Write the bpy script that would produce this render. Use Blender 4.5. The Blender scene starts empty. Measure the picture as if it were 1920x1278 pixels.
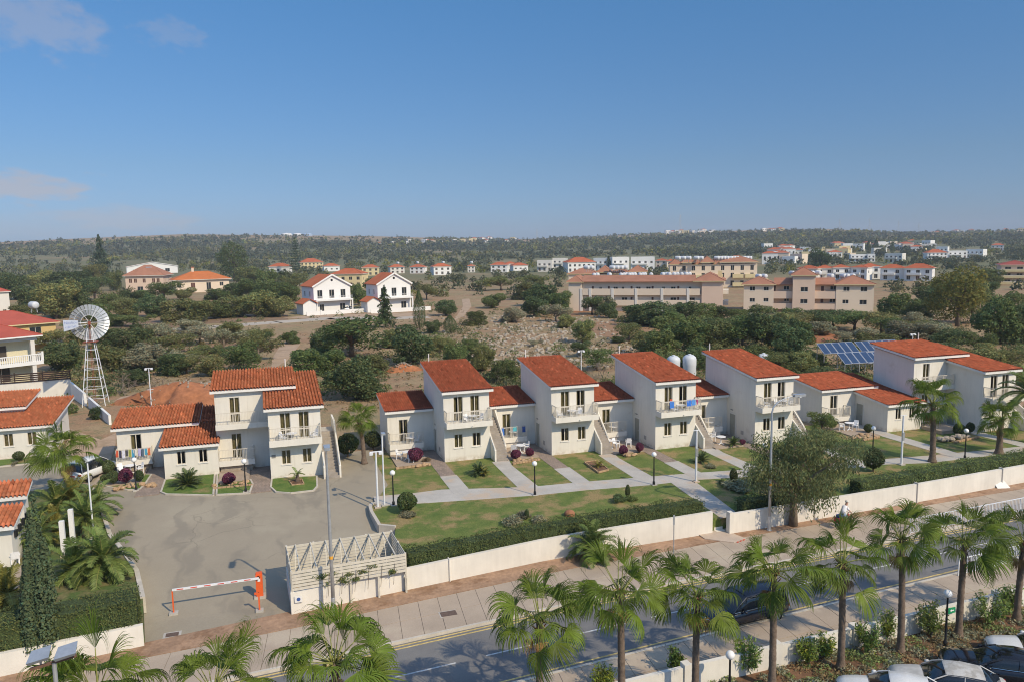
import bpy, math, random
import numpy as np
from mathutils import Vector, Matrix
R = math.radians
SC = bpy.context.scene
COL = SC.collection
rng = np.random.default_rng(7)
random.seed(7)

# ------------------------------------------------------------------ camera
CAMH = 18.0
FPX = 1440.0                       # focal length in pixels of a 1920 px wide frame (27 mm)
PITCH, ROLL, YAW = R(7.0), R(-0.95), R(17.8)
_fw = Vector((math.sin(YAW)*math.cos(PITCH), math.cos(YAW)*math.cos(PITCH), -math.sin(PITCH)))
_r0 = Vector((math.cos(YAW), -math.sin(YAW), 0)); _u0 = _r0.cross(_fw)
_r = _r0*math.cos(ROLL) + _u0*math.sin(ROLL); _u = _u0*math.cos(ROLL) - _r0*math.sin(ROLL)
cd = bpy.data.cameras.new('camera'); cam = bpy.data.objects.new('camera', cd); COL.objects.link(cam)
cam.matrix_world = Matrix(((_r.x, _u.x, -_fw.x, 0), (_r.y, _u.y, -_fw.y, 0), (_r.z, _u.z, -_fw.z, CAMH), (0, 0, 0, 1)))
cd.sensor_width = 36; cd.lens = FPX/1920*36; cd.clip_start = .5; cd.clip_end = 30000
SC.camera = cam

# ------------------------------------------------------------------ sky, sun, exposure
SUN_EL, SUN_AZ = R(40), R(151)     # azimuth from +Y towards +X
w = bpy.data.worlds.new('World'); SC.world = w; w.use_nodes = True
nt = w.node_tree; nt.nodes.clear()
def nd(t, kind, **kw):
    n = t.nodes.new(kind)
    for k, v in kw.items(): setattr(n, k, v)
    return n
sky = nd(nt, 'ShaderNodeTexSky', sky_type='NISHITA', sun_disc=False, sun_elevation=SUN_EL, sun_rotation=SUN_AZ, altitude=30, air_density=1.0, dust_density=0.4, ozone_density=2.5)
bg = nd(nt, 'ShaderNodeBackground'); bg.inputs[1].default_value = 0.15
wo = nd(nt, 'ShaderNodeOutputWorld')
def world_clouds():
    tc = nd(nt, 'ShaderNodeTexCoord')
    def dirpx(x, y):
        d = _fw + _r*((x-960)/FPX) - _u*((y-639)/FPX); d.normalize(); return d
    total = None
    for (x, y, wx, wy, s, g) in ((72, 38, 88, 58, 1.0, .30), (325, 62, 52, 28, 1.0, .16), (35, 350, 92, 30, .9, .6), (225, 412, 125, 28, .9, .36), (60, 425, 150, 28, .7, .14)):
        c = dirpx(x, y)
        d = nd(nt, 'ShaderNodeVectorMath', operation='SUBTRACT'); nt.links.new(tc.outputs['Generated'], d.inputs[0]); d.inputs[1].default_value = c
        m = nd(nt, 'ShaderNodeVectorMath', operation='DOT_PRODUCT'); nt.links.new(d.outputs[0], m.inputs[0]); m.inputs[1].default_value = _r0
        m2 = nd(nt, 'ShaderNodeVectorMath', operation='DOT_PRODUCT'); nt.links.new(d.outputs[0], m2.inputs[0]); m2.inputs[1].default_value = (0, 0, 1)
        a = nd(nt, 'ShaderNodeMath', operation='MULTIPLY'); nt.links.new(m.outputs['Value'], a.inputs[0]); a.inputs[1].default_value = FPX/wx
        b = nd(nt, 'ShaderNodeMath', operation='MULTIPLY'); nt.links.new(m2.outputs['Value'], b.inputs[0]); b.inputs[1].default_value = FPX/wy
        cv = nd(nt, 'ShaderNodeCombineXYZ'); nt.links.new(a.outputs[0], cv.inputs[0]); nt.links.new(b.outputs[0], cv.inputs[1])
        ln = nd(nt, 'ShaderNodeVectorMath', operation='LENGTH'); nt.links.new(cv.outputs[0], ln.inputs[0])
        nz = nd(nt, 'ShaderNodeTexNoise'); nz.inputs['Scale'].default_value = 2.0; nz.inputs['Detail'].default_value = 6; nz.inputs['Roughness'].default_value = .55
        nt.links.new(cv.outputs[0], nz.inputs['Vector'])
        n2 = nd(nt, 'ShaderNodeMath', operation='MULTIPLY_ADD'); nt.links.new(nz.outputs[0], n2.inputs[0]); n2.inputs[1].default_value = -2.6
        nt.links.new(ln.outputs['Value'], n2.inputs[2])
        mr = nd(nt, 'ShaderNodeMapRange', interpolation_type='SMOOTHSTEP'); nt.links.new(n2.outputs[0], mr.inputs[0])
        mr.inputs[1].default_value = -1.05; mr.inputs[2].default_value = -.2; mr.inputs[3].default_value = g; mr.inputs[4].default_value = 0
        if total is None: total = mr
        else:
            ad = nd(nt, 'ShaderNodeMath', operation='MAXIMUM'); nt.links.new(total.outputs[0], ad.inputs[0]); nt.links.new(mr.outputs[0], ad.inputs[1]); total = ad
    mx = nd(nt, 'ShaderNodeMix', data_type='RGBA')
    # the deep, slightly milky Mediterranean blue of the photograph: one even tint by elevation all round
    sx = nd(nt, 'ShaderNodeSeparateXYZ'); nt.links.new(tc.outputs['Generated'], sx.inputs[0])
    cr = nd(nt, 'ShaderNodeValToRGB'); nt.links.new(sx.outputs['Z'], cr.inputs[0]); e = cr.color_ramp.elements
    e[0].position = 0; e[0].color = (.165, .22, .39, 1); e[1].position = 1; e[1].color = (1.12, 1.05, .98, 1)
    for ps, c in ((.10, (.195, .255, .345)), (.20, (.2, .302, .395)), (.31, (.203, .358, .46)), (.45, (.5, .61, .69)), (.6, (.95, .98, .98))): k = e.new(ps); k.color = (*c, 1)
    hs = nd(nt, 'ShaderNodeMix', data_type='RGBA', blend_type='MULTIPLY'); hs.inputs[0].default_value = 1; nt.links.new(sky.outputs[0], hs.inputs[6]); nt.links.new(cr.outputs[0], hs.inputs[7])
    nt.links.new(total.outputs[0], mx.inputs[0]); nt.links.new(hs.outputs[2], mx.inputs[6]); mx.inputs[7].default_value = (2.05, 1.87, 1.9, 1)
    nt.links.new(mx.outputs[2], bg.inputs[0]); nt.links.new(bg.outputs[0], wo.inputs[0])
world_clouds()
sd = bpy.data.lights.new('sun', 'SUN'); sun = bpy.data.objects.new('sun', sd); COL.objects.link(sun)
sd.energy = 2.3; sd.angle = R(.53); sd.color = (1, .85, .62)
_sv = Vector((math.sin(SUN_AZ)*math.cos(SUN_EL), math.cos(SUN_AZ)*math.cos(SUN_EL), math.sin(SUN_EL)))
sun.rotation_euler = _sv.to_track_quat('Z', 'Y').to_euler(); sun.location = (60, -60, 90)
vs = SC.view_settings; vs.view_transform = 'Standard'; vs.look = 'None'; vs.exposure = 0.74; vs.gamma = 1
SC.cycles.use_denoising = True; SC.cycles.use_adaptive_sampling = False; SC.cycles.filter_width = 1.05
SC.cycles.max_bounces = 5; SC.cycles.diffuse_bounces = 3; SC.cycles.sample_clamp_indirect = 3.0; SC.cycles.transparent_max_bounces = 12
SC.cycles.volume_bounces = 0

# ------------------------------------------------------------------ places
def ray(x, y): return _fw + _r*((x-960)/FPX) - _u*((y-639)/FPX)
def P(x, y, z=0.0):
    d = ray(x, y); t = (z-CAMH)/d.z
    return Vector((d.x*t, d.y*t, z))
def AY(x, y, Y):
    d = ray(x, y); t = Y/d.y
    return Vector((d.x*t, Y, CAMH+d.z*t))
def depth(p): return (Vector(p)-Vector((0, 0, CAMH))).dot(_fw)
SKYX = [-900, 0, 100, 350, 480, 700, 860, 960, 1100, 1300, 1450, 1560, 1700, 1920, 2800]
SKYY = [462, 456, 451, 441, 442, 444, 448, 450, 445, 436, 432, 431, 438, 433, 430]
RIDGE = 2600.0
def hz(x): return 462+(960-x)*.0166
def TZ(x, y):
    "height of the far terrain"
    r = math.hypot(x, y)
    if r < 560: return 0.0
    az = math.atan2(x, y)-YAW
    if abs(az) > 1.2: return 0.0
    X = 960+FPX*math.tan(max(-1.05, min(1.05, az)))
    Y = float(np.interp(X, SKYX, SKYY))
    top = CAMH+RIDGE*(hz(X)-Y)/math.hypot(FPX, X-960)
    t = min(1, (r-560)/(RIDGE-560)); s = t*t*(3-2*t)
    z = top*s**1.15
    z += (math.sin(x*.011+1)*math.cos(y*.009)+.6*math.sin(x*.023+y*.017))*2.0*min(1, (r-560)/500)*(1-s)
    if r > RIDGE: z -= (r-RIDGE)*.03
    return z*max(0, min(1, (1.2-abs(az))*6))
def PT(x, y):
    "pixel to the terrain"
    d = ray(x, y); d = d/math.hypot(d.x, d.y); lo = 150.0; prev = lo; r = lo
    p0 = P(x, y) if d.z < -1e-5 else None
    if p0 is not None and math.hypot(p0.x, p0.y) < 560: return p0
    while r < RIDGE+200:
        if CAMH+d.z*r <= TZ(d.x*r, d.y*r):
            a, b = prev, r
            for _ in range(12):
                m = (a+b)/2
                if CAMH+d.z*m <= TZ(d.x*m, d.y*m): b = m
                else: a = m
            return Vector((d.x*b, d.y*b, TZ(d.x*b, d.y*b)))
        prev = r; r += 12
    return None

ORD = 'first second third fourth fifth sixth seventh eighth ninth tenth eleventh twelfth thirteenth fourteenth fifteenth sixteenth seventeenth eighteenth nineteenth twentieth twenty-first twenty-second twenty-third twenty-fourth twenty-fifth twenty-sixth twenty-seventh twenty-eighth twenty-ninth thirtieth thirty-first thirty-second thirty-third thirty-fourth thirty-fifth thirty-sixth thirty-seventh thirty-eighth'.split()

# ------------------------------------------------------------------ materials
MATS = {}
def mat(name, c, rough=.8, var=.1, scale=1.5, bump=0.0, bscale=30., spec=.3, metal=0.0, c2=None, fine=.06, tint=False, streak=False, transl=0.0, coords='pos', hue=0.0, c3=None, c3s=.2, c3t=.6):
    if name in MATS: return MATS[name]
    m = bpy.data.materials.new(name); m.use_nodes = True; t = m.node_tree
    b = t.nodes['Principled BSDF']; out = t.nodes['Material Output']
    b.inputs['Roughness'].default_value = rough; b.inputs['Metallic'].default_value = metal
    b.inputs['Specular IOR Level'].default_value = spec
    if coords == 'pos': g = nd(t, 'ShaderNodeNewGeometry').outputs['Position']
    else: g = nd(t, 'ShaderNodeTexCoord').outputs['Object']
    L = t.links
    nz = nd(t, 'ShaderNodeTexNoise'); nz.inputs['Scale'].default_value = scale; nz.inputs['Detail'].default_value = 5; nz.inputs['Roughness'].default_value = .6
    L.new(g, nz.inputs['Vector'])
    mr = nd(t, 'ShaderNodeMapRange'); L.new(nz.outputs[0], mr.inputs[0]); mr.inputs[1].default_value = .32; mr.inputs[2].default_value = .68
    mx = nd(t, 'ShaderNodeMix', data_type='RGBA'); L.new(mr.outputs[0], mx.inputs[0])
    ca = tuple(v*(1-var) for v in c); cb = tuple(v*(1+var) for v in c) if c2 is None else c2
    mx.inputs[6].default_value = (*ca, 1); mx.inputs[7].default_value = (*cb, 1); cur = mx.outputs[2]
    if c3 is not None:
        n3 = nd(t, 'ShaderNodeTexNoise'); n3.inputs['Scale'].default_value = c3s; n3.inputs['Detail'].default_value = 6; n3.inputs['Roughness'].default_value = .65; L.new(g, n3.inputs['Vector'])
        m3 = nd(t, 'ShaderNodeMapRange', interpolation_type='SMOOTHSTEP'); L.new(n3.outputs[0], m3.inputs[0]); m3.inputs[1].default_value = c3t-.06; m3.inputs[2].default_value = c3t+.08
        x3 = nd(t, 'ShaderNodeMix', data_type='RGBA'); L.new(m3.outputs[0], x3.inputs[0]); L.new(cur, x3.inputs[6]); x3.inputs[7].default_value = (*c3, 1); cur = x3.outputs[2]
    if fine or streak:
        n2 = nd(t, 'ShaderNodeTexNoise'); n2.inputs['Scale'].default_value = bscale*.5 if not streak else 2.2; n2.inputs['Detail'].default_value = 4
        if streak:
            mp = nd(t, 'ShaderNodeMapping'); mp.inputs['Scale'].default_value = (2.2, 2.2, .22); L.new(g, mp.inputs[0]); L.new(mp.outputs[0], n2.inputs['Vector'])
        else: L.new(g, n2.inputs['Vector'])
        m2 = nd(t, 'ShaderNodeMapRange'); L.new(n2.outputs[0], m2.inputs[0]); m2.inputs[1].default_value = .3; m2.inputs[2].default_value = .7; m2.inputs[3].default_value = 1-fine; m2.inputs[4].default_value = 1+fine
        mm = nd(t, 'ShaderNodeMix', data_type='RGBA', blend_type='MULTIPLY'); mm.inputs[0].default_value = 1; L.new(cur, mm.inputs[6]); L.new(m2.outputs[0], mm.inputs[7]); cur = mm.outputs[2]
    if tint:
        at = nd(t, 'ShaderNodeAttribute'); at.attribute_name = 'tint'
        mm = nd(t, 'ShaderNodeMix', data_type='RGBA', blend_type='MULTIPLY'); mm.inputs[0].default_value = 1; L.new(cur, mm.inputs[6]); L.new(at.outputs['Color'], mm.inputs[7]); cur = mm.outputs[2]
    if hue:
        oi = nd(t, 'ShaderNodeObjectInfo'); hs = nd(t, 'ShaderNodeHueSaturation')
        h = nd(t, 'ShaderNodeMapRange'); L.new(oi.outputs['Random'], h.inputs[0]); h.inputs[3].default_value = .5-hue; h.inputs[4].default_value = .5+hue*.6
        v = nd(t, 'ShaderNodeMath', operation='MULTIPLY'); L.new(oi.outputs['Random'], v.inputs[0]); v.inputs[1].default_value = 7.31
        v2 = nd(t, 'ShaderNodeMath', operation='FRACT'); L.new(v.outputs[0], v2.inputs[0])
        v3 = nd(t, 'ShaderNodeMapRange'); L.new(v2.outputs[0], v3.inputs[0]); v3.inputs[3].default_value = .78; v3.inputs[4].default_value = 1.25
        L.new(h.outputs[0], hs.inputs['Hue']); L.new(v3.outputs[0], hs.inputs['Value']); L.new(cur, hs.inputs['Color']); cur = hs.outputs[0]
    L.new(cur, b.inputs['Base Color'])
    if bump:
        nb = nd(t, 'ShaderNodeTexNoise'); nb.inputs['Scale'].default_value = bscale; nb.inputs['Detail'].default_value = 4; L.new(g, nb.inputs['Vector'])
        bp = nd(t, 'ShaderNodeBump'); bp.inputs['Strength'].default_value = bump; bp.inputs['Distance'].default_value = .05; L.new(nb.outputs[0], bp.inputs['Height']); L.new(bp.outputs[0], b.inputs['Normal'])
    if transl:
        tr = nd(t, 'ShaderNodeBsdfTranslucent'); ms = nd(t, 'ShaderNodeMixShader'); ms.inputs[0].default_value = transl
        L.new(cur, tr.inputs[0]); L.new(b.outputs[0], ms.inputs[1]); L.new(tr.outputs[0], ms.inputs[2]); L.new(ms.outputs[0], out.inputs[0])
    MATS[name] = m; return m
def glass_mat():
    m = bpy.data.materials.new('window_glass'); m.use_nodes = True; t = m.node_tree; t.nodes.clear()
    o = nd(t, 'ShaderNodeOutputMaterial'); tr = nd(t, 'ShaderNodeBsdfTransparent'); tr.inputs[0].default_value = (.72, .76, .74, 1)
    gl = nd(t, 'ShaderNodeBsdfGlossy'); gl.inputs['Roughness'].default_value = .03; gl.inputs[0].default_value = (.9, .95, 1, 1)
    ms = nd(t, 'ShaderNodeMixShader'); lw = nd(t, 'ShaderNodeLayerWeight'); lw.inputs[0].default_value = .25
    t.links.new(lw.outputs['Fresnel'], ms.inputs[0]); t.links.new(tr.outputs[0], ms.inputs[1]); t.links.new(gl.outputs[0], ms.inputs[2]); t.links.new(ms.outputs[0], o.inputs[0]); return m
GLASS = glass_mat()
CREAM = mat('cream_render', (.735, .695, .61), .9, .05, .45, bump=.12, bscale=45, fine=.03, streak=True, c3=(.66, .605, .51), c3s=.55, c3t=.66)
def weather(m):
    "dirt splashed up the foot of the wall and thin rain streaks"
    t = m.node_tree; L = t.links; b = t.nodes['Principled BSDF']; src = b.inputs['Base Color'].links[0].from_socket; g = nd(t, 'ShaderNodeNewGeometry').outputs['Position']; sx = nd(t, 'ShaderNodeSeparateXYZ'); L.new(g, sx.inputs[0])
    z = nd(t, 'ShaderNodeMapRange', interpolation_type='SMOOTHSTEP'); L.new(sx.outputs['Z'], z.inputs[0]); z.inputs[1].default_value = .55; z.inputs[2].default_value = 0; z.inputs[3].default_value = 0; z.inputs[4].default_value = 1
    n = nd(t, 'ShaderNodeTexNoise'); n.inputs['Scale'].default_value = 1.7; n.inputs['Detail'].default_value = 6; n.inputs['Roughness'].default_value = .7; L.new(g, n.inputs['Vector'])
    k = nd(t, 'ShaderNodeMapRange', interpolation_type='SMOOTHSTEP'); L.new(n.outputs[0], k.inputs[0]); k.inputs[1].default_value = .4; k.inputs[2].default_value = .68; k.inputs[4].default_value = .75
    mu = nd(t, 'ShaderNodeMath', operation='MULTIPLY'); L.new(z.outputs[0], mu.inputs[0]); L.new(k.outputs[0], mu.inputs[1])
    x = nd(t, 'ShaderNodeMix', data_type='RGBA'); L.new(mu.outputs[0], x.inputs[0]); L.new(src, x.inputs[6]); x.inputs[7].default_value = (.40, .31, .21, 1)
    mp = nd(t, 'ShaderNodeMapping'); mp.inputs['Scale'].default_value = (5, 5, .35); L.new(g, mp.inputs[0]); n2 = nd(t, 'ShaderNodeTexNoise'); n2.inputs['Scale'].default_value = 1; n2.inputs['Detail'].default_value = 3; L.new(mp.outputs[0], n2.inputs['Vector'])
    k2 = nd(t, 'ShaderNodeMapRange', interpolation_type='SMOOTHSTEP'); L.new(n2.outputs[0], k2.inputs[0]); k2.inputs[1].default_value = .6; k2.inputs[2].default_value = .75; k2.inputs[4].default_value = .28
    x2 = nd(t, 'ShaderNodeMix', data_type='RGBA'); L.new(k2.outputs[0], x2.inputs[0]); L.new(x.outputs[2], x2.inputs[6]); x2.inputs[7].default_value = (.50, .45, .37, 1); L.new(x2.outputs[2], b.inputs['Base Color'])
weather(CREAM)
WHITE = mat('white_paint', (.76, .74, .69), .75, .05, .8, fine=.05)
WALLW = mat('white_boundary_wall', (.70, .66, .58), .9, .09, .5, bump=.15, bscale=25, fine=.035, streak=True, c3=(.56, .48, .38), c3s=.7, c3t=.7)
TILE = mat('terracotta_tile', (.43, .122, .062), .85, .1, .7, bump=.1, bscale=60, fine=.08, tint=True, spec=.2, c3=(.22, .08, .045), c3s=1.3, c3t=.74)
TILEO = mat('orange_terracotta_tile', (.48, .162, .078), .85, .1, .7, bump=.1, bscale=60, fine=.08, tint=True, spec=.2, c3=(.26, .10, .055), c3s=1.3, c3t=.74)
TILEFLAT = mat('far_roof_tile', (.42, .115, .05), .85, .12, .35, fine=.12, spec=.2)
TILEBR = mat('brown_roof_tile', (.36, .17, .105), .85, .12, .35, fine=.1, spec=.2)
FRAME = mat('window_frame_paint', (.66, .60, .50), .6, .04, 2)
CURT = mat('ochre_curtain', (.36, .27, .12), .95, .25, 5)
DARK = mat('dark_interior', (.02, .02, .022), .9, .1, 2)
PANE = mat('dark_window_pane', (.025, .03, .035), .08, .2, 1, spec=.6)
RAIL = mat('cream_railing_paint', (.62, .57, .48), .5, .05, 2)
DOORM = mat('grey_green_door', (.33, .33, .28), .6, .06, 1)
BROWN = mat('brown_wood_door', (.11, .045, .03), .6, .15, 3)
PLASTIC = mat('white_plastic', (.82, .82, .82), .4, .02, 3)
METALW = mat('white_painted_metal', (.72, .73, .74), .45, .06, 3)
GALV = mat('galvanised_metal', (.50, .52, .53), .42, .12, 3, metal=.55)
BLACKM = mat('black_painted_metal', (.02, .021, .023), .45, .1, 3)
GLOBE = mat('opal_globe', (.86, .85, .82), .25, .02, 2, spec=.5)
CONC = mat('concrete', (.45, .42, .37), .9, .12, .6, bump=.15, bscale=25, fine=.08, c3=(.50, .40, .30), c3s=.35, c3t=.56)
STONE = mat('ochre_stone', (.42, .28, .16), .9, .3, 3, bump=.3, bscale=14, fine=.15)
GREYSTONE = mat('grey_stone', (.34, .29, .23), .9, .3, 3, bump=.3, bscale=14, fine=.15)

# ------------------------------------------------------------------ mesh helpers
class MB:
    def __init__(s): s.v = []; s.f = []; s.t = []
    def quad(s, a, b, c, d):
        i = len(s.v); s.v += [tuple(a), tuple(b), tuple(c), tuple(d)]; s.f.append((i, i+1, i+2, i+3)); return s
    def poly(s, pts):
        i = len(s.v); s.v += [tuple(p) for p in pts]; s.f.append(tuple(range(i, i+len(pts)))); return s
    def box(s, x0, x1, y0, y1, z0, z1):
        i = len(s.v)
        s.v += [(x0, y0, z0), (x1, y0, z0), (x1, y1, z0), (x0, y1, z0), (x0, y0, z1), (x1, y0, z1), (x1, y1, z1), (x0, y1, z1)]
        s.f += [(i, i+3, i+2, i+1), (i+4, i+5, i+6, i+7), (i, i+1, i+5, i+4), (i+1, i+2, i+6, i+5), (i+2, i+3, i+7, i+6), (i+3, i, i+4, i+7)]; return s
    def hexa(s, p):
        "8 corners: bottom 4 (ccw), top 4"
        i = len(s.v); s.v += [tuple(q) for q in p]
        s.f += [(i, i+3, i+2, i+1), (i+4, i+5, i+6, i+7), (i, i+1, i+5, i+4), (i+1, i+2, i+6, i+5), (i+2, i+3, i+7, i+6), (i+3, i, i+4, i+7)]; return s
    def prism(s, poly, z0, z1, cap=True):
        n = len(poly); i = len(s.v); zb = z0 if callable(z0) else (lambda x, y: z0); zt = z1 if callable(z1) else (lambda x, y: z1)
        s.v += [(p[0], p[1], zb(p[0], p[1])) for p in poly]+[(p[0], p[1], zt(p[0], p[1])) for p in poly]
        for k in range(n): s.f.append((i+k, i+(k+1) % n, i+n+(k+1) % n, i+n+k))
        if cap: s.f.append(tuple(range(i+n, i+2*n))); s.f.append(tuple(range(i+n-1, i-1, -1)))
        return s
    def tube(s, pts, rad, n=8, cap=True):
        pts = [Vector(p) for p in pts]; rad = rad if isinstance(rad, (list, tuple)) else [rad]*len(pts); base = len(s.v); up = None
        for k, p in enumerate(pts):
            d = (pts[min(k+1, len(pts)-1)]-pts[max(k-1, 0)]).normalized()
            if up is None: up = Vector((1, 0, 0)) if abs(d.x) < .9 else Vector((0, 1, 0))
            a = d.cross(up).normalized(); b = a.cross(d).normalized(); up = b
            for j in range(n):
                an = 2*math.pi*j/n; s.v.append(tuple(p+(a*math.cos(an)+b*math.sin(an))*rad[k]))
        for k in range(len(pts)-1):
            for j in range(n): s.f.append((base+k*n+j, base+k*n+(j+1) % n, base+(k+1)*n+(j+1) % n, base+(k+1)*n+j))
        if cap: s.f.append(tuple(base+j for j in range(n-1, -1, -1))); e = base+(len(pts)-1)*n; s.f.append(tuple(e+j for j in range(n)))
        return s
    def cyl(s, p0, p1, r0, r1=None, n=10): return s.tube([p0, p1], [r0, r0 if r1 is None else r1], n)
    def lathe(s, prof, n=16, c=(0, 0, 0)):
        base = len(s.v)
        for r, z in prof:
            for j in range(n): an = 2*math.pi*j/n; s.v.append((c[0]+r*math.cos(an), c[1]+r*math.sin(an), c[2]+z))
        for k in range(len(prof)-1):
            for j in range(n): s.f.append((base+k*n+j, base+k*n+(j+1) % n, base+(k+1)*n+(j+1) % n, base+(k+1)*n+j))
        s.f.append(tuple(base+j for j in range(n-1, -1, -1))); e = base+(len(prof)-1)*n; s.f.append(tuple(e+j for j in range(n)))
        return s
    def sphere(s, c, r, n=14, m=8, sz=1.0):
        return s.lathe([(max(1e-3, r*math.sin(math.pi*k/m)), -r*sz*math.cos(math.pi*k/m)) for k in range(m+1)], n, c)
    def bar(s, a, b, w, h=None):
        "rectangular bar between two points"
        a = Vector(a); b = Vector(b); h = w if h is None else h; d = (b-a).normalized()
        up = Vector((0, 0, 1)) if abs(d.z) < .95 else Vector((0, 1, 0)); x = d.cross(up).normalized()*w/2; y = x.cross(d).normalized()*h/2
        return s.hexa([a-x-y, a+x-y, a+x+y, a-x+y, b-x-y, b+x-y, b+x+y, b-x+y])
    def mesh(s, name, smooth=False):
        me = bpy.data.meshes.new(name); me.from_pydata(s.v, [], s.f); me.update()
        if smooth: me.polygons.foreach_set('use_smooth', [True]*len(me.polygons))
        return me
def obj(name, mesh, material, parent=None, loc=(0, 0, 0), rz=0.0, smooth=False):
    if isinstance(mesh, MB): mesh = mesh.mesh(name, smooth)
    if material is not None and not mesh.materials: mesh.materials.append(material)
    o = bpy.data.objects.new(name, mesh); COL.objects.link(o); o.location = loc; o.rotation_euler = (0, 0, rz)
    if parent is not None: o.parent = parent
    return o
def tag(o, label, cat, group=None, kind=None):
    o['label'] = label; o['category'] = cat
    if group: o['group'] = group
    if kind: o['kind'] = kind
    return o
def thing(name, label, cat, loc=(0, 0, 0), rz=0.0, group=None):
    o = bpy.data.objects.new(name, None); COL.objects.link(o); o.location = loc; o.rotation_euler = (0, 0, rz); o.empty_display_size = .3
    return tag(o, label, cat, group)
def struct(name, mb, m, label, cat, smooth=False):
    o = obj(name, mb, m, smooth=smooth); return tag(o, label, cat, kind='structure')
def copy_tree(o, parent=None):
    c = o.copy(); COL.objects.link(c); c.parent = parent
    for ch in o.children: copy_tree(ch, c)
    return c
def npmesh(name, v, f, tint=None, smooth=False):
    "v (n,3) f (m,4) or (m,3) numpy; tint (m,3) per face"
    me = bpy.data.meshes.new(name); v = np.asarray(v, np.float32); f = np.asarray(f, np.int32); m, k = f.shape
    me.vertices.add(len(v)); me.vertices.foreach_set('co', v.ravel()); me.loops.add(m*k); me.loops.foreach_set('vertex_index', f.ravel())
    me.polygons.add(m); me.polygons.foreach_set('loop_start', np.arange(0, m*k, k, dtype=np.int32))
    try: me.polygons.foreach_set('loop_total', np.full(m, k, np.int32))
    except Exception: pass
    if smooth: me.polygons.foreach_set('use_smooth', np.ones(m, bool))
    if tint is not None:
        a = me.attributes.new('tint', 'FLOAT_COLOR', 'FACE'); c = np.ones((m, 4), np.float32); c[:, :3] = tint; a.data.foreach_set('color', c.ravel())
    me.update(calc_edges=True); me.validate(); return me
def nearest_fill(poly): return [(p[0], p[1]) for p in poly]
# ------------------------------------------------------------------ foliage helpers
def unit(a): return a/np.maximum(1e-9, np.linalg.norm(a, axis=1, keepdims=True))
def cards(p, nrm, L, W, g=None, jitter=.5, droop=0.0, vary=.35, tone=(.62, 1.35), warm=.12):
    "leaf shaped cards (4 corner diamonds, slightly folded) at points p"
    g = g or rng; n = len(p)
    nn = unit(unit(nrm)*(1-jitter)+unit(g.normal(size=(n, 3)))*jitter)
    t = unit(np.cross(nn, unit(g.normal(size=(n, 3))))); t[:, 2] -= droop; t = unit(t); b = unit(np.cross(nn, t))
    l = (L*(1+vary*(g.random(n)*2-1)))[:, None] if np.isscalar(L) else L[:, None]; ww = l*(W/L if np.isscalar(L) else W)
    v = np.stack([p-t*l*.5, p+b*ww*.5+nn*l*.06, p+t*l*.5, p-b*ww*.5+nn*l*.06], 1).reshape(-1, 3)
    f = np.arange(4*n).reshape(n, 4)
    k = g.uniform(tone[0], tone[1], n); hsh = g.normal(0, warm, n)
    tint = np.stack([k*(1+hsh), k, k*(1-hsh*.6)], 1)
    return v, f, tint
def lobes_points(lobes, n, g, shell=.14, zmin=None, bump=.16):
    "points near the surface of a union of ellipsoids, with uneven radius"
    lb = np.array(lobes, float); area = (lb[:, 3]*lb[:, 4]+lb[:, 3]*lb[:, 5]+lb[:, 4]*lb[:, 5]); pr = area/area.sum()
    out = []; nout = []; tries = 0; have = 0
    ph = g.random((4, 3))*6.28; fr = g.normal(size=(4, 3))*2.2
    while have < n and tries < 12:
        tries += 1
        i = g.choice(len(lb), int(n*1.6), p=pr); d = unit(g.normal(size=(len(i), 3)))
        rr = 1-np.abs(g.normal(0, shell, len(i)))
        wob = sum(np.sin(d@fr[k]*2.2+ph[k, 0]+i*1.7) for k in range(4))/4
        q = lb[i, :3]+d*lb[i, 3:6]*(rr*(1+bump*wob))[:, None]
        keep = np.ones(len(i), bool)
        for k in range(len(lb)):
            u = (q-lb[k, :3])/lb[k, 3:6]; keep &= ~(((u**2).sum(1) < .42) & (i != k))
        if zmin is not None: keep &= q[:, 2] > zmin
        out.append(q[keep]); nout.append(unit(d[keep]/lb[i][keep, 3:6])); have += keep.sum()
    return np.concatenate(out)[:n], np.concatenate(nout)[:n]
def trunk_mb(h, r, limbs, g, lean=.0, n=7):
    mb = MB(); top = Vector((lean, g.normal()*.02, h))
    mb.tube([(0, 0, -.03), (lean*.3, 0, h*.4), tuple(top)], [r*1.35, r, r*.8], n)
    for (x, y, z) in limbs:
        st = Vector((lean*.6, 0, h*(.55+.4*g.random()))); e = Vector((x, y, z)); md = st.lerp(e, .5)+Vector((g.normal()*.02, g.normal()*.02, .03))
        mb.tube([st, md, e], [r*.6, r*.4, r*.12], 5)
    return mb
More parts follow.
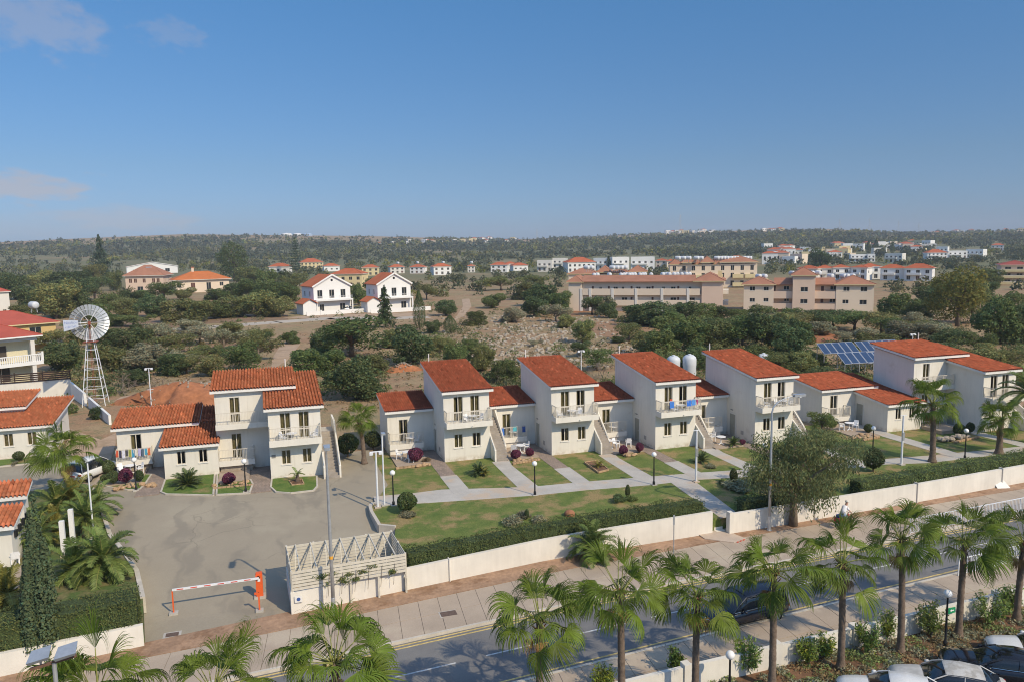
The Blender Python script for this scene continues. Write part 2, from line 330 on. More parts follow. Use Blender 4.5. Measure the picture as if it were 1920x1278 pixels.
def crown_variant(kind, seed):
    "unit trees: crown about 1 wide and 1 high, foot at the origin"
    g = np.random.default_rng(seed)
    if kind == 'scrub':
        lob = [(0, 0, .42, .31, .31, .4)]+[(math.cos(a)*.29*g.uniform(.5, 1.3), math.sin(a)*.29*g.uniform(.5, 1.3), g.uniform(.1, .76), g.uniform(.11, .24), g.uniform(.11, .24), g.uniform(.10, .24)) for a in np.arange(11)*.9+g.random()*6]
        p, n = lobes_points(lob, 6200, g, .16, 0.0, .28); v, f, t = cards(p, n, .05, .028, g, tone=(.62, 1.5))
        tk = trunk_mb(.35, .035, [(l[0]*.8, l[1]*.8, l[2]) for l in lob[1:6]], g)
    elif kind == 'loose':
        lob = [(g.normal()*.2, g.normal()*.2, g.uniform(.35, .8), g.uniform(.16, .26), g.uniform(.16, .26), g.uniform(.12, .2)) for _ in range(11)]
        p, n = lobes_points(lob, 3000, g, .3, 0.05, .3); v, f, t = cards(p, n, .06, .026, g, droop=.3)
        tk = trunk_mb(.42, .03, [(l[0]*.9, l[1]*.9, l[2]) for l in lob], g)
    elif kind == 'tall':
        lob = [(g.normal()*.1, g.normal()*.1, z, .24+.12*math.sin(z*3.1), .24+.12*math.sin(z*3.1), .2) for z in np.linspace(.3, .84, 6)]+[(math.cos(a)*.26, math.sin(a)*.26, g.uniform(.4, .75), .17, .17, .16) for a in np.arange(5)*1.3]
        p, n = lobes_points(lob, 4200, g, .2, .08, .25); v, f, t = cards(p, n, .05, .024, g, droop=.4)
        tk = trunk_mb(.5, .03, [(l[0]*.9, l[1]*.9, l[2]) for l in lob], g)
    elif kind == 'conifer':
        P_ = []; N_ = []
        for z in np.linspace(.12, .97, 22):
            r = .48*(1-z)**.75*(1+.15*g.normal()); k = int(7+6*(1-z))
            for j in range(k):
                a = g.random()*6.28; m = int(26*(r/.45)+6); s = g.random(m)
                q = np.stack([np.cos(a+g.normal(0, .12, m))*s*r, np.sin(a+g.normal(0, .12, m))*s*r, z-.10*s*s*(r/.4)+g.normal(0, .008, m)], 1)
                P_.append(q); N_.append(np.tile([math.cos(a)*.4, math.sin(a)*.4, .8], (m, 1)))
        p = np.concatenate(P_); n = np.concatenate(N_); v, f, t = cards(p, n, .06, .022, g, jitter=.6)
        tk = MB().tube([(0, 0, -.02), (0, 0, .5), (.005, 0, 1.0)], [.028, .018, .003], 7)
    elif kind == 'norfolk':
        P_ = []; N_ = []
        for z in np.linspace(.22, .97, 13):
            r = .5*(1-z)**.8+.03
            for j in range(6):
                a = j*1.047+z*9+g.normal()*.1; m = int(30*r/.4+8); s = g.random(m)
                q = np.stack([np.cos(a)*s*r+g.normal(0, .015, m), np.sin(a)*s*r+g.normal(0, .015, m), z+.05*s*r+g.normal(0, .008, m)], 1)
                P_.append(q); N_.append(np.tile([0, 0, 1.], (m, 1)))
        p = np.concatenate(P_); n = np.concatenate(N_); v, f, t = cards(p, n, .05, .02, g, jitter=.5)
        tk = MB().tube([(0, 0, -.02), (0, 0, .5), (0, 0, 1.0)], [.02, .014, .003], 6)
    elif kind == 'cypress':
        z = g.random(4200)**.85; r = .5*np.minimum(1, (1-z)*2.2)**.8*(.62+.5*np.minimum(1, z*5))*(1-np.abs(g.normal(0, .10, 4200))); a = g.random(4200)*6.28
        r *= (1+.11*np.sin(a*7+z*3)); p = np.stack([np.cos(a)*r, np.sin(a)*r, .03+z*.97], 1); n = np.stack([np.cos(a), np.sin(a), .3*np.ones_like(a)], 1)
        v, f, t = cards(p, n, .045, .03, g, jitter=.45); tk = MB().tube([(0, 0, -.02), (0, 0, .9)], [.06, .01], 6)
    elif kind == 'pepper':
        lob = [(math.cos(a)*r_, math.sin(a)*r_, g.uniform(.38, .8), g.uniform(.09, .17), g.uniform(.1, .19), g.uniform(.1, .19)) for a, r_ in zip(np.arange(13)*2.4, np.linspace(.05, .42, 13))]+[(0, 0, .85, .17, .17, .1), (.1, -.1, .62, .2, .2, .12)]
        p, n = lobes_points(lob, 8500, g, .34, .1, .35); v, f, t = cards(p, n, .034, .0095, g, droop=1.2, jitter=.6); hang = g.random(len(p)//3)
        q = p[:len(hang)].copy(); q[:, 2] -= hang*.16; v2, f2, t2 = cards(q, n[:len(hang)], .034, .009, g, droop=2.0); f2 = f2+len(v); v = np.concatenate([v, v2]); f = np.concatenate([f, f2]); t = np.concatenate([t, t2])
        tk = trunk_mb(.42, .032, [(l[0]*.9, l[1]*.9, l[2]) for l in lob], g, .02)
    elif kind == 'round':
        p, n = lobes_points([(0, 0, .56, .44, .44, .42), (.2, .1, .6, .28, .28, .28), (-.2, .12, .5, .28, .28, .3), (0, -.24, .55, .26, .26, .26)], 2600, g, .08, None, .08); v, f, t = cards(p, n, .085, .055, g)
        tk = trunk_mb(.35, .035, [(.2, .1, .5), (-.2, .05, .5), (0, -.2, .55)], g)
    elif kind == 'shrub':
        p, n = lobes_points([(g.normal()*.18, g.normal()*.18, g.uniform(.2, .6), .26, .26, .3) for _ in range(7)], 900, g, .25, .0, .3); v, f, t = cards(p, n, .12, .06, g)
        tk = trunk_mb(.2, .02, [(.2, .1, .5), (-.2, .05, .5), (0, -.2, .55)], g)
    elif kind == 'bare':
        mb = MB()
        def br(p, d, l, r, dep):
            e = p+d*l; mb.tube([p, p.lerp(e, .5)+Vector(g.normal(size=3))*l*.06, e], [r, r*.8, r*.55], 4, False)
            if dep == 0: return
            for _ in range(3 if dep > 1 else 4):
                dd = (d+Vector(g.normal(size=3))*.62+Vector((0, 0, .06))).normalized(); br(p.lerp(e, g.uniform(.55, 1)), dd, l*g.uniform(.55, .8), r*.55, dep-1)
        for _ in range(3): br(Vector((0, 0, 0)), (Vector(g.normal(size=3))*.45+Vector((0, 0, 1))).normalized(), .34, .016, 4)
        return mb.mesh('bare_twigs'), None
    me = npmesh('crown_'+kind, v, f, t); return me, tk.mesh('trunk_'+kind, True)
FOL = {
    'olive': mat('olive_foliage', (0.224, 0.237, 0.092), .75, .2, .8, tint=True, transl=.45, hue=.025, spec=.15),
    'dark': mat('dark_foliage', (0.122, 0.16, 0.067), .75, .2, .8, tint=True, transl=.45, hue=.02, spec=.15),
    'green': mat('green_foliage', (.148, .192, .066), .7, .2, .8, tint=True, transl=.42, hue=.02, spec=.2),
    'yellow': mat('yellow_green_foliage', (.215, .200, .055), .7, .2, .8, tint=True, transl=.42, hue=.02, spec=.2),
    'grey': mat('grey_green_foliage', (0.288, 0.282, 0.173), .8, .2, .8, tint=True, transl=.35, hue=.02, spec=.15),
    'brown': mat('dry_brown_foliage', (.22, .16, .095), .85, .2, .8, tint=True, transl=.3, spec=.1),
    'magenta': mat('magenta_flowers', (.19, .05, .095), .7, .3, 2, tint=True, transl=.35),
    'pepper': mat('pepper_tree_foliage', (.19, .213, .09), .7, .2, .8, tint=True, transl=.42, hue=.01, spec=.15),
    'pine': mat('blue_green_needles', (0.079, 0.113, 0.07), .7, .2, .8, tint=True, transl=.25, hue=.015),
}
BARK = mat('grey_brown_bark', (.16, .125, .09), .95, .25, 4, bump=.4, bscale=18)
TWIG = mat('dry_twigs', (.25, .20, .155), .9, .2, 4)
VAR = {}
def variants(kind):
    if kind not in VAR:
        k = {'scrub': 6, 'loose': 4, 'tall': 3, 'conifer': 2, 'norfolk': 1, 'cypress': 2, 'round': 3, 'shrub': 4, 'bare': 3, 'pepper': 2}[kind]
        VAR[kind] = [crown_variant(kind, 100+17*i+len(kind)) for i in range(k)]
    return VAR[kind]
_mc = {}
def with_mat(me, m):
    key = (me.name, m.name)
    if key not in _mc:
        if not me.materials: me.materials.append(m); _mc[key] = me
        else: c = me.copy(); c.materials.clear(); c.materials.append(m); _mc[key] = c
    return _mc[key]
TREES = []
def tree_at(pos, wm, hm, kind, fol, name, label, cat='tree', group=None, i=None):
    vs_ = variants(kind); i = int(rng.integers(len(vs_))) if i is None else i % len(vs_)
    cm, tm = vs_[i]; o = thing(name, label, cat, pos, float(rng.random()*6.28), group); o.scale = (wm, wm, hm)
    if kind == 'bare': obj('branches', with_mat(cm, TWIG), None, o)
    else:
        obj('crown', with_mat(cm, FOL[fol]), None, o); obj('trunk', with_mat(tm, BARK), None, o)
    TREES.append((pos[0], pos[1], wm)); return o
def tree_px(x, y, wpx, hpx, kind, fol, name, label, cat='tree', group=None, i=None):
    p = PT(x, y) if y < 640 else P(x, y); d = depth(p)
    return tree_at(p, wpx*d/FPX, hpx*d/FPX, kind, fol, name, label, cat, group, i)

# ---- palms
def fan_frond(elev, seed, R_=1.0, LP=.95, segs=36):
    "one washingtonia leaf along +X, its foot at the crown's heart: petiole and fan blade with hanging tips"
    g = np.random.default_rng(seed); mbp = MB(); pts = []; d = Vector((math.cos(elev), 0, math.sin(elev))); p = Vector((0.02, 0, 0)); side = Vector((0, 1, 0))
    for k in range(6):
        pts.append(p.copy()); p = p+d*(LP/5); d = (d+Vector((0, 0, -.05))).normalized()
    mbp.tube(pts, [.034, .027, .022, .018, .016, .013], 5)
    n = side.cross(d)*-1; n.normalize(); V = []; Fc = []; T = []; base = pts[-1]; half = R(46 if elev > 1.25 else 66 if elev > .95 else 94); fold = g.uniform(-.1, .45)
    for k in range(segs):
        a0 = -half+2*half*k/segs; a1 = -half+2*half*(k+1)/segs; am = (a0+a1)/2; Rk = R_*(.84+.22*math.cos(am))*g.uniform(.9, 1.08); ns = 9; lines = []
        dm = d*math.cos(am)+side*math.sin(am)+n*(fold*abs(math.sin(am))); dm.normalize(); wv = (side*math.cos(am)-d*math.sin(am)).normalized()
        q = base.copy(); dr = dm.copy(); sag = g.uniform(.75, 1.3); fuse = .42+.08*math.cos(am)
        for s in range(ns+1):
            r = s/ns; wd = (r*Rk*(a1-a0)*.53) if r < fuse else (fuse*Rk*(a1-a0)*.5)*(1-((r-fuse)/(1-fuse)))**.75
            up = dr.cross(wv).normalized()*-1; lines.append((q-wv*wd, q+up*wd*.7, q+wv*wd))
            dr = (dr+Vector((0, 0, -1))*(.02+1.6*max(0, r-.27)*sag)+wv*g.normal()*.02).normalized(); q = q+dr*(Rk/ns)
        b0 = len(V)
        for l in lines: V += [tuple(x) for x in l]
        kk = g.uniform(.8, 1.2)
        for s in range(ns):
            i = b0+s*3; Fc += [(i, i+1, i+4, i+3), (i+1, i+2, i+5, i+4)]; ye = 1+.3*(1-s/ns); T += [(kk*ye*1.04, kk*ye, kk*.9)]*2
    return mbp.mesh('petiole', True), npmesh('fan_blade', np.array(V), np.array(Fc), np.array(T))
PALMG = mat('palm_leaf', (.125, .185, .030), .5, .15, 1.5, tint=True, transl=.4, spec=.3, hue=.012)
PALMD = mat('feather_palm_leaf', (.155, .215, .058), .5, .15, 1.5, tint=True, transl=.38, spec=.3, hue=.012)
PETI = mat('palm_petiole', (.24, .25, .07), .5, .2, 3)
DEADP = mat('palm_dead_base', (.22, .10, .045), .9, .3, 5, bump=.4, bscale=20)
DEADLEAF = mat('dead_palm_leaf', (.26, .17, .09), .9, .2, 3, tint=True, transl=.2)
PTRUNK = mat('palm_trunk', (.17, .125, .092), .95, .22, 3.5, bump=.5, bscale=16, fine=.2)
FANS = None
def fans():
    global FANS
    if FANS is None:
        FANS = []
        for k, e in enumerate((87, 76, 62, 46, 30, 14, -4, -22, -42)):
            for j in range(2):
                pm, bl = fan_frond(R(e), 50+k*3+j, R_=1.3 if e > 0 else 1.18, LP=1.12); pm.materials.append(PETI); bl.materials.append(PALMG); FANS.append((e, pm, bl))
    return FANS
def palm_trunk(h, r, g, lean=(0, 0), ring=.12, flare=1.6):
    mb = MB(); k = max(8, int(h/ring)); pts = []; rad = []
    for i in range(k+1):
        t = i/k; pts.append((lean[0]*t*t, lean[1]*t*t, h*t)); fl = 1+(flare-1)*max(0, 1-t*h/.7)**2
        rad.append(r*fl*(1-.25*t)*(1+.035*((i % 2)*2-1)+.02*g.normal()))
    return mb.tube(pts, rad, 10)
def fan_palm(name, pos, h, label, group=None, n=26, s=1.0, seed=0, r=.17, lean=(0, 0), skirt=True):
    g = np.random.default_rng(seed+900); lean = (g.normal()*.12, g.normal()*.1); o = thing(name, label, 'palm', pos, 0, group)
    obj('trunk', palm_trunk(h, r, g, lean), PTRUNK, o, smooth=True)
    mb = MB(); c = Vector((lean[0], lean[1], h))
    for k in range(16):
        a = g.random()*6.28; z = h-.55+.5*g.random(); e = Vector((math.cos(a)*.2, math.sin(a)*.2, .22)); b = Vector((lean[0]+math.cos(a)*r*.6, lean[1]+math.sin(a)*r*.6, z)); mb.bar(b, b+e, .05, .02)
    lb = obj('leaf_bases', mb, DEADP, o); lb['kind'] = 'stuff'
    ff = fans()
    for k in range(n):
        t = (k+.5)/n; e = 88-122*t**.95+g.normal()*8; j = min(range(len(ff)), key=lambda q: abs(ff[q][0]-e)+g.random()*6); _, pm, bl = ff[j]
        a = k*2.39996+g.normal()*.18
        fr = obj('frond', bl, None, o, c+Vector((math.cos(a)*.06, math.sin(a)*.06, .12*(1-t)-.05)), a); fr.rotation_euler = (g.normal()*.4, 0, a); sc = s*g.uniform(.68, 1.14); fr.scale = (sc, sc, sc*g.uniform(.9, 1.1))
        obj('petiole', pm, None, fr)
    dd = [q for q in ff if q[0] < -30]
    for k in range(2+seed % 3):
        a = g.random()*6.28; _, pm, bl = dd[k % len(dd)]; fr = obj('dead_frond', with_mat(bl, DEADLEAF), None, o, c+Vector((0, 0, -.25)), a); fr.rotation_euler = (g.normal()*.3, R(24), a); sc = s*g.uniform(.45, .7); fr.scale = (sc, sc, sc); obj('petiole', with_mat(pm, DEADLEAF), None, fr)
    TREES.append((pos[0], pos[1], 3)); return o
def feather_frond(elev, L, seed, droop=.11, leaf=.38, npair=34):
    g = np.random.default_rng(seed); d = Vector((math.cos(elev), 0, math.sin(elev))); p = Vector((0, 0, 0)); pts = []; N = 14
    for k in range(N+1):
        pts.append(p.copy()); p = p+d*(L/N); d = (d+Vector((0, 0, -droop*(.4+1.2*k/N)))).normalized()
    mb = MB().tube(pts, [.022*(1-.8*k/N) for k in range(N+1)], 4); V = []; F_ = []; T = []
    for k in range(npair):
        t = .1+.9*k/npair; u = t*N; i = min(N-1, int(u)); q = pts[i].lerp(pts[i+1], u-i); tg = (pts[i+1]-pts[i]).normalized(); up = Vector((0, 1, 0)).cross(tg)*-1
        ll = leaf*math.sin(math.pi*min(1, .12+t*.86))**.6*g.uniform(.85, 1.1)
        for s in (-1, 1):
            dd = (tg*.55+Vector((0, s, 0))*.85+up*.35+Vector(g.normal(size=3))*.08).normalized(); e1 = q+dd*ll*.5; e2 = e1+(dd+Vector((0, 0, -.35))).normalized()*ll*.5; w_ = tg*.018
            b0 = len(V); V += [tuple(q-w_*.5), tuple(q+w_*.5), tuple(e1+w_), tuple(e1-w_), tuple(e2+w_*.15), tuple(e2-w_*.15)]; F_ += [(b0, b0+1, b0+2, b0+3), (b0+3, b0+2, b0+4, b0+5)]; kk = g.uniform(.75, 1.25); T += [(kk, kk, kk*.95)]*2
    return mb.mesh('rachis', True), npmesh('leaflets', np.array(V), np.array(F_), np.array(T))
FEATH = {}
def feather_palm(name, pos, h, L, label, group=None, n=24, seed=0, r=.18, fol=None, lo=-25, hi=82, leaf=.38, droop=.11, cat='palm'):
    g = np.random.default_rng(seed+300); o = thing(name, label, cat, pos, 0, group); key = (round(leaf, 2), round(droop, 2))
    if key not in FEATH: FEATH[key] = [(e,)+feather_frond(R(e), 1.0*(1 if L < 1 else 1), 70+k, droop, leaf/max(L, .8), 30) for k, e in enumerate((80, 62, 45, 28, 12, -5, -22))]
    if h > .15: obj('trunk', palm_trunk(h, r, g, (0, 0), .1, 1.2), PTRUNK, o, smooth=True)
    m = fol or PALMD
    for k in range(n):
        t = (k+.5)/n; e = hi-(hi-lo)*t**.9+g.normal()*5; q = min(FEATH[key], key=lambda v: abs(v[0]-e)+g.random()*5); a = k*2.39996+g.normal()*.2
        fr = obj('frond', with_mat(q[2], m), None, o, (0, 0, h), a); sc = L*g.uniform(.88, 1.1); fr.scale = (sc, sc, sc); obj('rachis', with_mat(q[1], PETI), None, fr)
    return o
# ---- hedges
def hedge(name, line, width, z0, ztop, label, fol, dens=170, leaf=.11, seed=1, topwob=.09):
    "clipped hedge along a polyline: leaf cards over all faces plus stems inside"
    g = np.random.default_rng(seed); o = thing(name, label, 'hedge', (line[0][0], line[0][1], z0)); org = np.array([line[0][0], line[0][1], z0]); Pp = []; Nn = []; core = MB()
    for a, b in zip(line[:-1], line[1:]):
        a = np.array(a, float); b = np.array(b, float); L = np.linalg.norm(b-a); u = (b-a)/L; nrm = np.array([-u[1], u[0]])
        za, zb = (ztop if not callable(ztop) else ztop(*a)), (ztop if not callable(ztop) else ztop(*b))
        for side in ('l', 'r', 't', 'e'):
            hgt = (za+zb)/2-z0; ar = L*(width if side == 't' else hgt) if side != 'e' else 2*width*hgt; m = int(ar*dens); s = g.random(m)*L; q = g.random(m)
            wob = .07*np.sin(s*2.1+a[0])+.05*np.sin(s*5.3)+.03*np.sin(q*9+s*3); zt = za+(zb-za)*s/L-z0+topwob*np.sin(s*1.3+a[1])*.6+topwob*.5*np.sin(s*3.7)
            if side == 't': off = (q-.5)*width; z = zt+wob-np.abs(g.normal(0, .05, m)); n3 = np.tile([0, 0, 1.], (m, 1))
            elif side == 'e': s = np.where(g.random(m) < .5, -.09, L+.09)+g.normal(0, .04, m); off = (q-.5)*width; z = g.random(m)*zt; n3 = np.tile([u[0], u[1], .1], (m, 1))
            else: sg = 1 if side == 'l' else -1; off = sg*(width/2+wob-np.abs(g.normal(0, .05, m))); z = q*zt; n3 = np.tile([nrm[0]*sg, nrm[1]*sg, .2], (m, 1))
            xy = a+np.outer(s, u)+np.outer(off, nrm); Pp.append(np.column_stack([xy, z+z0])-org); Nn.append(n3)
        w2 = width/2-.14; c = [a+nrm*w2, a-nrm*w2, b-nrm*w2, b+nrm*w2]; c = [(p-org[:2]) for p in c]
        core.hexa([(c[0][0], c[0][1], 0), (c[1][0], c[1][1], 0), (c[2][0], c[2][1], 0), (c[3][0], c[3][1], 0), (c[0][0], c[0][1], za-z0-.14), (c[1][0], c[1][1], za-z0-.14), (c[2][0], c[2][1], zb-z0-.14), (c[3][0], c[3][1], zb-z0-.14)])
    p = np.concatenate(Pp); n = np.concatenate(Nn); v, f, t = cards(p, n, leaf, leaf*.5, g, jitter=.45)
    obj('foliage', npmesh('hedge_leaves', v, f, t), FOL[fol], o); k = obj('inner_branches', core, mat('hedge_inside', (.05, .07, .025), .9, .3, 6, bump=.6, bscale=20, fine=.4), o); return o
# ------------------------------------------------------------------ the ground
def line(xs, ys): return lambda x: float(np.interp(x, xs, ys))
XS = [-70, -12, 0, 16, 30, 45, 60, 130]
NEARC = line(XS, [24.0, 28.3, 29.3, 30.6, 31.7, 32.8, 33.8, 38.5]); FARC = line(XS, [29.6, 33.8, 34.7, 36.2, 36.9, 37.7, 38.6, 43])
DIRT = line(XS, [33.2, 37.3, 38.3, 40.2, 41.0, 41.6, 42.2, 46]); WALL = line(XS, [34, 38.2, 39.9, 42.0, 42.3, 42.9, 43.9, 48.5])
NEARW = line(XS, [21.5, 25.6, 26.4, 27.3, 27.8, 28.4, 29.2, 33])
YB = line([-200, 6, 45, 100, 300], [66, 66, 61.5, 54.5, 50])
def ZB(x, y):
    if y < 0 or abs(math.atan2(x, max(y, .1))) > 1.4: return -1.25
    yb = YB(x); t = max(0, min(1, (y-(yb-3.2))/2.7)); return -1.25+1.22*t
def zlot(x, y):
    t = max(0, min(1, (57-y)/(57-41.5))); return -.9*t
def PL(x, y):
    z = 0.0
    for _ in range(12): p = P(x, y, z); z = zlot(p.x, p.y)
    return Vector((p.x, p.y, z))
def ground():
    ang = [YAW+R(a) for a in np.concatenate([np.arange(-50, 50.01, .5), np.arange(53, 310, 8)])]
    rad = [2, 15, 30, 40, 46, 50, 53, 55, 57, 58.5, 60, 61, 62, 63, 64, 65, 66, 67, 68, 70, 72, 75, 80, 90, 100, 120, 150, 200, 260, 330, 420, 520, 560]+list(np.geomspace(600, RIDGE, 44))+[2650, 2720, 2850, 3100, 3600, 5000, 9000]
    V = [(0, 0, -1.25)]; F_ = []
    na = len(ang)
    for r in rad:
        for a in ang:
            x, y = r*math.sin(a), r*math.cos(a); V.append((x, y, (ZB(x, y) if r < 560 else TZ(x, y)-.03)))
    mb = MB(); mb.v = V
    for k in range(len(rad)-1):
        for j in range(na):
            i = 1+k*na; mb.f.append((i+j, i+na+j, i+na+(j+1) % na, i+(j+1) % na))
    for j in range(na): mb.f.append((0, 1+j, 1+(j+1) % na))
    m = bpy.data.materials.new('dry_ground'); m.use_nodes = True; t = m.node_tree; b = t.nodes['Principled BSDF']; b.inputs['Roughness'].default_value = .95; b.inputs['Specular IOR Level'].default_value = .1
    g = nd(t, 'ShaderNodeNewGeometry').outputs['Position']; L = t.links
    def noise(s, det=6, ro=.6, dist=0):
        n = nd(t, 'ShaderNodeTexNoise'); n.inputs['Scale'].default_value = s; n.inputs['Detail'].default_value = det; n.inputs['Roughness'].default_value = ro; n.inputs['Distortion'].default_value = dist; L.new(g, n.inputs['Vector']); return n.outputs[0]
    def step(v, a, bb):
        n = nd(t, 'ShaderNodeMapRange', interpolation_type='SMOOTHSTEP'); L.new(v, n.inputs[0]); n.inputs[1].default_value = a; n.inputs[2].default_value = bb; return n.outputs[0]
    def mixc(f, a, c):
        n = nd(t, 'ShaderNodeMix', data_type='RGBA'); L.new(f, n.inputs[0])
        for s, v in ((6, a), (7, c)):
            if isinstance(v, tuple): n.inputs[s].default_value = (*v, 1)
            else: L.new(v, n.inputs[s])
        return n.outputs[2]
    cur = mixc(step(noise(.11), .4, .62), (.34, .215, .128), (.365, .265, .155))
    cur = mixc(step(noise(.035, 5), .48, .64), cur, (.30, .24, .13))      # dry grass
    cur = mixc(step(noise(.017, 4, .6, .6), .60, .72), cur, (.31, .135, .065))     # red earth
    cur = mixc(step(noise(.5, 6, .75), .50, .66), cur, (.195, .18, .095))    # low weeds
    cur = mixc(step(noise(.25, 8, .75), .62, .69), cur, (.44, .37, .28))    # bare limestone
    ln = nd(t, 'ShaderNodeVectorMath', operation='LENGTH'); L.new(g, ln.inputs[0]); fd = step(ln.outputs['Value'], 260, 560); fe = step(ln.outputs['Value'], 2100, 1500); fm = nd(t, 'ShaderNodeMath', operation='MULTIPLY'); L.new(fd, fm.inputs[0]); L.new(fe, fm.inputs[1]); fd = fm.outputs[0]; pn = step(noise(.006, 6, .7), .28, .52); mu = nd(t, 'ShaderNodeMath', operation='MULTIPLY'); L.new(fd, mu.inputs[0]); L.new(pn, mu.inputs[1])
    cur = mixc(mu.outputs[0], cur, (.165, .165, .09))                          # scrub-covered plain
    sp = noise(6, 3, .6); m2 = nd(t, 'ShaderNodeMapRange'); L.new(sp, m2.inputs[0]); m2.inputs[1].default_value = .3; m2.inputs[2].default_value = .7; m2.inputs[3].default_value = .72; m2.inputs[4].default_value = 1.22
    mm = nd(t, 'ShaderNodeMix', data_type='RGBA', blend_type='MULTIPLY'); mm.inputs[0].default_value = 1; L.new(cur, mm.inputs[6]); L.new(m2.outputs[0], mm.inputs[7])
    L.new(mm.outputs[2], b.inputs['Base Color'])
    bp = nd(t, 'ShaderNodeBump'); bp.inputs['Strength'].default_value = .6; bp.inputs['Distance'].default_value = .4; L.new(noise(1.2, 6, .7), bp.inputs['Height']); L.new(bp.outputs[0], b.inputs['Normal'])
    struct('ground', mb, m, 'dry brown scrubland rising to low hills on the horizon', 'ground', True)
ground()
RED = mat('red_earth', (.36, .145, .065), .95, .2, .8, bump=.5, bscale=5, fine=.15)
SAND = mat('sandy_track', (.42, .30, .20), .95, .12, .5, bump=.2, bscale=8, c3=(.34, .24, .15), c3s=.3, c3t=.58)
PALE = mat('pale_concrete_road', (.44, .385, .315), .95, .1, .1, bump=.1, bscale=5)
DIRTM = mat('brown_verge_dirt', (.34, .215, .135), .95, .2, .9, bump=.5, bscale=9, fine=.15, c3=(.24, .14, .08), c3s=.5, c3t=.58)
ASPH = mat('street_asphalt', (.165, .16, .155), .85, .1, .3, bump=.12, bscale=40, fine=.08, c3=(.20, .193, .18), c3s=.16, c3t=.58)
def lot_mat():
    m = mat('old_sandy_asphalt', (.318, .272, .2), .9, .07, .22, bump=.12, bscale=30, fine=.06, c3=(.35, .303, .222), c3s=.12, c3t=.55)
    t = m.node_tree; L = t.links; b = t.nodes['Principled BSDF']; src = b.inputs['Base Color'].links[0].from_socket
    g = nd(t, 'ShaderNodeNewGeometry').outputs['Position']
    nz = nd(t, 'ShaderNodeTexNoise'); nz.inputs['Scale'].default_value = .35; nz.inputs['Detail'].default_value = 4; L.new(g, nz.inputs['Vector'])
    add = nd(t, 'ShaderNodeVectorMath', operation='MULTIPLY_ADD'); L.new(nz.outputs['Color'], add.inputs[0]); add.inputs[1].default_value = (3, 3, 3); L.new(g, add.inputs[2])
    vo = nd(t, 'ShaderNodeTexVoronoi', feature='DISTANCE_TO_EDGE'); vo.inputs['Scale'].default_value = .16; L.new(add.outputs[0], vo.inputs['Vector'])
    cr = nd(t, 'ShaderNodeMapRange'); L.new(vo.outputs['Distance'], cr.inputs[0]); cr.inputs[1].default_value = .0; cr.inputs[2].default_value = .009; cr.inputs[3].default_value = .4; cr.inputs[4].default_value = 0
    n2 = nd(t, 'ShaderNodeTexNoise'); n2.inputs['Scale'].default_value = .13; L.new(g, n2.inputs['Vector'])
    k = nd(t, 'ShaderNodeMapRange', interpolation_type='SMOOTHSTEP'); L.new(n2.outputs[0], k.inputs[0]); k.inputs[1].default_value = .5; k.inputs[2].default_value = .62
    mu = nd(t, 'ShaderNodeMath', operation='MULTIPLY'); L.new(cr.outputs[0], mu.inputs[0]); L.new(k.outputs[0], mu.inputs[1])
    mx = nd(t, 'ShaderNodeMix', data_type='RGBA'); L.new(mu.outputs[0], mx.inputs[0]); L.new(src, mx.inputs[6]); mx.inputs[7].default_value = (.085, .075, .06, 1)
    # tyre-swept arcs and rain wash
    wv = nd(t, 'ShaderNodeTexNoise'); wv.inputs['Scale'].default_value = 1; wv.inputs['Detail'].default_value = 3; mp = nd(t, 'ShaderNodeMapping'); mp.inputs['Scale'].default_value = (.75, .16, .2); mp.inputs['Rotation'].default_value = (0, 0, .35); L.new(add.outputs[0], mp.inputs[0]); L.new(mp.outputs[0], wv.inputs['Vector'])
    ws = nd(t, 'ShaderNodeMapRange', interpolation_type='SMOOTHSTEP'); L.new(wv.outputs[0], ws.inputs[0]); ws.inputs[1].default_value = .52; ws.inputs[2].default_value = .68; ws.inputs[4].default_value = .55
    m2 = nd(t, 'ShaderNodeMix', data_type='RGBA'); L.new(ws.outputs[0], m2.inputs[0]); L.new(mx.outputs[2], m2.inputs[6]); m2.inputs[7].default_value = (.21, .185, .145, 1)
    L.new(m2.outputs[2], b.inputs['Base Color']); return m
LOT = lot_mat()
GRASS = mat('lawn_grass', (.105, .165, .032), .9, .2, 1.2, bump=.5, bscale=22, fine=.28, c2=(.165, .19, .046), c3=(.285, .21, .09), c3s=.42, c3t=.53)
GRASSG = mat('green_lawn_grass', (.085, .165, .026), .9, .2, 1.2, bump=.5, bscale=22, fine=.28, c2=(.14, .19, .04), c3=(.25, .20, .08), c3s=.35, c3t=.6)
KERB = mat('kerb_concrete', (.52, .47, .39), .9, .12, 1.5, bump=.1)
SLAB = mat('sandy_paving', (.405, .325, .245), .9, .1, .4, bump=.12, bscale=30, fine=.06, tint=False, c3=(.47, .39, .29), c3s=.25, c3t=.57)
JOINT = mat('paving_joint', (.24, .195, .15), .95, .1, 1)
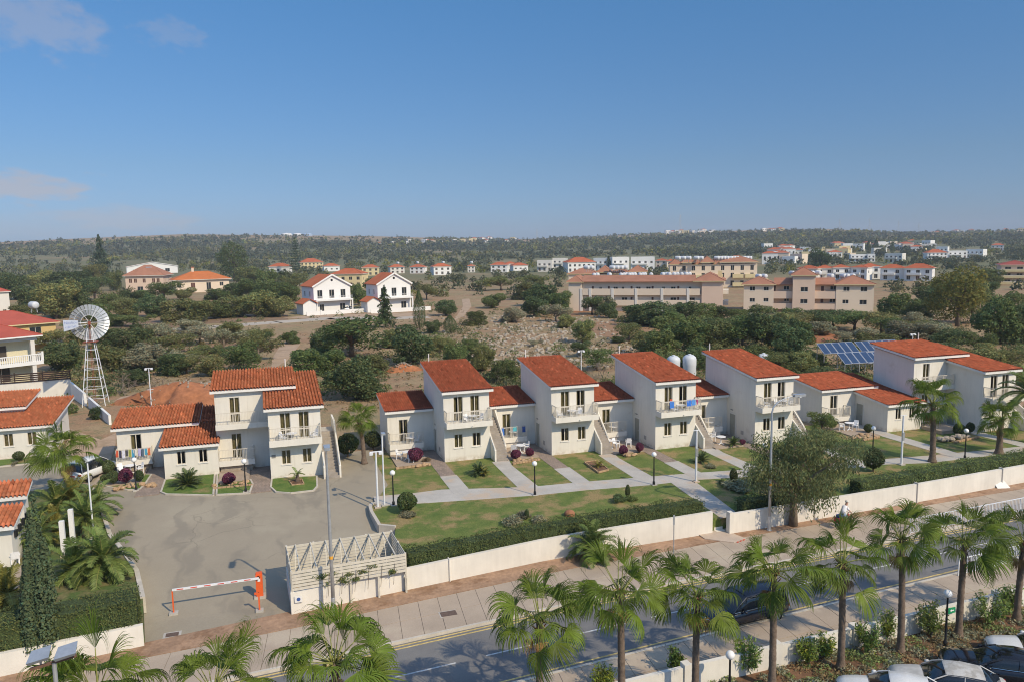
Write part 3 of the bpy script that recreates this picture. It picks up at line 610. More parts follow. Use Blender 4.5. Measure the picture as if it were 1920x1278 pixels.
def brick_path_mat():
    m = mat('brick_paving', (.30, .235, .185), .9, .12, 1.2, bump=.1, fine=.08); t = m.node_tree; L = t.links; b = t.nodes['Principled BSDF']; src = b.inputs['Base Color'].links[0].from_socket
    g = nd(t, 'ShaderNodeNewGeometry').outputs['Position']; br = nd(t, 'ShaderNodeTexBrick'); L.new(g, br.inputs['Vector']); br.inputs['Scale'].default_value = 1; br.inputs['Brick Width'].default_value = .2; br.inputs['Row Height'].default_value = .4; br.inputs['Mortar Size'].default_value = .012
    br.inputs['Color1'].default_value = (1.1, 1.06, 1.05, 1); br.inputs['Color2'].default_value = (.8, .8, .8, 1); br.inputs['Mortar'].default_value = (.6, .6, .6, 1)
    mm = nd(t, 'ShaderNodeMix', data_type='RGBA', blend_type='MULTIPLY'); mm.inputs[0].default_value = .8; L.new(src, mm.inputs[6]); L.new(br.outputs[0], mm.inputs[7]); L.new(mm.outputs[2], b.inputs['Base Color']); return m
BRICKP = brick_path_mat()
PATIO = mat('beige_patio_tiles', (.38, .30, .225), .9, .12, 1.2, bump=.1, fine=.1)
def sheet(name, poly, m, label, cat, z=0.0, thick=.6, kind='structure', parent=None):
    mb = MB().prism(poly, (lambda x, y: (z(x, y) if callable(z) else z)-thick), z)
    o = obj(name, mb, m, parent)
    if parent is None: tag(o, label, cat, kind=kind)
    return o
def XY(*pts, z=0.0): return [P(x, y, z).xy[:] for x, y in pts]
def XYL(*pts): return [PL(x, y).xy[:] for x, y in pts]
def strip(f0, f1, x0, x1, step=2.0):
    xs = list(np.arange(x0, x1, step))+[x1]; return [(x, f0(x)) for x in xs]+[(x, f1(x)) for x in reversed(xs)]
def gridsheet(name, f0, f1, x0, x1, z, m, label, cat, step=2.0, rows=1, thick=.5):
    mb = MB(); xs = list(np.arange(x0, x1, step))+[x1]
    for a, b in zip(xs[:-1], xs[1:]):
        mb.hexa([(a, f0(a), z-thick), (b, f0(b), z-thick), (b, f1(b), z-thick), (a, f1(a), z-thick), (a, f0(a), z), (b, f0(b), z), (b, f1(b), z), (a, f1(a), z)])
    return struct(name, mb, m, label, cat)
STREET, PAVE = -1.0, -.88
gridsheet('street', NEARC, FARC, -70, 130, STREET, ASPH, 'grey asphalt street with double yellow edge lines below the palms', 'street')
def paved(name, f0, f1, label, x0, x1, sx, rows):
    p = gridsheet(name, f0, f1, -70, 130, PAVE, JOINT if False else SLAB, label, 'pavement')
    x = x0; k = 0
    while x < x1:
        for r in range(rows):
            def pt(xx, t): return (xx+.35*(t-.5), f0(xx)+(f1(xx)-f0(xx))*t)
            e = .012; t0, t1 = r/rows+.004, (r+1)/rows-.004
            q = [pt(x+e, t0), pt(x+sx-e, t0), pt(x+sx-e, t1), pt(x+e, t1)]; zz = PAVE+.022+rng.normal()*.003
            obj('paving_slab', MB().hexa([(*c, PAVE-.05) for c in q]+[(*c, zz) for c in q]), SLAB, p)
        x += sx; k += 1
    p.data.materials.clear(); p.data.materials.append(JOINT); return p
far_pave = paved('pavement', lambda x: FARC(x)+.16, DIRT, 'wide sandy slab pavement on the far side of the street', -24, 94, 1.1, 2)
near_pave = paved('pavement', NEARW, lambda x: NEARC(x)-.16, 'sandy slab pavement striped by palm shadows beside the near wall', -4, 86, 1.1, 2)
for nm, f, s, lb in (('kerb', FARC, 1, 'pale kerb along the far edge of the street'), ('kerb', NEARC, -1, 'pale kerb along the near edge of the street')):
    gridsheet(nm, (lambda x, f=f, s=s: f(x)+(0 if s > 0 else -.155)), (lambda x, f=f, s=s: f(x)+(.155 if s > 0 else 0)), -70, 130, PAVE+.035, KERB, lb, 'kerb', thick=.3)
YEL = mat('yellow_road_paint', (.56, .42, .16), .8, .15, 1.5, fine=.2, bscale=12); WPT = mat('white_road_paint', (.5, .5, .48), .8, .2, 1.5, fine=.2, bscale=12)
for f, s, lb in ((FARC, -1, 'far'), (NEARC, 1, 'near')):
    for k, off in enumerate((.16, .42)):
        gridsheet('yellow_line', (lambda x, f=f, s=s, o=off: f(x)+s*o-.05), (lambda x, f=f, s=s, o=off: f(x)+s*o+.05), -60, 120, STREET+.004, YEL, f'{"outer" if k == 0 else "inner"} yellow line painted along the {lb} kerb of the street', 'road marking', thick=.003)
for k in range(-6, 20):
    x = k*4.5; c = lambda x: (NEARC(x)*.5+FARC(x)*.5)
    if 2 < x < 45: gridsheet('centre_line', lambda x: c(x)-.05, lambda x: c(x)+.05, x, x+3, STREET+.004, WPT, f'white centre dash on the street, {ORD[k-1]} from the left', 'road marking', thick=.003)
gridsheet('verge', lambda x: DIRT(x)+.01, lambda x: WALL(x)+.3, -70, 130, PAVE+.03, DIRTM, 'brown dirt verge between pavement and white wall', 'verge', 1.0)
# camera side car park and planting bed
CARP = mat('car_park_asphalt', (.10, .10, .10), .9, .1, .4, bump=.1)
gridsheet('car_park', lambda x: NEARW(x)-25, lambda x: NEARW(x)-2.4, -40, 80, -1.02, CARP, 'dark asphalt car park in the lower right corner', 'car park', 4)
gridsheet('planting_bed', lambda x: NEARW(x)-2.4, lambda x: NEARW(x)-.2, -40, 80, -.9, mat('bed_soil', (.17, .095, .055), .95, .25, 1.2, bump=.6, bscale=8, fine=.2), 'reddish planting bed between the near wall and the parked cars', 'planting bed', 2)
# parking lot
ENC = [P(546, 1071, 1.45), P(760, 1035.7, 1.45), P(733.6, 994, 1.45), P(536.6, 1022.5, 1.45)]
GL = P(272, 1207, -.95); lot_left = [PL(x, y) for x, y in ((270, 1150), (258, 1090), (232, 1045), (207, 1010), (197, 975), (186, 942), (170, 910))]
kerbR = [PL(x, y) for x, y in ((742, 1002), (712, 998), (697, 968), (694, 955), (700, 949))]
lotpoly = [(GL.x, 38.4), (.6, 39.2), (.45, 39.95), (ENC[3].x+.05, ENC[3].y), (ENC[2].x, ENC[2].y)]+[p.xy[:] for p in kerbR]+[(7.6, 54), (8.05, 56.5), (8.245, 57.5), (8.245, 68.5), (-2, 68.5), (-13.2, 70.5), (-14.2, 78), (-30, 78), (-45, 78), (-45, 64.5)]+[p.xy[:] for p in reversed(lot_left)]
def lot_sheet():
    # a fine grid clipped to the outline so that the sheet can follow the ramp
    from mathutils.geometry import intersect_point_tri_2d
    poly = [Vector(p) for p in lotpoly]
    import bmesh
    bm = bmesh.new(); vs_ = [bm.verts.new((p[0], p[1], 0)) for p in poly]; bm.faces.new(vs_)
    for y in np.arange(38.5, 58, 1.0):
        bmesh.ops.bisect_plane(bm, geom=bm.verts[:]+bm.edges[:]+bm.faces[:], plane_co=(0, y, 0), plane_no=(0, 1, 0))
    for v in bm.verts: v.co.z = zlot(v.co.x, v.co.y)
    bmesh.ops.triangulate(bm, faces=bm.faces[:])
    me = bpy.data.meshes.new('parking_lot'); bm.to_mesh(me); bm.free()
    tag(obj('parking_lot', me, LOT), 'old sandy grey asphalt parking lot in front of the left villa', 'parking lot', kind='structure')
lot_sheet()
# terraces (lawns) : raised solid sheets
tl = [(ENC[1].x+.1, WALL(ENC[1].x)+.25), (16, WALL(16)+.25), (27.2, WALL(27)+.25), (45, WALL(45)+.25), (60, WALL(60)+.25), (110, WALL(110)+.25), (110, YB(110)+1), (100, YB(100)+1), (70, YB(70)+1), (45, YB(45)+1), (20, YB(20)+1), (8.25, 67)]
lawn_poly = tl+[(8.25, 57.5)]+[(p.x+.02, p.y) for p in reversed(kerbR)]+[(ENC[2].x, ENC[2].y), (ENC[1].x+.02, ENC[1].y)]
sheet('lawn', lawn_poly, GRASS, 'large lawn with dry patches between the villa path and the street hedge', 'lawn', 0.0, 1.2)
lt = [(-60, 33.8), (-30, WALL(-30)+.25), (GL.x, WALL(GL.x)+.3)]+[p.xy[:] for p in lot_left]+[(-16, 66), (-45, 64)]+[(-60, 64)]
sheet('garden_terrace', lt, mat('garden_soil', (.16, .14, .06), .95, .2, .8, bump=.6, bscale=10, fine=.2, c3=(.08, .12, .03), c3s=.6, c3t=.5), 'green and brown garden terrace behind the left hedge', 'garden', 0.02, 1.2)
# low kerb wall of the lawn towards the lot
mb = MB(); kr = [(p.x, p.y) for p in kerbR]+[(7.0, 53.0)]
for a, b in zip(kr[:-1], kr[1:]): mb.bar((a[0], a[1], -.35), (b[0], b[1], -.35), .22, .95)
tag(obj('kerb_wall', mb, KERB), 'low concrete kerb wall where the big lawn meets the lot', 'kerb', kind='structure')
mb = MB(); kr = [p.xy for p in lot_left]
for a, b in zip(kr[:-1], kr[1:]): mb.bar((a[0], a[1], -.35), (b[0], b[1], -.35), .25, .9)
tag(obj('kerb_wall', mb, KERB), 'low stone kerb wall along the left edge of the lot', 'kerb', kind='structure')
# concrete paths on the big lawn
up = [(700, 930), (772, 924), (828, 917), (993, 912), (1100, 902), (1188, 895), (1315, 885), (1389, 880), (1480, 874), (1658, 860), (1743, 853), (1860, 842), (1935, 834)]
lo = [(1935, 846), (1861, 853), (1743, 867), (1658, 870), (1480, 888), (1423, 892), (1298, 899), (1225, 908), (1100, 918), (1001, 928), (876, 937), (785, 943), (705, 948)]
sheet('path', XY(*up, *lo), CONC, 'pale concrete path running along the front of the villa gardens', 'path', .012, .05)
sheet('path', [(27.9, WALL(28)+.2), (29.4, WALL(29)+.2), (30.6, 50.4), (28.7, 50.6)], CONC, 'short concrete path from the street steps to the villa path', 'path', .016, .05)
# ------------------------------------------------------------------ building helpers
def wallface(mb, O, U, N, w, z0, z1, ops, rv=.16):
    "one upright wall face with rectangular openings (u0,u1,z0,z1) and their reveals"
    O = Vector(O); U = Vector(U); N = Vector(N); Z = Vector((0, 0, 1))
    us = sorted({0, w, *[o[0] for o in ops], *[o[1] for o in ops]}); zs = sorted({z0, z1, *[o[2] for o in ops], *[o[3] for o in ops]})
    pt = lambda u, z, n=0: O+U*u+Z*(z-O.z)+N*n
    for a, b in zip(us[:-1], us[1:]):
        run = None
        for c, d in zip(zs[:-1], zs[1:]):
            hole = any(o[0] <= (a+b)/2 <= o[1] and o[2] <= (c+d)/2 <= o[3] for o in ops)
            if hole:
                if run: mb.quad(pt(a, run[0]), pt(b, run[0]), pt(b, run[1]), pt(a, run[1])); run = None
            else: run = (run[0], d) if run else (c, d)
        if run: mb.quad(pt(a, run[0]), pt(b, run[0]), pt(b, run[1]), pt(a, run[1]))
    for (a, b, c, d) in ops:
        mb.quad(pt(a, c), pt(a, d), pt(a, d, -rv), pt(a, c, -rv)); mb.quad(pt(b, c), pt(b, c, -rv), pt(b, d, -rv), pt(b, d))
        mb.quad(pt(a, d), pt(b, d), pt(b, d, -rv), pt(a, d, -rv)); mb.quad(pt(a, c), pt(a, c, -rv), pt(b, c, -rv), pt(b, c))
SIDES = {'f': lambda x0, x1, y0, y1: ((x0, y0), (1, 0, 0), (0, -1, 0), x1-x0, 0.0), 'r': lambda x0, x1, y0, y1: ((x1, y0), (0, 1, 0), (1, 0, 0), y1-y0, math.pi/2),
         'b': lambda x0, x1, y0, y1: ((x1, y1), (-1, 0, 0), (0, 1, 0), x1-x0, math.pi), 'l': lambda x0, x1, y0, y1: ((x0, y1), (0, -1, 0), (-1, 0, 0), y1-y0, -math.pi/2)}
def block(mb, x0, x1, y0, y1, z0, zf, zb=None, ops=None, rv=.16, top=True):
    "walls of a box whose front is zf and back zb high"
    ops = ops or {}; zb = zf if zb is None else zb; zl = min(zf, zb)
    for s, fn in SIDES.items():
        o, U, N, w, _ = fn(x0, x1, y0, y1); zz = zf if s == 'f' else zb if s == 'b' else zl
        wallface(mb, (o[0], o[1], z0), U, N, w, z0, zz, ops.get(s, []), rv)
    if abs(zf-zb) > .01:
        for x in (x0, x1): mb.poly([(x, y0, zl), (x, y1, zl), (x, y1, zb)] if zb > zf else [(x, y0, zl), (x, y1, zl), (x, y0, zf)])
    if top: mb.quad((x0, y0, zf), (x1, y0, zf), (x1, y1, zb), (x0, y1, zb))
    return mb
_wc = {}
def window(parent, side, box, u, z, w, h, style='casement', name='window', sill=True, curtain=None, pane=None, rv=.16):
    o, U, N, W, rz = SIDES[side](*box); pos = Vector((o[0], o[1], 0))+Vector(U)*u+Vector((0, 0, z)); key = (round(w, 2), round(h, 2), style, sill, rv)
    if key not in _wc:
        f = .05; d0, d1 = rv*.35, rv*.35+.06; mb = MB(); mb.box(0, f, d0, d1, 0, h).box(w-f, w, d0, d1, 0, h).box(f, w-f, d0, d1, 0, f).box(f, w-f, d0, d1, h-f, h)
        if style in ('casement', 'french', 'open'): mb.box(w/2-.035, w/2+.035, d0, d1, f, h-f)
        if style in ('french', 'open') and h > 1.6: mb.box(f, w/2-.035, d0, d1, h*.32, h*.32+.09).box(w/2+.035, w-f, d0, d1, h*.32, h*.32+.09)
        pm = MB().quad((f, d0+.03, f), (w-f, d0+.03, f), (w-f, d0+.03, h-f), (f, d0+.03, h-f)).mesh('pane')
        sm = MB().box(-.06, w+.06, -.06, .02, -.07, 0).mesh('sill') if sill else None
        _wc[key] = (mb.mesh('window'), pm, sm)
    fm, pm, sm = _wc[key]
    wn = obj(name, with_mat(fm, FRAME), None, parent, pos, rz); obj('pane', with_mat(pm, pane or GLASS), None, wn)
    if sm: obj('sill', with_mat(sm, WHITE), None, wn)
    if curtain:
        mb = MB(); y = rv*.35+.14
        for part in curtain:
            a, b = part; n = max(4, int((b-a)*w/.055)); pts = [(w*(a+(b-a)*k/n), y+.035*math.sin(k*1.9)+.01*math.sin(k*.7)) for k in range(n+1)]
            for p, q in zip(pts[:-1], pts[1:]): mb.quad((p[0], p[1], .03), (q[0], q[1], .03), (q[0], q[1], h-.06), (p[0], p[1], h-.06))
        obj('curtain', mb, CURT, wn, smooth=True)
    if style == 'open':
        mb = MB(); mb.bar((.06, .12, h/2), (.13, .42, h/2), .035, h-.14); mb.bar((w-.06, .12, h/2), (w-.13, .42, h/2), .035, h-.14); obj('open_leaf', mb, FRAME, wn)
    return wn
def railing(parent, pts, h=.95, sp=.115, r=.011, m=None, toprail=.05, name='railing'):
    mb = MB(); pts = [Vector(p) for p in pts]
    for a, b in zip(pts[:-1], pts[1:]):
        L = (b-a).length; u = (b-a)/L; mb.bar(a+Vector((0, 0, h)), b+Vector((0, 0, h)), toprail, toprail*.8); mb.bar(a+Vector((0, 0, .08)), b+Vector((0, 0, .08)), .03)
        for k in range(1, int(L/sp)): p = a+u*(k*sp); mb.bar(p+Vector((0, 0, .08)), p+Vector((0, 0, h)), r*2)
        nn = max(1, round(L/1.4))
        for k in range(0 if a == pts[0] else 1, nn+1): p = a+u*(L*k/nn); mb.bar(p, p+Vector((0, 0, h+.004)), .05)
    return obj(name, mb, m or RAIL, parent)
def roof_tiles(parent, x0, x1, y0, y1, z0, z1, pitch, m, seed=0, rowlen=.36, fascia=.2, slabm=None, holes=None):
    "mono-pitch roof from the eave (y0,z0) up to (y1,z1): white boarded slab with barrel tiles"
    slope = (z1-z0)/(y1-y0); th = fascia
    mb = MB().hexa([(x0, y0, z0-th), (x1, y0, z0-th), (x1, y1, z1-th), (x0, y1, z1-th), (x0, y0, z0), (x1, y0, z0), (x1, y1, z1), (x0, y1, z1)])
    rf = obj('roof', mb, slabm or WHITE, parent)
    g = np.random.default_rng(seed+5); n = max(2, round((x1-x0)/pitch)); L = math.hypot(y1-y0, z1-z0); rows = max(2, round(L/rowlen)); pp = (x1-x0+.04)/n
    prof = np.array([(0, .0), (.08, .55), (.22, .9), (.36, 1.0), (.5, .9), (.64, .55), (.72, .0), (.86, -.12)]); hgt = pitch*.55; k = len(prof)
    u = np.concatenate([x0-.02+pp*(i+prof[:, 0]) for i in range(n)]+[[x1+.02]]); zz = np.concatenate([prof[:, 1]*hgt for i in range(n)]+[[0]]); m_ = len(u)
    lift = .03; V = []; 
    jit = g.normal(0, .006, (rows, m_//k+2))
    for j in range(rows):
        s0, s1 = j/rows, (j+1)/rows
        jj = np.repeat(jit[j], k)[:m_]
        for s, l in ((s0-(.012 if j else .05/L), lift), (s1, .006)):
            V.append(np.stack([u, np.full(m_, y0+(y1-y0)*s)+jj*.8, np.full(m_, z0+(z1-z0)*s)+zz+l+.02+jj*.5], 1))
    V = np.concatenate(V); F_ = []; T = []
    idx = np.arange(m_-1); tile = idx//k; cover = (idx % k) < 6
    for j in range(rows):
        a = (2*j)*m_; q = np.stack([a+idx, a+idx+1, a+m_+idx+1, a+m_+idx], 1); F_.append(q)
        tq = g.uniform(.8, 1.14, n+1); tq[g.random(n+1) < .03] *= 1.45; tq[g.random(n+1) < .05] *= .7; tt = tq[tile]; hh = g.normal(0, .06, n+1)[tile]; tt = np.where(cover, tt, tt*.66); T.append(np.stack([tt, tt*(1+hh), tt*(1+hh*1.4)], 1))  # pans tinted darker than covers: trough shade put into the tile colour
        if j:
            b = (2*j-1)*m_; F_.append(np.stack([b+idx, b+idx+1, a+idx+1, a+idx], 1)); T.append(np.stack([tt, tt, tt], 1))
    # closed front ends of the covers along the eave
    t_ = obj('roof_tiles', npmesh('roof_tiles', V, np.concatenate(F_), np.concatenate(T)), m, rf); t_['kind'] = 'stuff'
    return rf
def balcony(parent, x0, x1, yw, dep, zb, zt, rail=.95, sides='lr', label=None):
    mb = MB().box(x0, x1, yw-dep, yw-dep+.14, zb, zt)
    mb.box(x0, x0+.14, yw-dep+.14, yw+.0, zb, zt).box(x1-.14, x1, yw-dep+.14, yw, zb, zt).box(x0+.14, x1-.14, yw-dep+.14, yw, zb, zb+.16)
    b = obj('balcony', mb, CREAM, parent); pts = []
    if 'l' in sides: pts.append((x0+.07, yw-.03, zt))
    pts += [(x0+.07, yw-dep+.07, zt), (x1-.07, yw-dep+.07, zt)]
    if 'r' in sides: pts.append((x1-.07, yw-.03, zt))
    railing(b, pts, rail); return b
def stairs(parent, x0, x1, ys, n, rise, run, zmax):
    "open-air stair going back from ys, between two solid parapets"
    st = obj('staircase', MB().hexa([(x0, ys, -.3), (x1, ys, -.3), (x1, ys+n*run+1.6, -.3), (x0, ys+n*run+1.6, -.3), (x0, ys, .0), (x1, ys, .0), (x1, ys+n*run+1.6, .02), (x0, ys+n*run+1.6, .02)]), CONC, parent)
    sm = MB().box(0, x1-x0, 0, run+.03, 0, rise).mesh('step'); sm.materials.append(mat('stair_step', (.33, .29, .245), .9, .15, 2, bump=.15)); mb = MB()
    for k in range(n):
        obj('step', sm, None, st, (x0, ys+k*run, k*rise))
        mb.box(x0, x1, ys+k*run+run+.03, ys+n*run+1.6, k*rise+.005, (k+1)*rise-.004) if k < n-1 else None
    obj('stair_body', MB().poly([(x0+.01, ys+.02, 0), (x0+.01, ys+n*run, 0), (x0+.01, ys+n*run, zmax-.02)]).poly([(x1-.01, ys+.02, 0), (x1-.01, ys+n*run, 0), (x1-.01, ys+n*run, zmax-.02)]).box(x0, x1, ys+n*run+.03, ys+n*run+1.6, 0.02, zmax), CONC, st)
    return st
def parapet(parent, x, ys, ye, zs, ze, w=.14, zb=-.2, ext=0):
    mb = MB().hexa([(x, ys, zb), (x+w, ys, zb), (x+w, ye, zb), (x, ye, zb), (x, ys, zs), (x+w, ys, zs), (x+w, ye, ze), (x, ye, ze)])
    if ext: mb.box(x, x+w, ye+.002, ye+ext, zb, ze)
    o = obj('stair_parapet', mb, CREAM, parent)
    r = MB().tube([(x+w/2, ys+.06, zs-.0), (x+w/2, ys+.12, zs+.22), (x+w/2, ye-.1, ze+.22), (x+w/2, ye-.02, ze)], .02, 6); obj('handrail', r, RAIL, o); return o
def door(parent, x, y, z, w, h, side=-1, m=None, name='door'):
    "door leaf with frame on a wall facing -x (side -1) or +x"
    s = side; d = obj(name, MB().box(min(x, x+s*.03), max(x, x+s*.03), y, y+w, z, z+h), m or DOORM, parent)
    fr = MB(); a, b = sorted((x+s*.002, x+s*.05)); fr.box(a, b, y-.07, y, z, z+h+.07).box(a, b, y+w, y+w+.07, z, z+h+.07).box(a, b, y, y+w, z+h, z+h+.07); obj('door_frame', fr, CREAM, d)
    obj('door_handle', MB().box(*sorted((x+s*.03, x+s*.09)), y+.08, y+.2, z+1.0, z+1.04), GALV, d); return d
def antenna(parent, x, y, z, h=.8): return obj('vent_pipe', MB().cyl((x, y, z-.2), (x, y, z+h), .05, .05, 8), WHITE, parent)
SIGN = mat('house_number_plate', (.25, .24, .22), .5, .1, 3)
def villa(org, label, tint, seed, wing_open='casement', towels=()):
    v = thing('villa', label, 'house', org, 0, 'row of villas with stepped red roofs')
    H0 = (0, 4.0, 0, 8.2); ops = {'f': [(.87, 1.67, 3.45, 5.55), (2.32, 3.12, 3.45, 5.55), (.87, 1.6, 1.16, 2.32), (2.45, 3.18, 1.16, 2.32)]}
    mb = MB(); block(mb, *H0, -1.2, 5.78, 6.95, ops); obj('wall', mb, CREAM, v)
    W = (-4.1, -.003, 4.4, 9.0); mb = MB(); block(mb, *W, -1.2, 3.58, 4.22, {'f': [(1.0, 1.8, 1.0, 2.98)]}); obj('wing_wall', mb, CREAM, v)
    roof_tiles(v, -.2, 4.28, -.42, 8.65, 6.05, 7.35, .195, tint, seed)
    roof_tiles(v, -4.33, -.02, 4.0, 9.2, 3.83, 4.58, .195, tint, seed+1)
    cs = [((0, .3), (.62, 1)), ((0, .45), (.55, 1)), ((0, .25), (.75, 1)), ((0, 1),)]
    g = random.Random(seed); st = lambda: g.choice(cs)
    for u in (.87, 2.32): window(v, 'f', H0, u, 3.45, .8, 2.1, 'french' if g.random() < .7 else 'open', 'balcony_door', False, st())
    for u in (.87, 2.45): window(v, 'f', H0, u, 1.16, .73, 1.16, 'casement', 'window', True, st())
    window(v, 'f', W, 1.0, 1.0, .8, 1.98, wing_open, 'terrace_door', False, st())
    balcony(v, 0.0, 3.98, 0, 1.05, 3.05, 3.5); obj('water_spout', MB().cyl((2.2, -1.05, 3.2), (2.2, -1.2, 3.17), .03, .03, 6), CREAM, v)
    balcony(v, -4.1, -1.05, 4.4, .95, .55, 1.0, .95, 'l')
    obj('terrace_base', MB().box(-4.05, -1.2, 3.6, 4.398, -.3, .54), CREAM, v)
    obj('wall_hatch', MB().box(-.85, -.42, 4.37, 4.397, 1.25, 1.75), CREAM, v); door(v, 0, 3.0, 0.02, .85, 2.1)
    obj('meter_box', MB().box(-.03, -.002, 1.7, 2.1, .5, .85), mat('grey_box', (.38, .36, .33), .7), v); obj('number_plate', MB().box(-.02, -.002, 3.4, 3.8, 2.45, 2.55), SIGN, v)
    stairs(v, 4.16, 5.3, -1.35, 16, .18, .26, 2.88); parapet(v, 4.02, -1.35, 2.8, .95, 3.75, ext=1.6); parapet(v, 5.3, -.1, 3.1, .95, 3.75, ext=1.3)
    antenna(v, .6, 8.5, 7.35)
    return v
def complex_house(org, label, tint, seed, pitch=.24, clothes=True):
    v = thing('villa', label, 'house', org, 0, 'large stepped villas at the ends of the row'); g = random.Random(seed)
    cs = [((0, .34), (.66, 1)), ((0, .5), (.55, 1)), ((0, 1),), ((0, .42), (.58, 1))]; st = lambda: g.choice(cs)
    FT = (0, 4.0, 0, 9.2); mb = MB(); block(mb, *FT, -1.2, 5.5, 6.75, {'f': [(.88, 1.68, 3.2, 5.3), (2.3, 3.1, 3.2, 5.3), (.88, 1.58, 1.15, 2.3), (2.48, 3.18, 1.15, 2.3)]}); obj('wall', mb, CREAM, v)
    TR = (-4.1, 2.2, 4.1, 9.25); mb = MB(); block(mb, *TR, -1.2, 6.45, 7.1, {'f': [(1.12, 1.92, 4.0, 6.08), (1.12, 1.92, 1.0, 3.05)]}); obj('rear_wall', mb, CREAM, v)
    LF = (-8.05, -4.0, 3.07, 8.4); mb = MB(); block(mb, *LF, -1.2, 2.45, 3.15, {'f': [(.95, 1.6, 1.15, 2.22), (2.58, 3.23, 1.15, 2.22)]}); obj('low_wall', mb, CREAM, v)
    LR = (-12.05, -5.6, 7.3, 11.9); mb = MB(); block(mb, *LR, -1.2, 3.4, 3.98, {'f': [(1.0, 1.85, 1.0, 2.97)]}); obj('low_rear_wall', mb, CREAM, v)
    roof_tiles(v, -.3, 4.28, -.4, 9.5, 5.74, 7.02, pitch, tint, seed); roof_tiles(v, -4.4, 2.35, 3.7, 9.6, 6.75, 7.5, pitch, tint, seed+1)
    roof_tiles(v, -8.35, -3.85, 2.68, 8.6, 2.66, 3.42, pitch, tint, seed+2); roof_tiles(v, -12.4, -5.62, 6.9, 12.2, 3.62, 4.3, pitch, tint, seed+3); roof_tiles(v, -5.6, -4.15, 7.9, 12.1, 3.36, 4.0, pitch, tint, seed+4)
    for u in (.88, 2.3): window(v, 'f', FT, u, 3.2, .8, 2.1, 'french', 'balcony_door', False, st())
    for u in (.88, 2.48): window(v, 'f', FT, u, 1.15, .7, 1.15, 'casement', 'window', True, ((0, 1),))
    window(v, 'f', TR, 1.12, 4.0, .8, 2.08, 'french', 'balcony_door', False, ((0, .45), (.5, 1))); window(v, 'f', TR, 1.12, 1.0, .8, 2.05, 'french', 'balcony_door', False, ((0, .45), (.5, 1)))
    for u in (.95, 2.58): window(v, 'f', LF, u, 1.15, .65, 1.07, 'casement', 'window', True, None if clothes else ((0, .4), (.7, 1)))
    window(v, 'f', LR, 1.0, 1.0, .85, 1.97, 'open', 'balcony_door', False, ((0, .35),))
    balcony(v, 0, 4.0, 0, 1.05, 2.85, 3.35); balcony(v, -4.08, -.01, 4.1, 1.0, 3.62, 4.05, .95, ''); balcony(v, -3.98, -1.2, 4.1, 1.0, .6, 1.05, .9, 'r'); balcony(v, -12.1, -9.35, 7.3, 1.0, .6, 1.0, .95, 'lr')
    obj('terrace_base', MB().box(-3.9, -1.4, 3.4, 4.098, -.3, .59), GREYSTONE, v); obj('terrace_base', MB().box(-12.0, -9.5, 6.6, 7.298, -.3, .59), GREYSTONE, v)
    door(v, 0, 2.9, .02, .85, 2.1); door(v, -8.05, 6.2, .02, .85, 2.05); obj('number_plate', MB().box(.12, .42, -.02, -.002, 1.75, 2.0), SIGN, v); obj('wall_hatch', MB().box(-.75, -.3, 4.07, 4.097, 1.35, 1.85), CREAM, v)
    stairs(v, 4.1, 5.2, -1.35, 16, .18, .27, 2.88); parapet(v, 3.98, -1.35, .0, .95, 1.9); parapet(v, 5.2, -1.3, 3.0, .95, 3.75, ext=2.4); antenna(v, 1.7, 9.4, 7.5)
    return v
LO, RO = (-.26, 62.18, 0), (63.4, 53.75, 0)
VA = [(13.79, 62.08, 0), (22.98, 60.8, 0), (32.14, 59.2, 0), (41.21, 57.53, 0)]
lefth = complex_house(LO, 'large cream villa with orange tiled roofs behind the parking lot', TILEO, 11)
righth = complex_house(RO, 'large cream villa with red roofs at the right end of the row', TILE, 31, .22, False)
vnames = ['two-storey cream villa with striped red roof nearest the tall lamp on the lot', 'two-storey cream villa with a blue towel on its low terrace', 'two-storey cream villa with blue towels hanging on its upper balcony', 'two-storey cream villa behind the feathery tree and the curved street lamp']
for k, (o, nm) in enumerate(zip(VA, vnames)): villa(o, nm, TILE, 40+7*k, 'open' if k in (1, 3) else 'french')
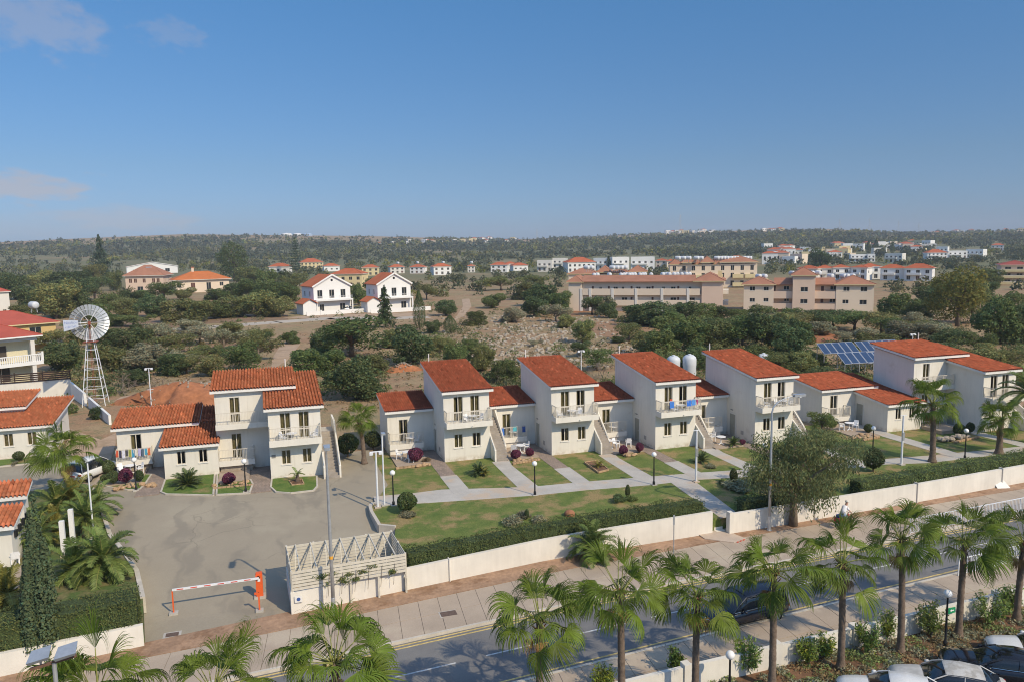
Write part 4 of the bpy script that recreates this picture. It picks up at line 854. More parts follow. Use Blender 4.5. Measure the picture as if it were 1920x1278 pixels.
# more of the same family at the left edge
def edge_house():
    v = thing('bungalow', 'low cream bungalow with two windows and an orange roof at the left edge', 'house', (-19.35, 77.42, 0))
    B1 = (-13, 0, 0, 8.2); mb = MB(); block(mb, *B1, -1, 2.6, 3.55, {'f': [(9.62, 10.35, 1.1, 2.25), (11.45, 12.2, 1.1, 2.25)]}); obj('wall', mb, CREAM, v)
    for u in (9.62, 11.45): window(v, 'f', B1, u, 1.1, .74, 1.15, 'casement', 'window', True, ((0, .46), (.54, 1)))
    roof_tiles(v, -13.3, .62, -.4, 8.5, 2.8, 3.85, .24, TILEO, 71)
    mb = MB(); block(mb, -13, -2.75, 4.2, 8.9, 2.9, 3.7, 4.3); obj('upper_wall', mb, CREAM, v); roof_tiles(v, -13.3, -2.45, 3.8, 9.3, 3.9, 4.6, .24, TILEO, 73)
edge_house()
def small_house_left():
    c1, c2, c3, c4 = P(26, 986, 2.55), P(53, 942.5, 3.2), P(50, 929, 2.95), P(70, 897, 3.6)
    v = thing('bungalow', 'low cream bungalow with two stepped orange roofs behind the cypress', 'house', (c1.x, c1.y, 0))
    d = c2.y-c1.y; B1 = (-9, -.3, .45, d); mb = MB(); block(mb, *B1, -1, 2.35, 3.0); obj('wall', mb, CREAM, v); roof_tiles(v, -9.3, 0, 0, d, 2.55, 3.2, .24, TILEO, 81)
    dx, dy = c3.x-c1.x, c3.y-c1.y; e = c4.y-c3.y; B2 = (-9, dx-.35, dy+.4, dy+e); mb = MB(); block(mb, *B2, -1, 2.75, 3.4); obj('rear_wall', mb, CREAM, v); roof_tiles(v, -9.3, dx, dy, dy+e, 2.95, 3.6, .24, TILEO, 82)
    for k in range(4): obj('wall_bracket', MB().box(-.297, -.17, .9+k*.75, 1.2+k*.75, 1.6+.1*k, 2.0+.1*k), BLACKM, v)
small_house_left()
# gardens in front: brick paths, patios, lawns with kerbs
def gbox(name, o, x0, x1, y0, y1, m, label, cat, z, th=.3, kind='structure'): return tag(obj(name, MB().box(x0, x1, y0, y1, z-th, z), m, None, (o[0], o[1], 0)), label, cat, kind=kind)
ordn = ['first', 'second', 'third', 'fourth']
for k, o in enumerate(VA):
    yend = {0: -6.5, 1: -6.9, 2: -6.6, 3: -6.6}[k]
    gbox('brick_path', o, -1.25, -.02, -3.9, 4.38, BRICKP, f'brick paved path to the side door of the {ordn[k]} two-storey villa', 'path', .02); gbox('path', o, -1.3, .05, -8.6, -3.9, CONC, f'concrete path leading from the brick path of the {ordn[k]} two-storey villa', 'path', .018)
    mb = MB().prism([(3.75, -1.4), (5.25, -1.4), (5.0, -3), (5.15, -9.2), (3.6, -9.2), (3.7, -3)], -.3, .014); tag(obj('path', mb, CONC, None, (o[0], o[1], 0)), f'concrete path from the stair foot of the {ordn[k]} two-storey villa', 'path', kind='structure')
    gbox('patio', o, -4.1, -1.27, -.2, 3.6, PATIO, f'beige tiled patio under the low terrace of the {ordn[k]} two-storey villa', 'patio', .1)
for o, nm in ((RO, 'right end villa'),):
    gbox('path', o, -1.4, -.02, -7.5, 4.0, CONC, 'concrete path beside the tall block of the right end villa', 'path', .02); gbox('path', o, -9.6, -8.07, -6.0, 7.0, CONC, 'concrete path beside the low block of the right end villa', 'path', .02)
    gbox('patio', o, -12.3, -9.62, 2.2, 6.6, PATIO, 'beige patio with white table by the low block of the right end villa', 'patio', .1); gbox('patio', o, -4.0, -1.42, .6, 3.4, PATIO, 'raised stone patio behind the tall fan palm at the right end villa', 'patio', .3)
o = LO
gbox('brick_path', o, -1.62, -.02, -3.1, 4.0, BRICKP, 'brick path beside the tall block of the left villa', 'path', .06); gbox('brick_path', o, -9.75, -8.07, -.9, 7.2, BRICKP, 'brick path beside the low block of the left villa', 'path', .06)
gbox('patio', o, -4.0, -1.64, .2, 3.5, PATIO, 'beige patio below the middle balcony of the left villa', 'patio', .14); gbox('patio', o, -13.3, -9.77, 2.6, 6.7, PATIO, 'beige patio under the laundry balcony of the left villa', 'patio', .14)
def kerbed(poly, lab, m=GRASSG, z=.09):
    mb = MB().prism(poly, -.4, z); s = tag(obj('lawn', mb, m), lab, 'lawn', kind='structure'); kb = MB(); n = len(poly)
    for a, b in zip(poly, poly[1:]+poly[:1]): kb.bar((a[0], a[1], -.14), (b[0], b[1], -.14), .13, .5)
    obj('kerb', kb, KERB, s)
kerbed(XY((310, 900), (302, 923), (312, 927), (400, 929), (403, 887), (360, 893)), 'small lawn with a cycad in front of the low block of the left villa')
kerbed(XY((408, 888), (406, 928), (468, 925), (474, 908), (470, 900)), 'small planted bed with a purple bush in front of the left villa')
kerbed(XY((510, 897), (508, 914), (518, 923), (545, 925), (588, 920), (595, 912), (594, 893)), 'small lawn with a young palm in front of the tall block of the left villa')
kerbed(XY((199, 888), (195, 912), (240, 919), (262, 918), (272, 908), (284, 890)), 'planted bed with round bushes at the left end of the left villa')
kerbed([(-40, 76.9), (-19.4, 77.0), (-19.8, 74.6), (-40, 73.5)], 'narrow lawn strip under the windows of the villa at the left edge')
sheet('sandy_track', XY((134, 804), (189, 824), (217, 811), (217, 830), (205, 872), (180, 885), (150, 868), (120, 838)), SAND, 'sandy track between the left villas', 'track', .02, .1)
# ------------------------------------------------------------------ boundary walls
def seg_wall(name, pts, th, z0, ztops, m, label, cap=None, pil=None):
    o = thing(name, label, 'wall', (pts[0][0], pts[0][1], 0)); ox, oy = pts[0]; mb = MB()
    for (a, b, za, zb) in zip(pts[:-1], pts[1:], ztops[:-1], ztops[1:]):
        a = Vector((a[0]-ox, a[1]-oy)); b = Vector((b[0]-ox, b[1]-oy)); u = (b-a).normalized(); n = Vector((-u.y, u.x))*th/2
        c = [a-n, b-n, b+n, a+n]; mb.hexa([(*p, z0) for p in c]+[(*c[0], za), (*c[1], zb), (*c[2], zb), (*c[3], za)])
    obj('wall_panel', mb, m, o)
    for (x, y, w, h, zz) in (pil or []): obj('pilaster', MB().box(x-ox-w/2, x-ox+w/2, y-oy-.2, y-oy+.2, z0, zz), m, o)
    return o
xs = list(np.linspace(.45, 27.1, 12)); seg_wall('boundary_wall', [(x, WALL(x)) for x in xs], .22, -1.3, [.3+.012*x for x in xs], WALLW, 'long white boundary wall under the hedge, from the slatted enclosure to the steps', pil=[(9.2, WALL(9.2), .05, 0, .45), (18.2, WALL(18.2), .05, 0, .55)])
xs = list(np.linspace(28.15, 120, 24)); seg_wall('boundary_wall', [(x, WALL(x)-(.45 if x < 29 else .45)) for x in xs], .22, -1.3, [.42+.002*x for x in xs], WALLW, 'long white boundary wall running right from the street steps', pil=[(28.2, WALL(28.2)-.45, .3, 0, .6), (35.0, WALL(35)-.45, .12, 0, .58), (44.2, WALL(44.2)-.45, .08, 0, .6), (53.0, WALL(53)-.45, .08, 0, .62)])
xs = list(np.linspace(-60, GL.x, 10)); seg_wall('boundary_wall', [(x, WALL(x)+.1) for x in xs], .25, -1.3, [.2]*10, WALLW, 'white boundary wall below the hedge beside the cypress')
xs = list(np.linspace(9, 60, 18)); seg_wall('boundary_wall', [(x, NEARW(x)-.12) for x in xs], .2, -1.3, [.12]*18, WALLW, 'low white wall with pillars between street and car park', pil=[(x, NEARW(x)-.12, .34, 0, .26) for x in (11.5, 16.3, 21.0, 25.4, 30.0, 34.6, 39.4)])
# steps and ramp at the street gate
st = thing('entrance_steps', 'concrete steps and sloping slab at the gap in the white wall', 'steps', (27.6, 42.0, 0))
for k in range(5): obj('step', MB().box(-.15+.02*k, .5, .15+k*.34, .5+k*.34, -1.2, -.78+k*.17), WALLW, st)
obj('landing', MB().hexa([(-1.5, -.55, -1.0), (.75, -.55, -1.0), (.75, .5, -1.0), (-1.5, .3, -1.0), (-1.5, -.55, -.80), (.75, -.55, -.80), (.75, .5, -.78), (-1.5, .3, -.78)]), mat('pink_slab', (.50, .40, .31), .9, .1, 1), st)
obj('ramp_slab', MB().hexa([(-1.5, -.56, -1.0), (-.1, -1.75, -1.0), (.95, -1.45, -1.0), (.75, -.56, -1.0), (-1.5, -.56, -.80), (-.1, -1.75, -.80), (.95, -1.45, -.79), (.75, -.56, -.80)]), MATS['pink_slab'], st)
for k in range(3): a_ = Vector((0, -1.77, -.84)).lerp(Vector((.95, -1.47, -.83)), .1+k*.3); b_ = Vector((0, -1.77, -.84)).lerp(Vector((.95, -1.47, -.83)), .25+k*.3); obj('red_marker', MB().bar(a_, b_, .05, .07), mat('red_paint', (.5, .06, .04), .6), st)
# hedges
hedge('hedge', [(ENC[1].x+.3, WALL(8)+.75)]+[(x, WALL(x)+.75) for x in (10, 14, 18, 22, 26.6)], 1.15, 0, lambda x, y: 1.0+.012*x, 'long clipped green hedge above the white wall, ending at the street steps', 'green', 190, .1, 3)
hedge('hedge', [(x, WALL(x)+.45) for x in (29.6, 33, 37)], 1.0, 0, 1.0, 'short shaded hedge between the street steps and the feathery tree', 'dark', 150, .1, 4)
hedge('hedge', [(x, WALL(x)+.55) for x in (39.5, 45, 50, 56, 62, 70, 80)], 1.3, 0, 1.15, 'clipped hedge above the white wall at the right, below the fan palms', 'green', 150, .11, 5)
hedge('hedge', [(x, WALL(x)+1.1) for x in (-30, -22, -16, -11, GL.x-.35)], 1.9, 0, 1.5, 'thick green hedge behind the white wall beside the gate, around the cypress', 'green', 200, .1, 6, .14)
# ------------------------------------------------------------------ slatted enclosure
def enclosure():
    fl, fr, br, bl = [Vector((p.x, p.y, 0)) for p in ENC]; zt = 1.45; o = thing('slatted_enclosure', 'cream slatted wooden enclosure with open rafters beside the barrier', 'enclosure', (fl.x, fl.y, 0)); W_ = mat('cream_painted_wood', (.60, .555, .46), .7, .1, 2, bump=.1)
    L = lambda p, z=0: Vector((p.x-fl.x, p.y-fl.y, z))
    for (a, b, z0, n, nm) in ((fl, fr, .37, 6, 'front'), (bl, br, -.15, 9, 'back'), (fl, bl, -.1, 8, 'side'), (fr, br, .1, 7, 'side')):
        h = (zt-z0)/n
        for k in range(n): obj('slat', MB().bar(L(a, z0+h*(k+.5)), L(b, z0+h*(k+.5)), .03, h*.78), W_, o)
        m = max(2, round((b-a).length/1.5))
        for k in (range(m+1) if nm != 'side' else range(1, m)): p = L(a).lerp(L(b), k/m); obj('post', MB().box(p.x-.05, p.x+.05, p.y+.02, p.y+.1, -1.0, zt), W_, o)
    mb = MB()
    for k in range(7):
        t = (k+.6)/7.2; a = L(bl).lerp(L(br), t); b = L(fl).lerp(L(fr), max(0, t-.06)+.05); c = L(fl).lerp(L(fr), t-.06)
        obj('rafter', MB().bar((a.x, a.y, zt-.02), (b.x, b.y, zt-.02), .05, .09), W_, o); obj('brace', MB().bar((a.x, a.y-.05, zt-.06), (c.x*.6+a.x*.4, c.y*.6+a.y*.4, -.1), .035, .05), W_, o)
    obj('left_wall', MB().bar(L(fl, -.2), L(bl, -.35), .16, 1.15), WALLW, o)
    for k, (t, s, w) in enumerate(((.18, .35, 1.1), (.38, .3, .9), (.55, .3, 1.0), (.75, .45, 1.3), (.9, .3, 1.2))):
        p = fl.lerp(fr, t).lerp(bl.lerp(br, t), .45); tree_at((p.x, p.y, -.6), w, 1.5, 'shrub', 'green', 'climbing_plant', ['leafy shrub in the left end of the slatted enclosure', 'low leafy shrub second from the left in the slatted enclosure', 'leafy shrub in the middle of the slatted enclosure', 'tall bluish shrub in the right part of the slatted enclosure', 'leafy shrub in the right corner of the slatted enclosure'][k], 'shrub')
    g = np.random.default_rng(3); pts = []
    for k in range(14):
        t = g.uniform(.25, .9); z = g.uniform(.35, 1.05); m = g.integers(20, 60); pts.append(np.stack([fl.x+(fr.x-fl.x)*(t+g.normal(0, .022, m)), fl.y+(fr.y-fl.y)*t-.08+g.normal(0, .03, m), z+g.normal(0, .06, m)], 1))
    p = np.concatenate(pts); v, f, t = cards(p-np.array([fl.x, fl.y, 0]), np.tile([0, -1., .3], (len(p), 1)), .1, .06, g); vn = thing('vine', 'thin green vine growing through the front slats of the enclosure', 'vine', (fl.x, fl.y, 0)); obj('leaves', npmesh('vine_leaves', v, f, t), FOL['green'], vn)
    mb = MB(); stems = np.linspace(.3, .88, 6)
    for t in stems: mb.tube([(L(fl).lerp(L(fr), t).x, L(fl).lerp(L(fr), t).y-.07, -.2), (L(fl).lerp(L(fr), t+.02).x, L(fl).lerp(L(fr), t+.02).y-.07, 1.0)], .012, 4)
    obj('stem', mb, BARK, vn)
    sg = thing('notice_plate', 'small white notice with a blue mark on the wall of the enclosure', 'sign', (.85, 39.82, -.05)); obj('plate', MB().box(-.2, .2, -.03, 0, -.17, .17), WHITE, sg); obj('blue_mark', MB().cyl((0, -.031, 0), (0, -.036, 0), .1, .1, 12), mat('blue_mark', (.05, .1, .3), .5), sg)
enclosure()
# ------------------------------------------------------------------ barrier
def barrier():
    OR = mat('orange_paint', (.72, .12, .03), .45, .06, 3); RW = mat('barrier_red', (.6, .08, .05), .5)
    b0 = PL(487, 1118); b1 = PL(326, 1150); b2 = PL(487, 1145); o = thing('boom_barrier', 'orange and white boom barrier closing the parking lot entrance', 'barrier', b0)
    L = lambda p: Vector(p)-Vector(b0); zt = 1.18
    obj('cabinet', MB().box(-.16, .2, -.16, .16, .1, 1.32).box(-.14, .18, -.14, .14, 1.32, 1.4), OR, o); obj('cabinet_base', MB().box(-.28, .32, -.28, .28, -.15, .1), CONC, o); obj('label_plate', MB().box(-.06, .08, -.168, -.161, .95, 1.12), PLASTIC, o); obj('boom_pivot', MB().cyl((-.02, -.2, zt), (-.02, -.16, zt), .09, .09, 12), BLACKM, o)
    e = L(b1); a = Vector((.02, -.26, zt)); b = Vector((e.x, e.y, e.z+1.32)); bm_ = obj('boom', MB().bar(a, b, .06, .11), METALW, o)
    for k in range(6): t = .1+k*.155; p, q = a.lerp(b, t), a.lerp(b, t+.075); obj('red_stripe', MB().bar(p+Vector((0, -.005, 0)), q+Vector((0, -.005, 0)), .066, .05), RW, bm_)
    obj('rest_post', MB().bar((e.x, e.y, e.z), (e.x, e.y, e.z+1.26), .07), OR, o); obj('rest_base', MB().box(e.x-.22, e.x+.22, e.y-.18, e.y+.18, e.z-.1, e.z+.1), CONC, o)
    c = L(b2); obj('key_post', MB().bar((c.x, c.y, c.z), (c.x, c.y, c.z+1.05), .08).bar((c.x+.0, c.y, c.z+1.0), (c.x-.22, c.y, c.z+1.0), .1), OR, o); obj('key_post_base', MB().box(c.x-.2, c.x+.2, c.y-.18, c.y+.18, c.z-.1, c.z+.1), CONC, o)
    mh = PL(323, 1189); dr = thing('drain_cover', 'rusty square drain cover at the parking lot entrance', 'drain cover', mh); obj('lid', MB().box(-.3, .3, -.2, .2, .0, .02), mat('rusty_iron', (.13, .09, .07), .8, .2, 6), dr); obj('frame', MB().box(-.42, .42, -.3, .3, -.05, .012), CONC, dr)
    mh = P(841, 1150, PAVE); dr = thing('drain_cover', 'dark square drain cover set in the far pavement', 'drain cover', mh); obj('lid', MB().box(-.42, .42, -.26, .26, .02, .032), MATS['rusty_iron'], dr); obj('frame', MB().box(-.48, .48, -.32, .32, -.05, .026), CONC, dr)
barrier()
# ------------------------------------------------------------------ lamps and poles
def garden_lamp(p, label, h=2.15):
    o = thing('garden_lamp', label, 'lamp', p, 0, 'black garden lamps with white globes'); obj('post', MB().lathe([(.1, 0), (.1, .25), (.055, .3), (.05, h*.55), (.06, h*.56), (.045, h*.6), (.04, h), (.09, h+.03)], 12), BLACKM, o, smooth=True)
    obj('globe', MB().sphere((0, 0, h+.2), .19, 16, 10), GLOBE, o, smooth=True); obj('base', MB().box(-.2, .2, -.2, .2, -.1, .04), CONC, o)
for (x, y, z, l) in ((255.5, 917.5, .09, 'globe lamp on a black post beside the round purple bush left of the brick path'), (461, 921, .09, 'globe lamp on a black post between the two brick paths of the left villa'), (738, 946, 0, 'globe lamp beside the white poles and the leafy shrub at the lot corner'), (1003, 927, 0, 'globe lamp on the path in front of the second two-storey villa'), (1226, 908, 0, 'globe lamp on the path in front of the third two-storey villa'), (1433, 889, 0, 'globe lamp half hidden by the feathery tree'), (1636, 853, 0, 'globe lamp behind the dark bush by the green lawn at the right'), (1809, 859, 0, 'globe lamp on a tall black post between the two fan palms')):
    garden_lamp(P(x, y, z), l)
garden_lamp(P(1772, 1211, -.9), 'globe lamp in the planting bed beside the black car', 2.4); garden_lamp((17.6, 25.9, -.9), 'globe lamp against the near white wall at the bottom edge', 1.75)
def street_lamp(p, h, label, ang, reach):
    o = thing('street_lamp', label, 'street lamp', p); d = Vector((math.cos(ang), math.sin(ang), 0)); pts = [Vector((0, 0, 0)), Vector((0, 0, h*.5)), Vector((0, 0, h-1.1))]+[Vector((0, 0, h-1.1))+d*(reach*(1-math.cos(t)))*.98+Vector((0, 0, 1.0*math.sin(t))) for t in (.3, .6, .9, 1.2, 1.45)]
    obj('pole', MB().tube(pts, [.11, .085, .06, .05, .045, .04, .035, .035], 10), GALV, o, smooth=True); e = pts[-1]+d*.1; obj('base', MB().lathe([(.16, -.3), (.16, .1), (.115, .12), (.11, 1.0), (.09, 1.05)], 12), GALV, o)
    hd = obj('lamp_head', MB().hexa([e+d*-.25+d.cross(Vector((0, 0, 1)))*s*.16+Vector((0, 0, z)) if k in (0, 1) else e+d*.55+d.cross(Vector((0, 0, 1)))*s*.13+Vector((0, 0, z+.02)) for z in (-.06, .09) for k, s in ((0, -1), (1, 1), (2, 1), (3, -1))]), GALV, o); obj('lens', MB().sphere(tuple(e+d*.15+Vector((0, 0, -.07))), .16, 10, 6, .5), GLOBE, o)
    obj('number_band', MB().cyl((0, 0, 3.1), (0, 0, 3.25), .108, .106, 10), mat('orange_band', (.7, .35, .05), .5), o)
street_lamp((2.55, 39.05, -.9), 9.4, 'tall grey street lamp in front of the slatted enclosure', R(-92), 1.3)
street_lamp((30.9, 41.35, -.9), 9.1, 'tall grey street lamp with a curved arm in front of the feathery tree', R(-8), 1.9)
def pole(p, h, label, kind, r=.05, m=None, cat='pole'):
    m = m or METALW; o = thing('lamp_pole', label, cat, p); obj('post', MB().cyl((0, 0, -.1), (0, 0, h), r, r*.85, 10), m, o); obj('base', MB().box(-.22, .22, -.22, .22, -.1, .06), CONC, o)
    if kind in ('T', 'TT'): obj('crossbar', MB().bar((-.42, 0, h), (.42, 0, h), .05, .07), m, o); obj('floodlight', MB().box(-.45, -.2, -.14, .06, h-.2, h-.04), m, o); obj('floodlight', MB().box(.2, .45, -.14, .06, h-.2, h-.04), m, o)
    if kind == 'TT': obj('lower_crossbar', MB().bar((-.35, 0, h*.45), (.35, 0, h*.45), .05, .05), m, o)
    if kind == 'arm': obj('arm', MB().bar((0, 0, h-.02), (.0, -.5, h+.1), .05), m, o); obj('lamp_head', MB().box(-.13, .13, -.85, -.35, h+.05, h+.16), GALV, o)
    if kind == 'cctv': obj('junction_box', MB().box(-.1, .1, -.12, -.04, h*.5, h*.66), GALV, o); obj('crossbar', MB().bar((-.3, 0, h), (.3, 0, h), .05), m, o)
pole(P(708.5, 950, .02), 4.0, 'white pole with short crossbar at the lot corner, left of two', 'T', .075); pole(P(721, 946, .02), 5.2, 'taller white pole with a curved lamp head at the lot corner', 'arm', .06)
pole(P(1305, 902, .02), 4.0, 'white pole with crossbar on the path in front of the third two-storey villa', 'cctv', .085); pole(P(1690, 870, .02), 4.05, 'white pole with crossbar on the path left of the tall fan palm', 'cctv', .085)
pole(P(176, 1008, .02), 4.9, 'thin white flagpole among the feather palms left of the lot', 'none', .05)
pole(P(284, 762), 4.6, 'thin white floodlight mast standing before the red earth mound', 'TT', .06); pole(P(1090, 735), 5.2, 'thin white floodlight mast behind the roofs of the second and third villas', 'TT', .06); pole(P(1708, 700), 5.4, 'thin white floodlight mast behind the right end villa', 'T', .06)
for k, (x, y, h) in enumerate(((121, 1042, 2.2), (138, 1024, 2.4))): p = P(x, y, .02); o = thing('white_column', ['shorter white garden column between the palms', 'taller white garden column between the palms'][k], 'column', p); obj('shaft', MB().box(-.13, .13, -.13, .13, 0, h), WHITE, o); obj('plinth', MB().box(-.18, .18, -.18, .18, -.1, .15), CONC, o)
def floodlight_near():
    p = AY(104, 1268, 14.0); top = AY(104, 1240, 14.0); o = thing('floodlight_mast', 'two grey floodlights on a rusty crossbar at the bottom left', 'floodlight', (p.x, p.y, 0)); z = top.z
    obj('pole', MB().cyl((0, 0, -1.2), (0, 0, z), .04, .035, 10), GALV, o); RU = mat('rusty_bar', (.16, .09, .06), .8, .2, 8); obj('crossbar', MB().bar((-.36, .0, z-.06), (.34, .0, z+.06), .045), RU, o)
    for k, x in enumerate((-.2, .2)):
        f = obj('floodlight', MB().hexa([(x-.15, -.12, z+.06), (x+.15, -.12, z+.12), (x+.14, .12, z+.2), (x-.14, .12, z+.14), (x-.17, -.16, z+.12), (x+.17, -.16, z+.18), (x+.15, .12, z+.26), (x-.15, .12, z+.2)]), GALV, o); obj('bracket', MB().bar((x, .02, z), (x, .0, z+.12), .03), GALV, f)
floodlight_near()
pp = thing('road_sign', 'thin grey sign post with a small plate on the verge', 'sign', P(1263, 1052, PAVE)); obj('post', MB().cyl((0, 0, 0), (0, 0, 2.9), .03, .03, 8), GALV, pp); obj('plate', MB().box(-.05, .05, -.02, .02, 2.3, 2.9), GALV, pp)
sg = thing('green_sign', 'small green and white sign on the near wall beside the globe lamp', 'sign', (P(1789, 1140, .1).x, NEARW(31)-.3, -.05)); obj('plate', MB().box(-.22, .22, -.03, 0, -.14, .14), mat('sign_green', (.02, .28, .12), .5), sg); obj('arrow', MB().poly([(-.12, -.034, 0), (-.02, -.034, -.07), (-.02, -.034, -.03), (.13, -.034, -.03), (.13, -.034, .03), (-.02, -.034, .03), (-.02, -.034, .07)]), PLASTIC, sg)
# railing on the far pavement at the right
fr = thing('pedestrian_railing', 'white metal pedestrian railing along the street at the right', 'railing', (39.0, FARC(39)+.35, PAVE)); railing(fr, [(0, 0, 0), (6, FARC(45)-FARC(39), 0), (13, FARC(52)-FARC(39), 0), (24, FARC(63)-FARC(39), 0)], 1.0, .14, .012, METALW, .05)
fr = thing('pedestrian_railing', 'white metal pedestrian railing at the near kerb behind the rightmost palms', 'railing', (36.5, NEARC(36.5)-.35, PAVE)); railing(fr, [(0, 0, 0), (6, NEARC(42.5)-NEARC(36.5), 0), (14, NEARC(50.5)-NEARC(36.5), 0)], 1.0, .14, .012, METALW, .05)
bn = thing('leaning_panel', 'white panel leaning against the wall at the far right of the street', 'panel', P(1862, 912, -.88)); obj('panel', MB().hexa([(-.1, -.5, 0), (.9, -.75, 0), (.95, -.7, 0), (-.05, -.42, 0), (-.2, .3, .95), (.6, .2, .95), (.65, .25, .95), (-.15, .35, .95)]), WHITE, bn); obj('prop', MB().bar((.3, .1, 0), (.2, .25, .85), .06), WHITE, bn)
# ------------------------------------------------------------------ palms of the street row
row = [(1010, 1160, 26.3, 24, .98, 'first of the street row, right of the drain cover'), (1166, 1107, 26.3, 25, .98, 'second palm of the street row, below the feather palm at the wall'), (1306, 1117, 26.5, 24, .96, 'third palm of the street row, below the sign post'), (1453, 1073, 26.6, 24, .98, 'fourth palm of the street row, in front of the dark moving car'), (1584, 1054, 26.8, 24, .95, 'fifth of the street row, with a reddish neck below the cyclist'), (1698, 1011, 27.0, 24, .95, 'sixth palm of the street row, just right of the cyclist'), (1807, 1017, 27.2, 24, .97, 'seventh of the street row, right of the green sign'), (1916, 1014, 27.5, 24, .97, 'last palm of the street row, cut by the right edge')]
for k, (x, y, Y, n, s, l) in enumerate(row):
    c = AY(x, y, Y-.6); fan_palm('fan_palm', (c.x, c.y, -.9), c.z+.9, 'fan palm: '+l, 'row of fan palms along the near side of the street', n, s, k, .165)
for k, (x, y, Y, s, l) in enumerate(((628, 1247, 25.0, .98, 'fan palm crown at the bottom edge, in front of the tall street lamp'), (398, 1300, 25.0, 1.0, 'fan palm tips at the bottom edge, below the boom barrier'), (185, 1300, 24.5, 1.0, 'fan palm tips at the bottom left, beside the floodlights'))):
    c = AY(x, y, Y); fan_palm('fan_palm', (c.x, c.y, -.9), c.z+.9, l, 'row of fan palms along the near side of the street', 30, s, 20+k, .165)
for k, (b, t, s, r, l) in enumerate((((1748, 865), (1755, 757), 1.12, .24, 'tall fan palm on the villa lawn in front of the right end villa'), ((1873, 850), (1874, 787), .95, .27, 'short thick fan palm on the lawn at the far right'), ((683, 868), (685, 788), .85, .2, 'fan palm between the left villa and the first two-storey villa'), ((128, 935), (130, 846), 1.2, .2, 'fan palm standing over the white van at the left'))):
    p = P(*b); h = (b[1]-t[1])*depth(p)/FPX*1.02; fan_palm('fan_palm', p, h, l, None, 30, s, 40+k, r)
def fpalm(x, y, h, L, label, n=22, seed=0, z=0.0, fol=None, hi=82, lo=-20, leaf=.42, droop=.10, r=.16, name='feather_palm', cat='palm'):
    return feather_palm(name, P(x, y, z), h, L, label, None, n, seed, r, fol, lo, hi, leaf, droop, cat)
YPALM = mat('yellowing_palm_leaf', (.24, .215, .05), .5, .2, 2, tint=True, transl=.3)
fpalm(1111, 1050, .9, 1.75, 'feather palm growing on the verge against the white wall', 34, 1, -.88, lo=-30, r=.22)
fpalm(196, 1082, 1.0, 2.15, 'big feather palm behind the hedge beside the lot entrance', 46, 2, .02, lo=-35, leaf=.5, r=.2, droop=.14); fpalm(140, 1085, .6, 2.0, 'dark arching feather palm right of the cypress', 26, 3, .02, lo=-35, leaf=.5)
fpalm(162, 1003, 1.2, 1.9, 'feather palm with a thick scaly trunk left of the lot', 26, 4, .02, r=.3); fpalm(110, 975, 1.0, 2.1, 'feather palm in front of the bungalow roof', 26, 5, .02, lo=-30); fpalm(140, 968, 1.2, 2.0, 'yellowing feather palm under the fan palm', 24, 6, .02, YPALM, lo=-30)
fpalm(105, 1008, .8, 1.6, 'yellow tipped feather palm between the cypress and the white columns', 20, 7, .02, YPALM); fpalm(72, 1030, .9, 1.8, 'feather palm beside the bungalow patio', 24, 8, .02); fpalm(15, 1130, .5, 1.9, 'pale feather palm at the left edge above the hedge', 24, 9, .02, YPALM)
fpalm(182, 968, 1.0, 1.9, 'green feather palm right of the thin flagpole', 24, 10, .02, lo=-30)
c = AY(1932, 738, 49.5); feather_palm('feather_palm', (c.x, c.y, 0), c.z, 3.0, 'tall feather palm reaching in at the right edge', None, 34, 11, .2, None, -30, 82, .55, .12)
CYC = mat('cycad_leaf', (.09, .13, .05), .5, .2, 2, tint=True, transl=.2)
for k, (x, y, L, n, l) in enumerate(((352, 911, 1.35, 44, 'big cycad on the small lawn of the left villa'), (898, 889, .95, 34, 'dark cycad on the lawn of the first two-storey villa'), (909, 890, .6, 20, 'small yellow cycad beside the dark one'), (1315, 866, .85, 30, 'cycad in the bed in front of the third two-storey villa'), (1375, 836, .8, 26, 'cycad beside the patio of the fourth two-storey villa'), (1122, 877, .62, 18, 'small cycad with orange tips in the framed bed'))):
    fpalm(x, y, .18, L, l, n, 60+k, 0.02, CYC if k not in (2, 5) else YPALM, 75, 0, .3, .05, .15, 'cycad', 'cycad')
fpalm(558, 902, .55, .75, 'young palm in a stone ring on the small lawn', 9, 70, .09, hi=70, lo=5, leaf=.2)
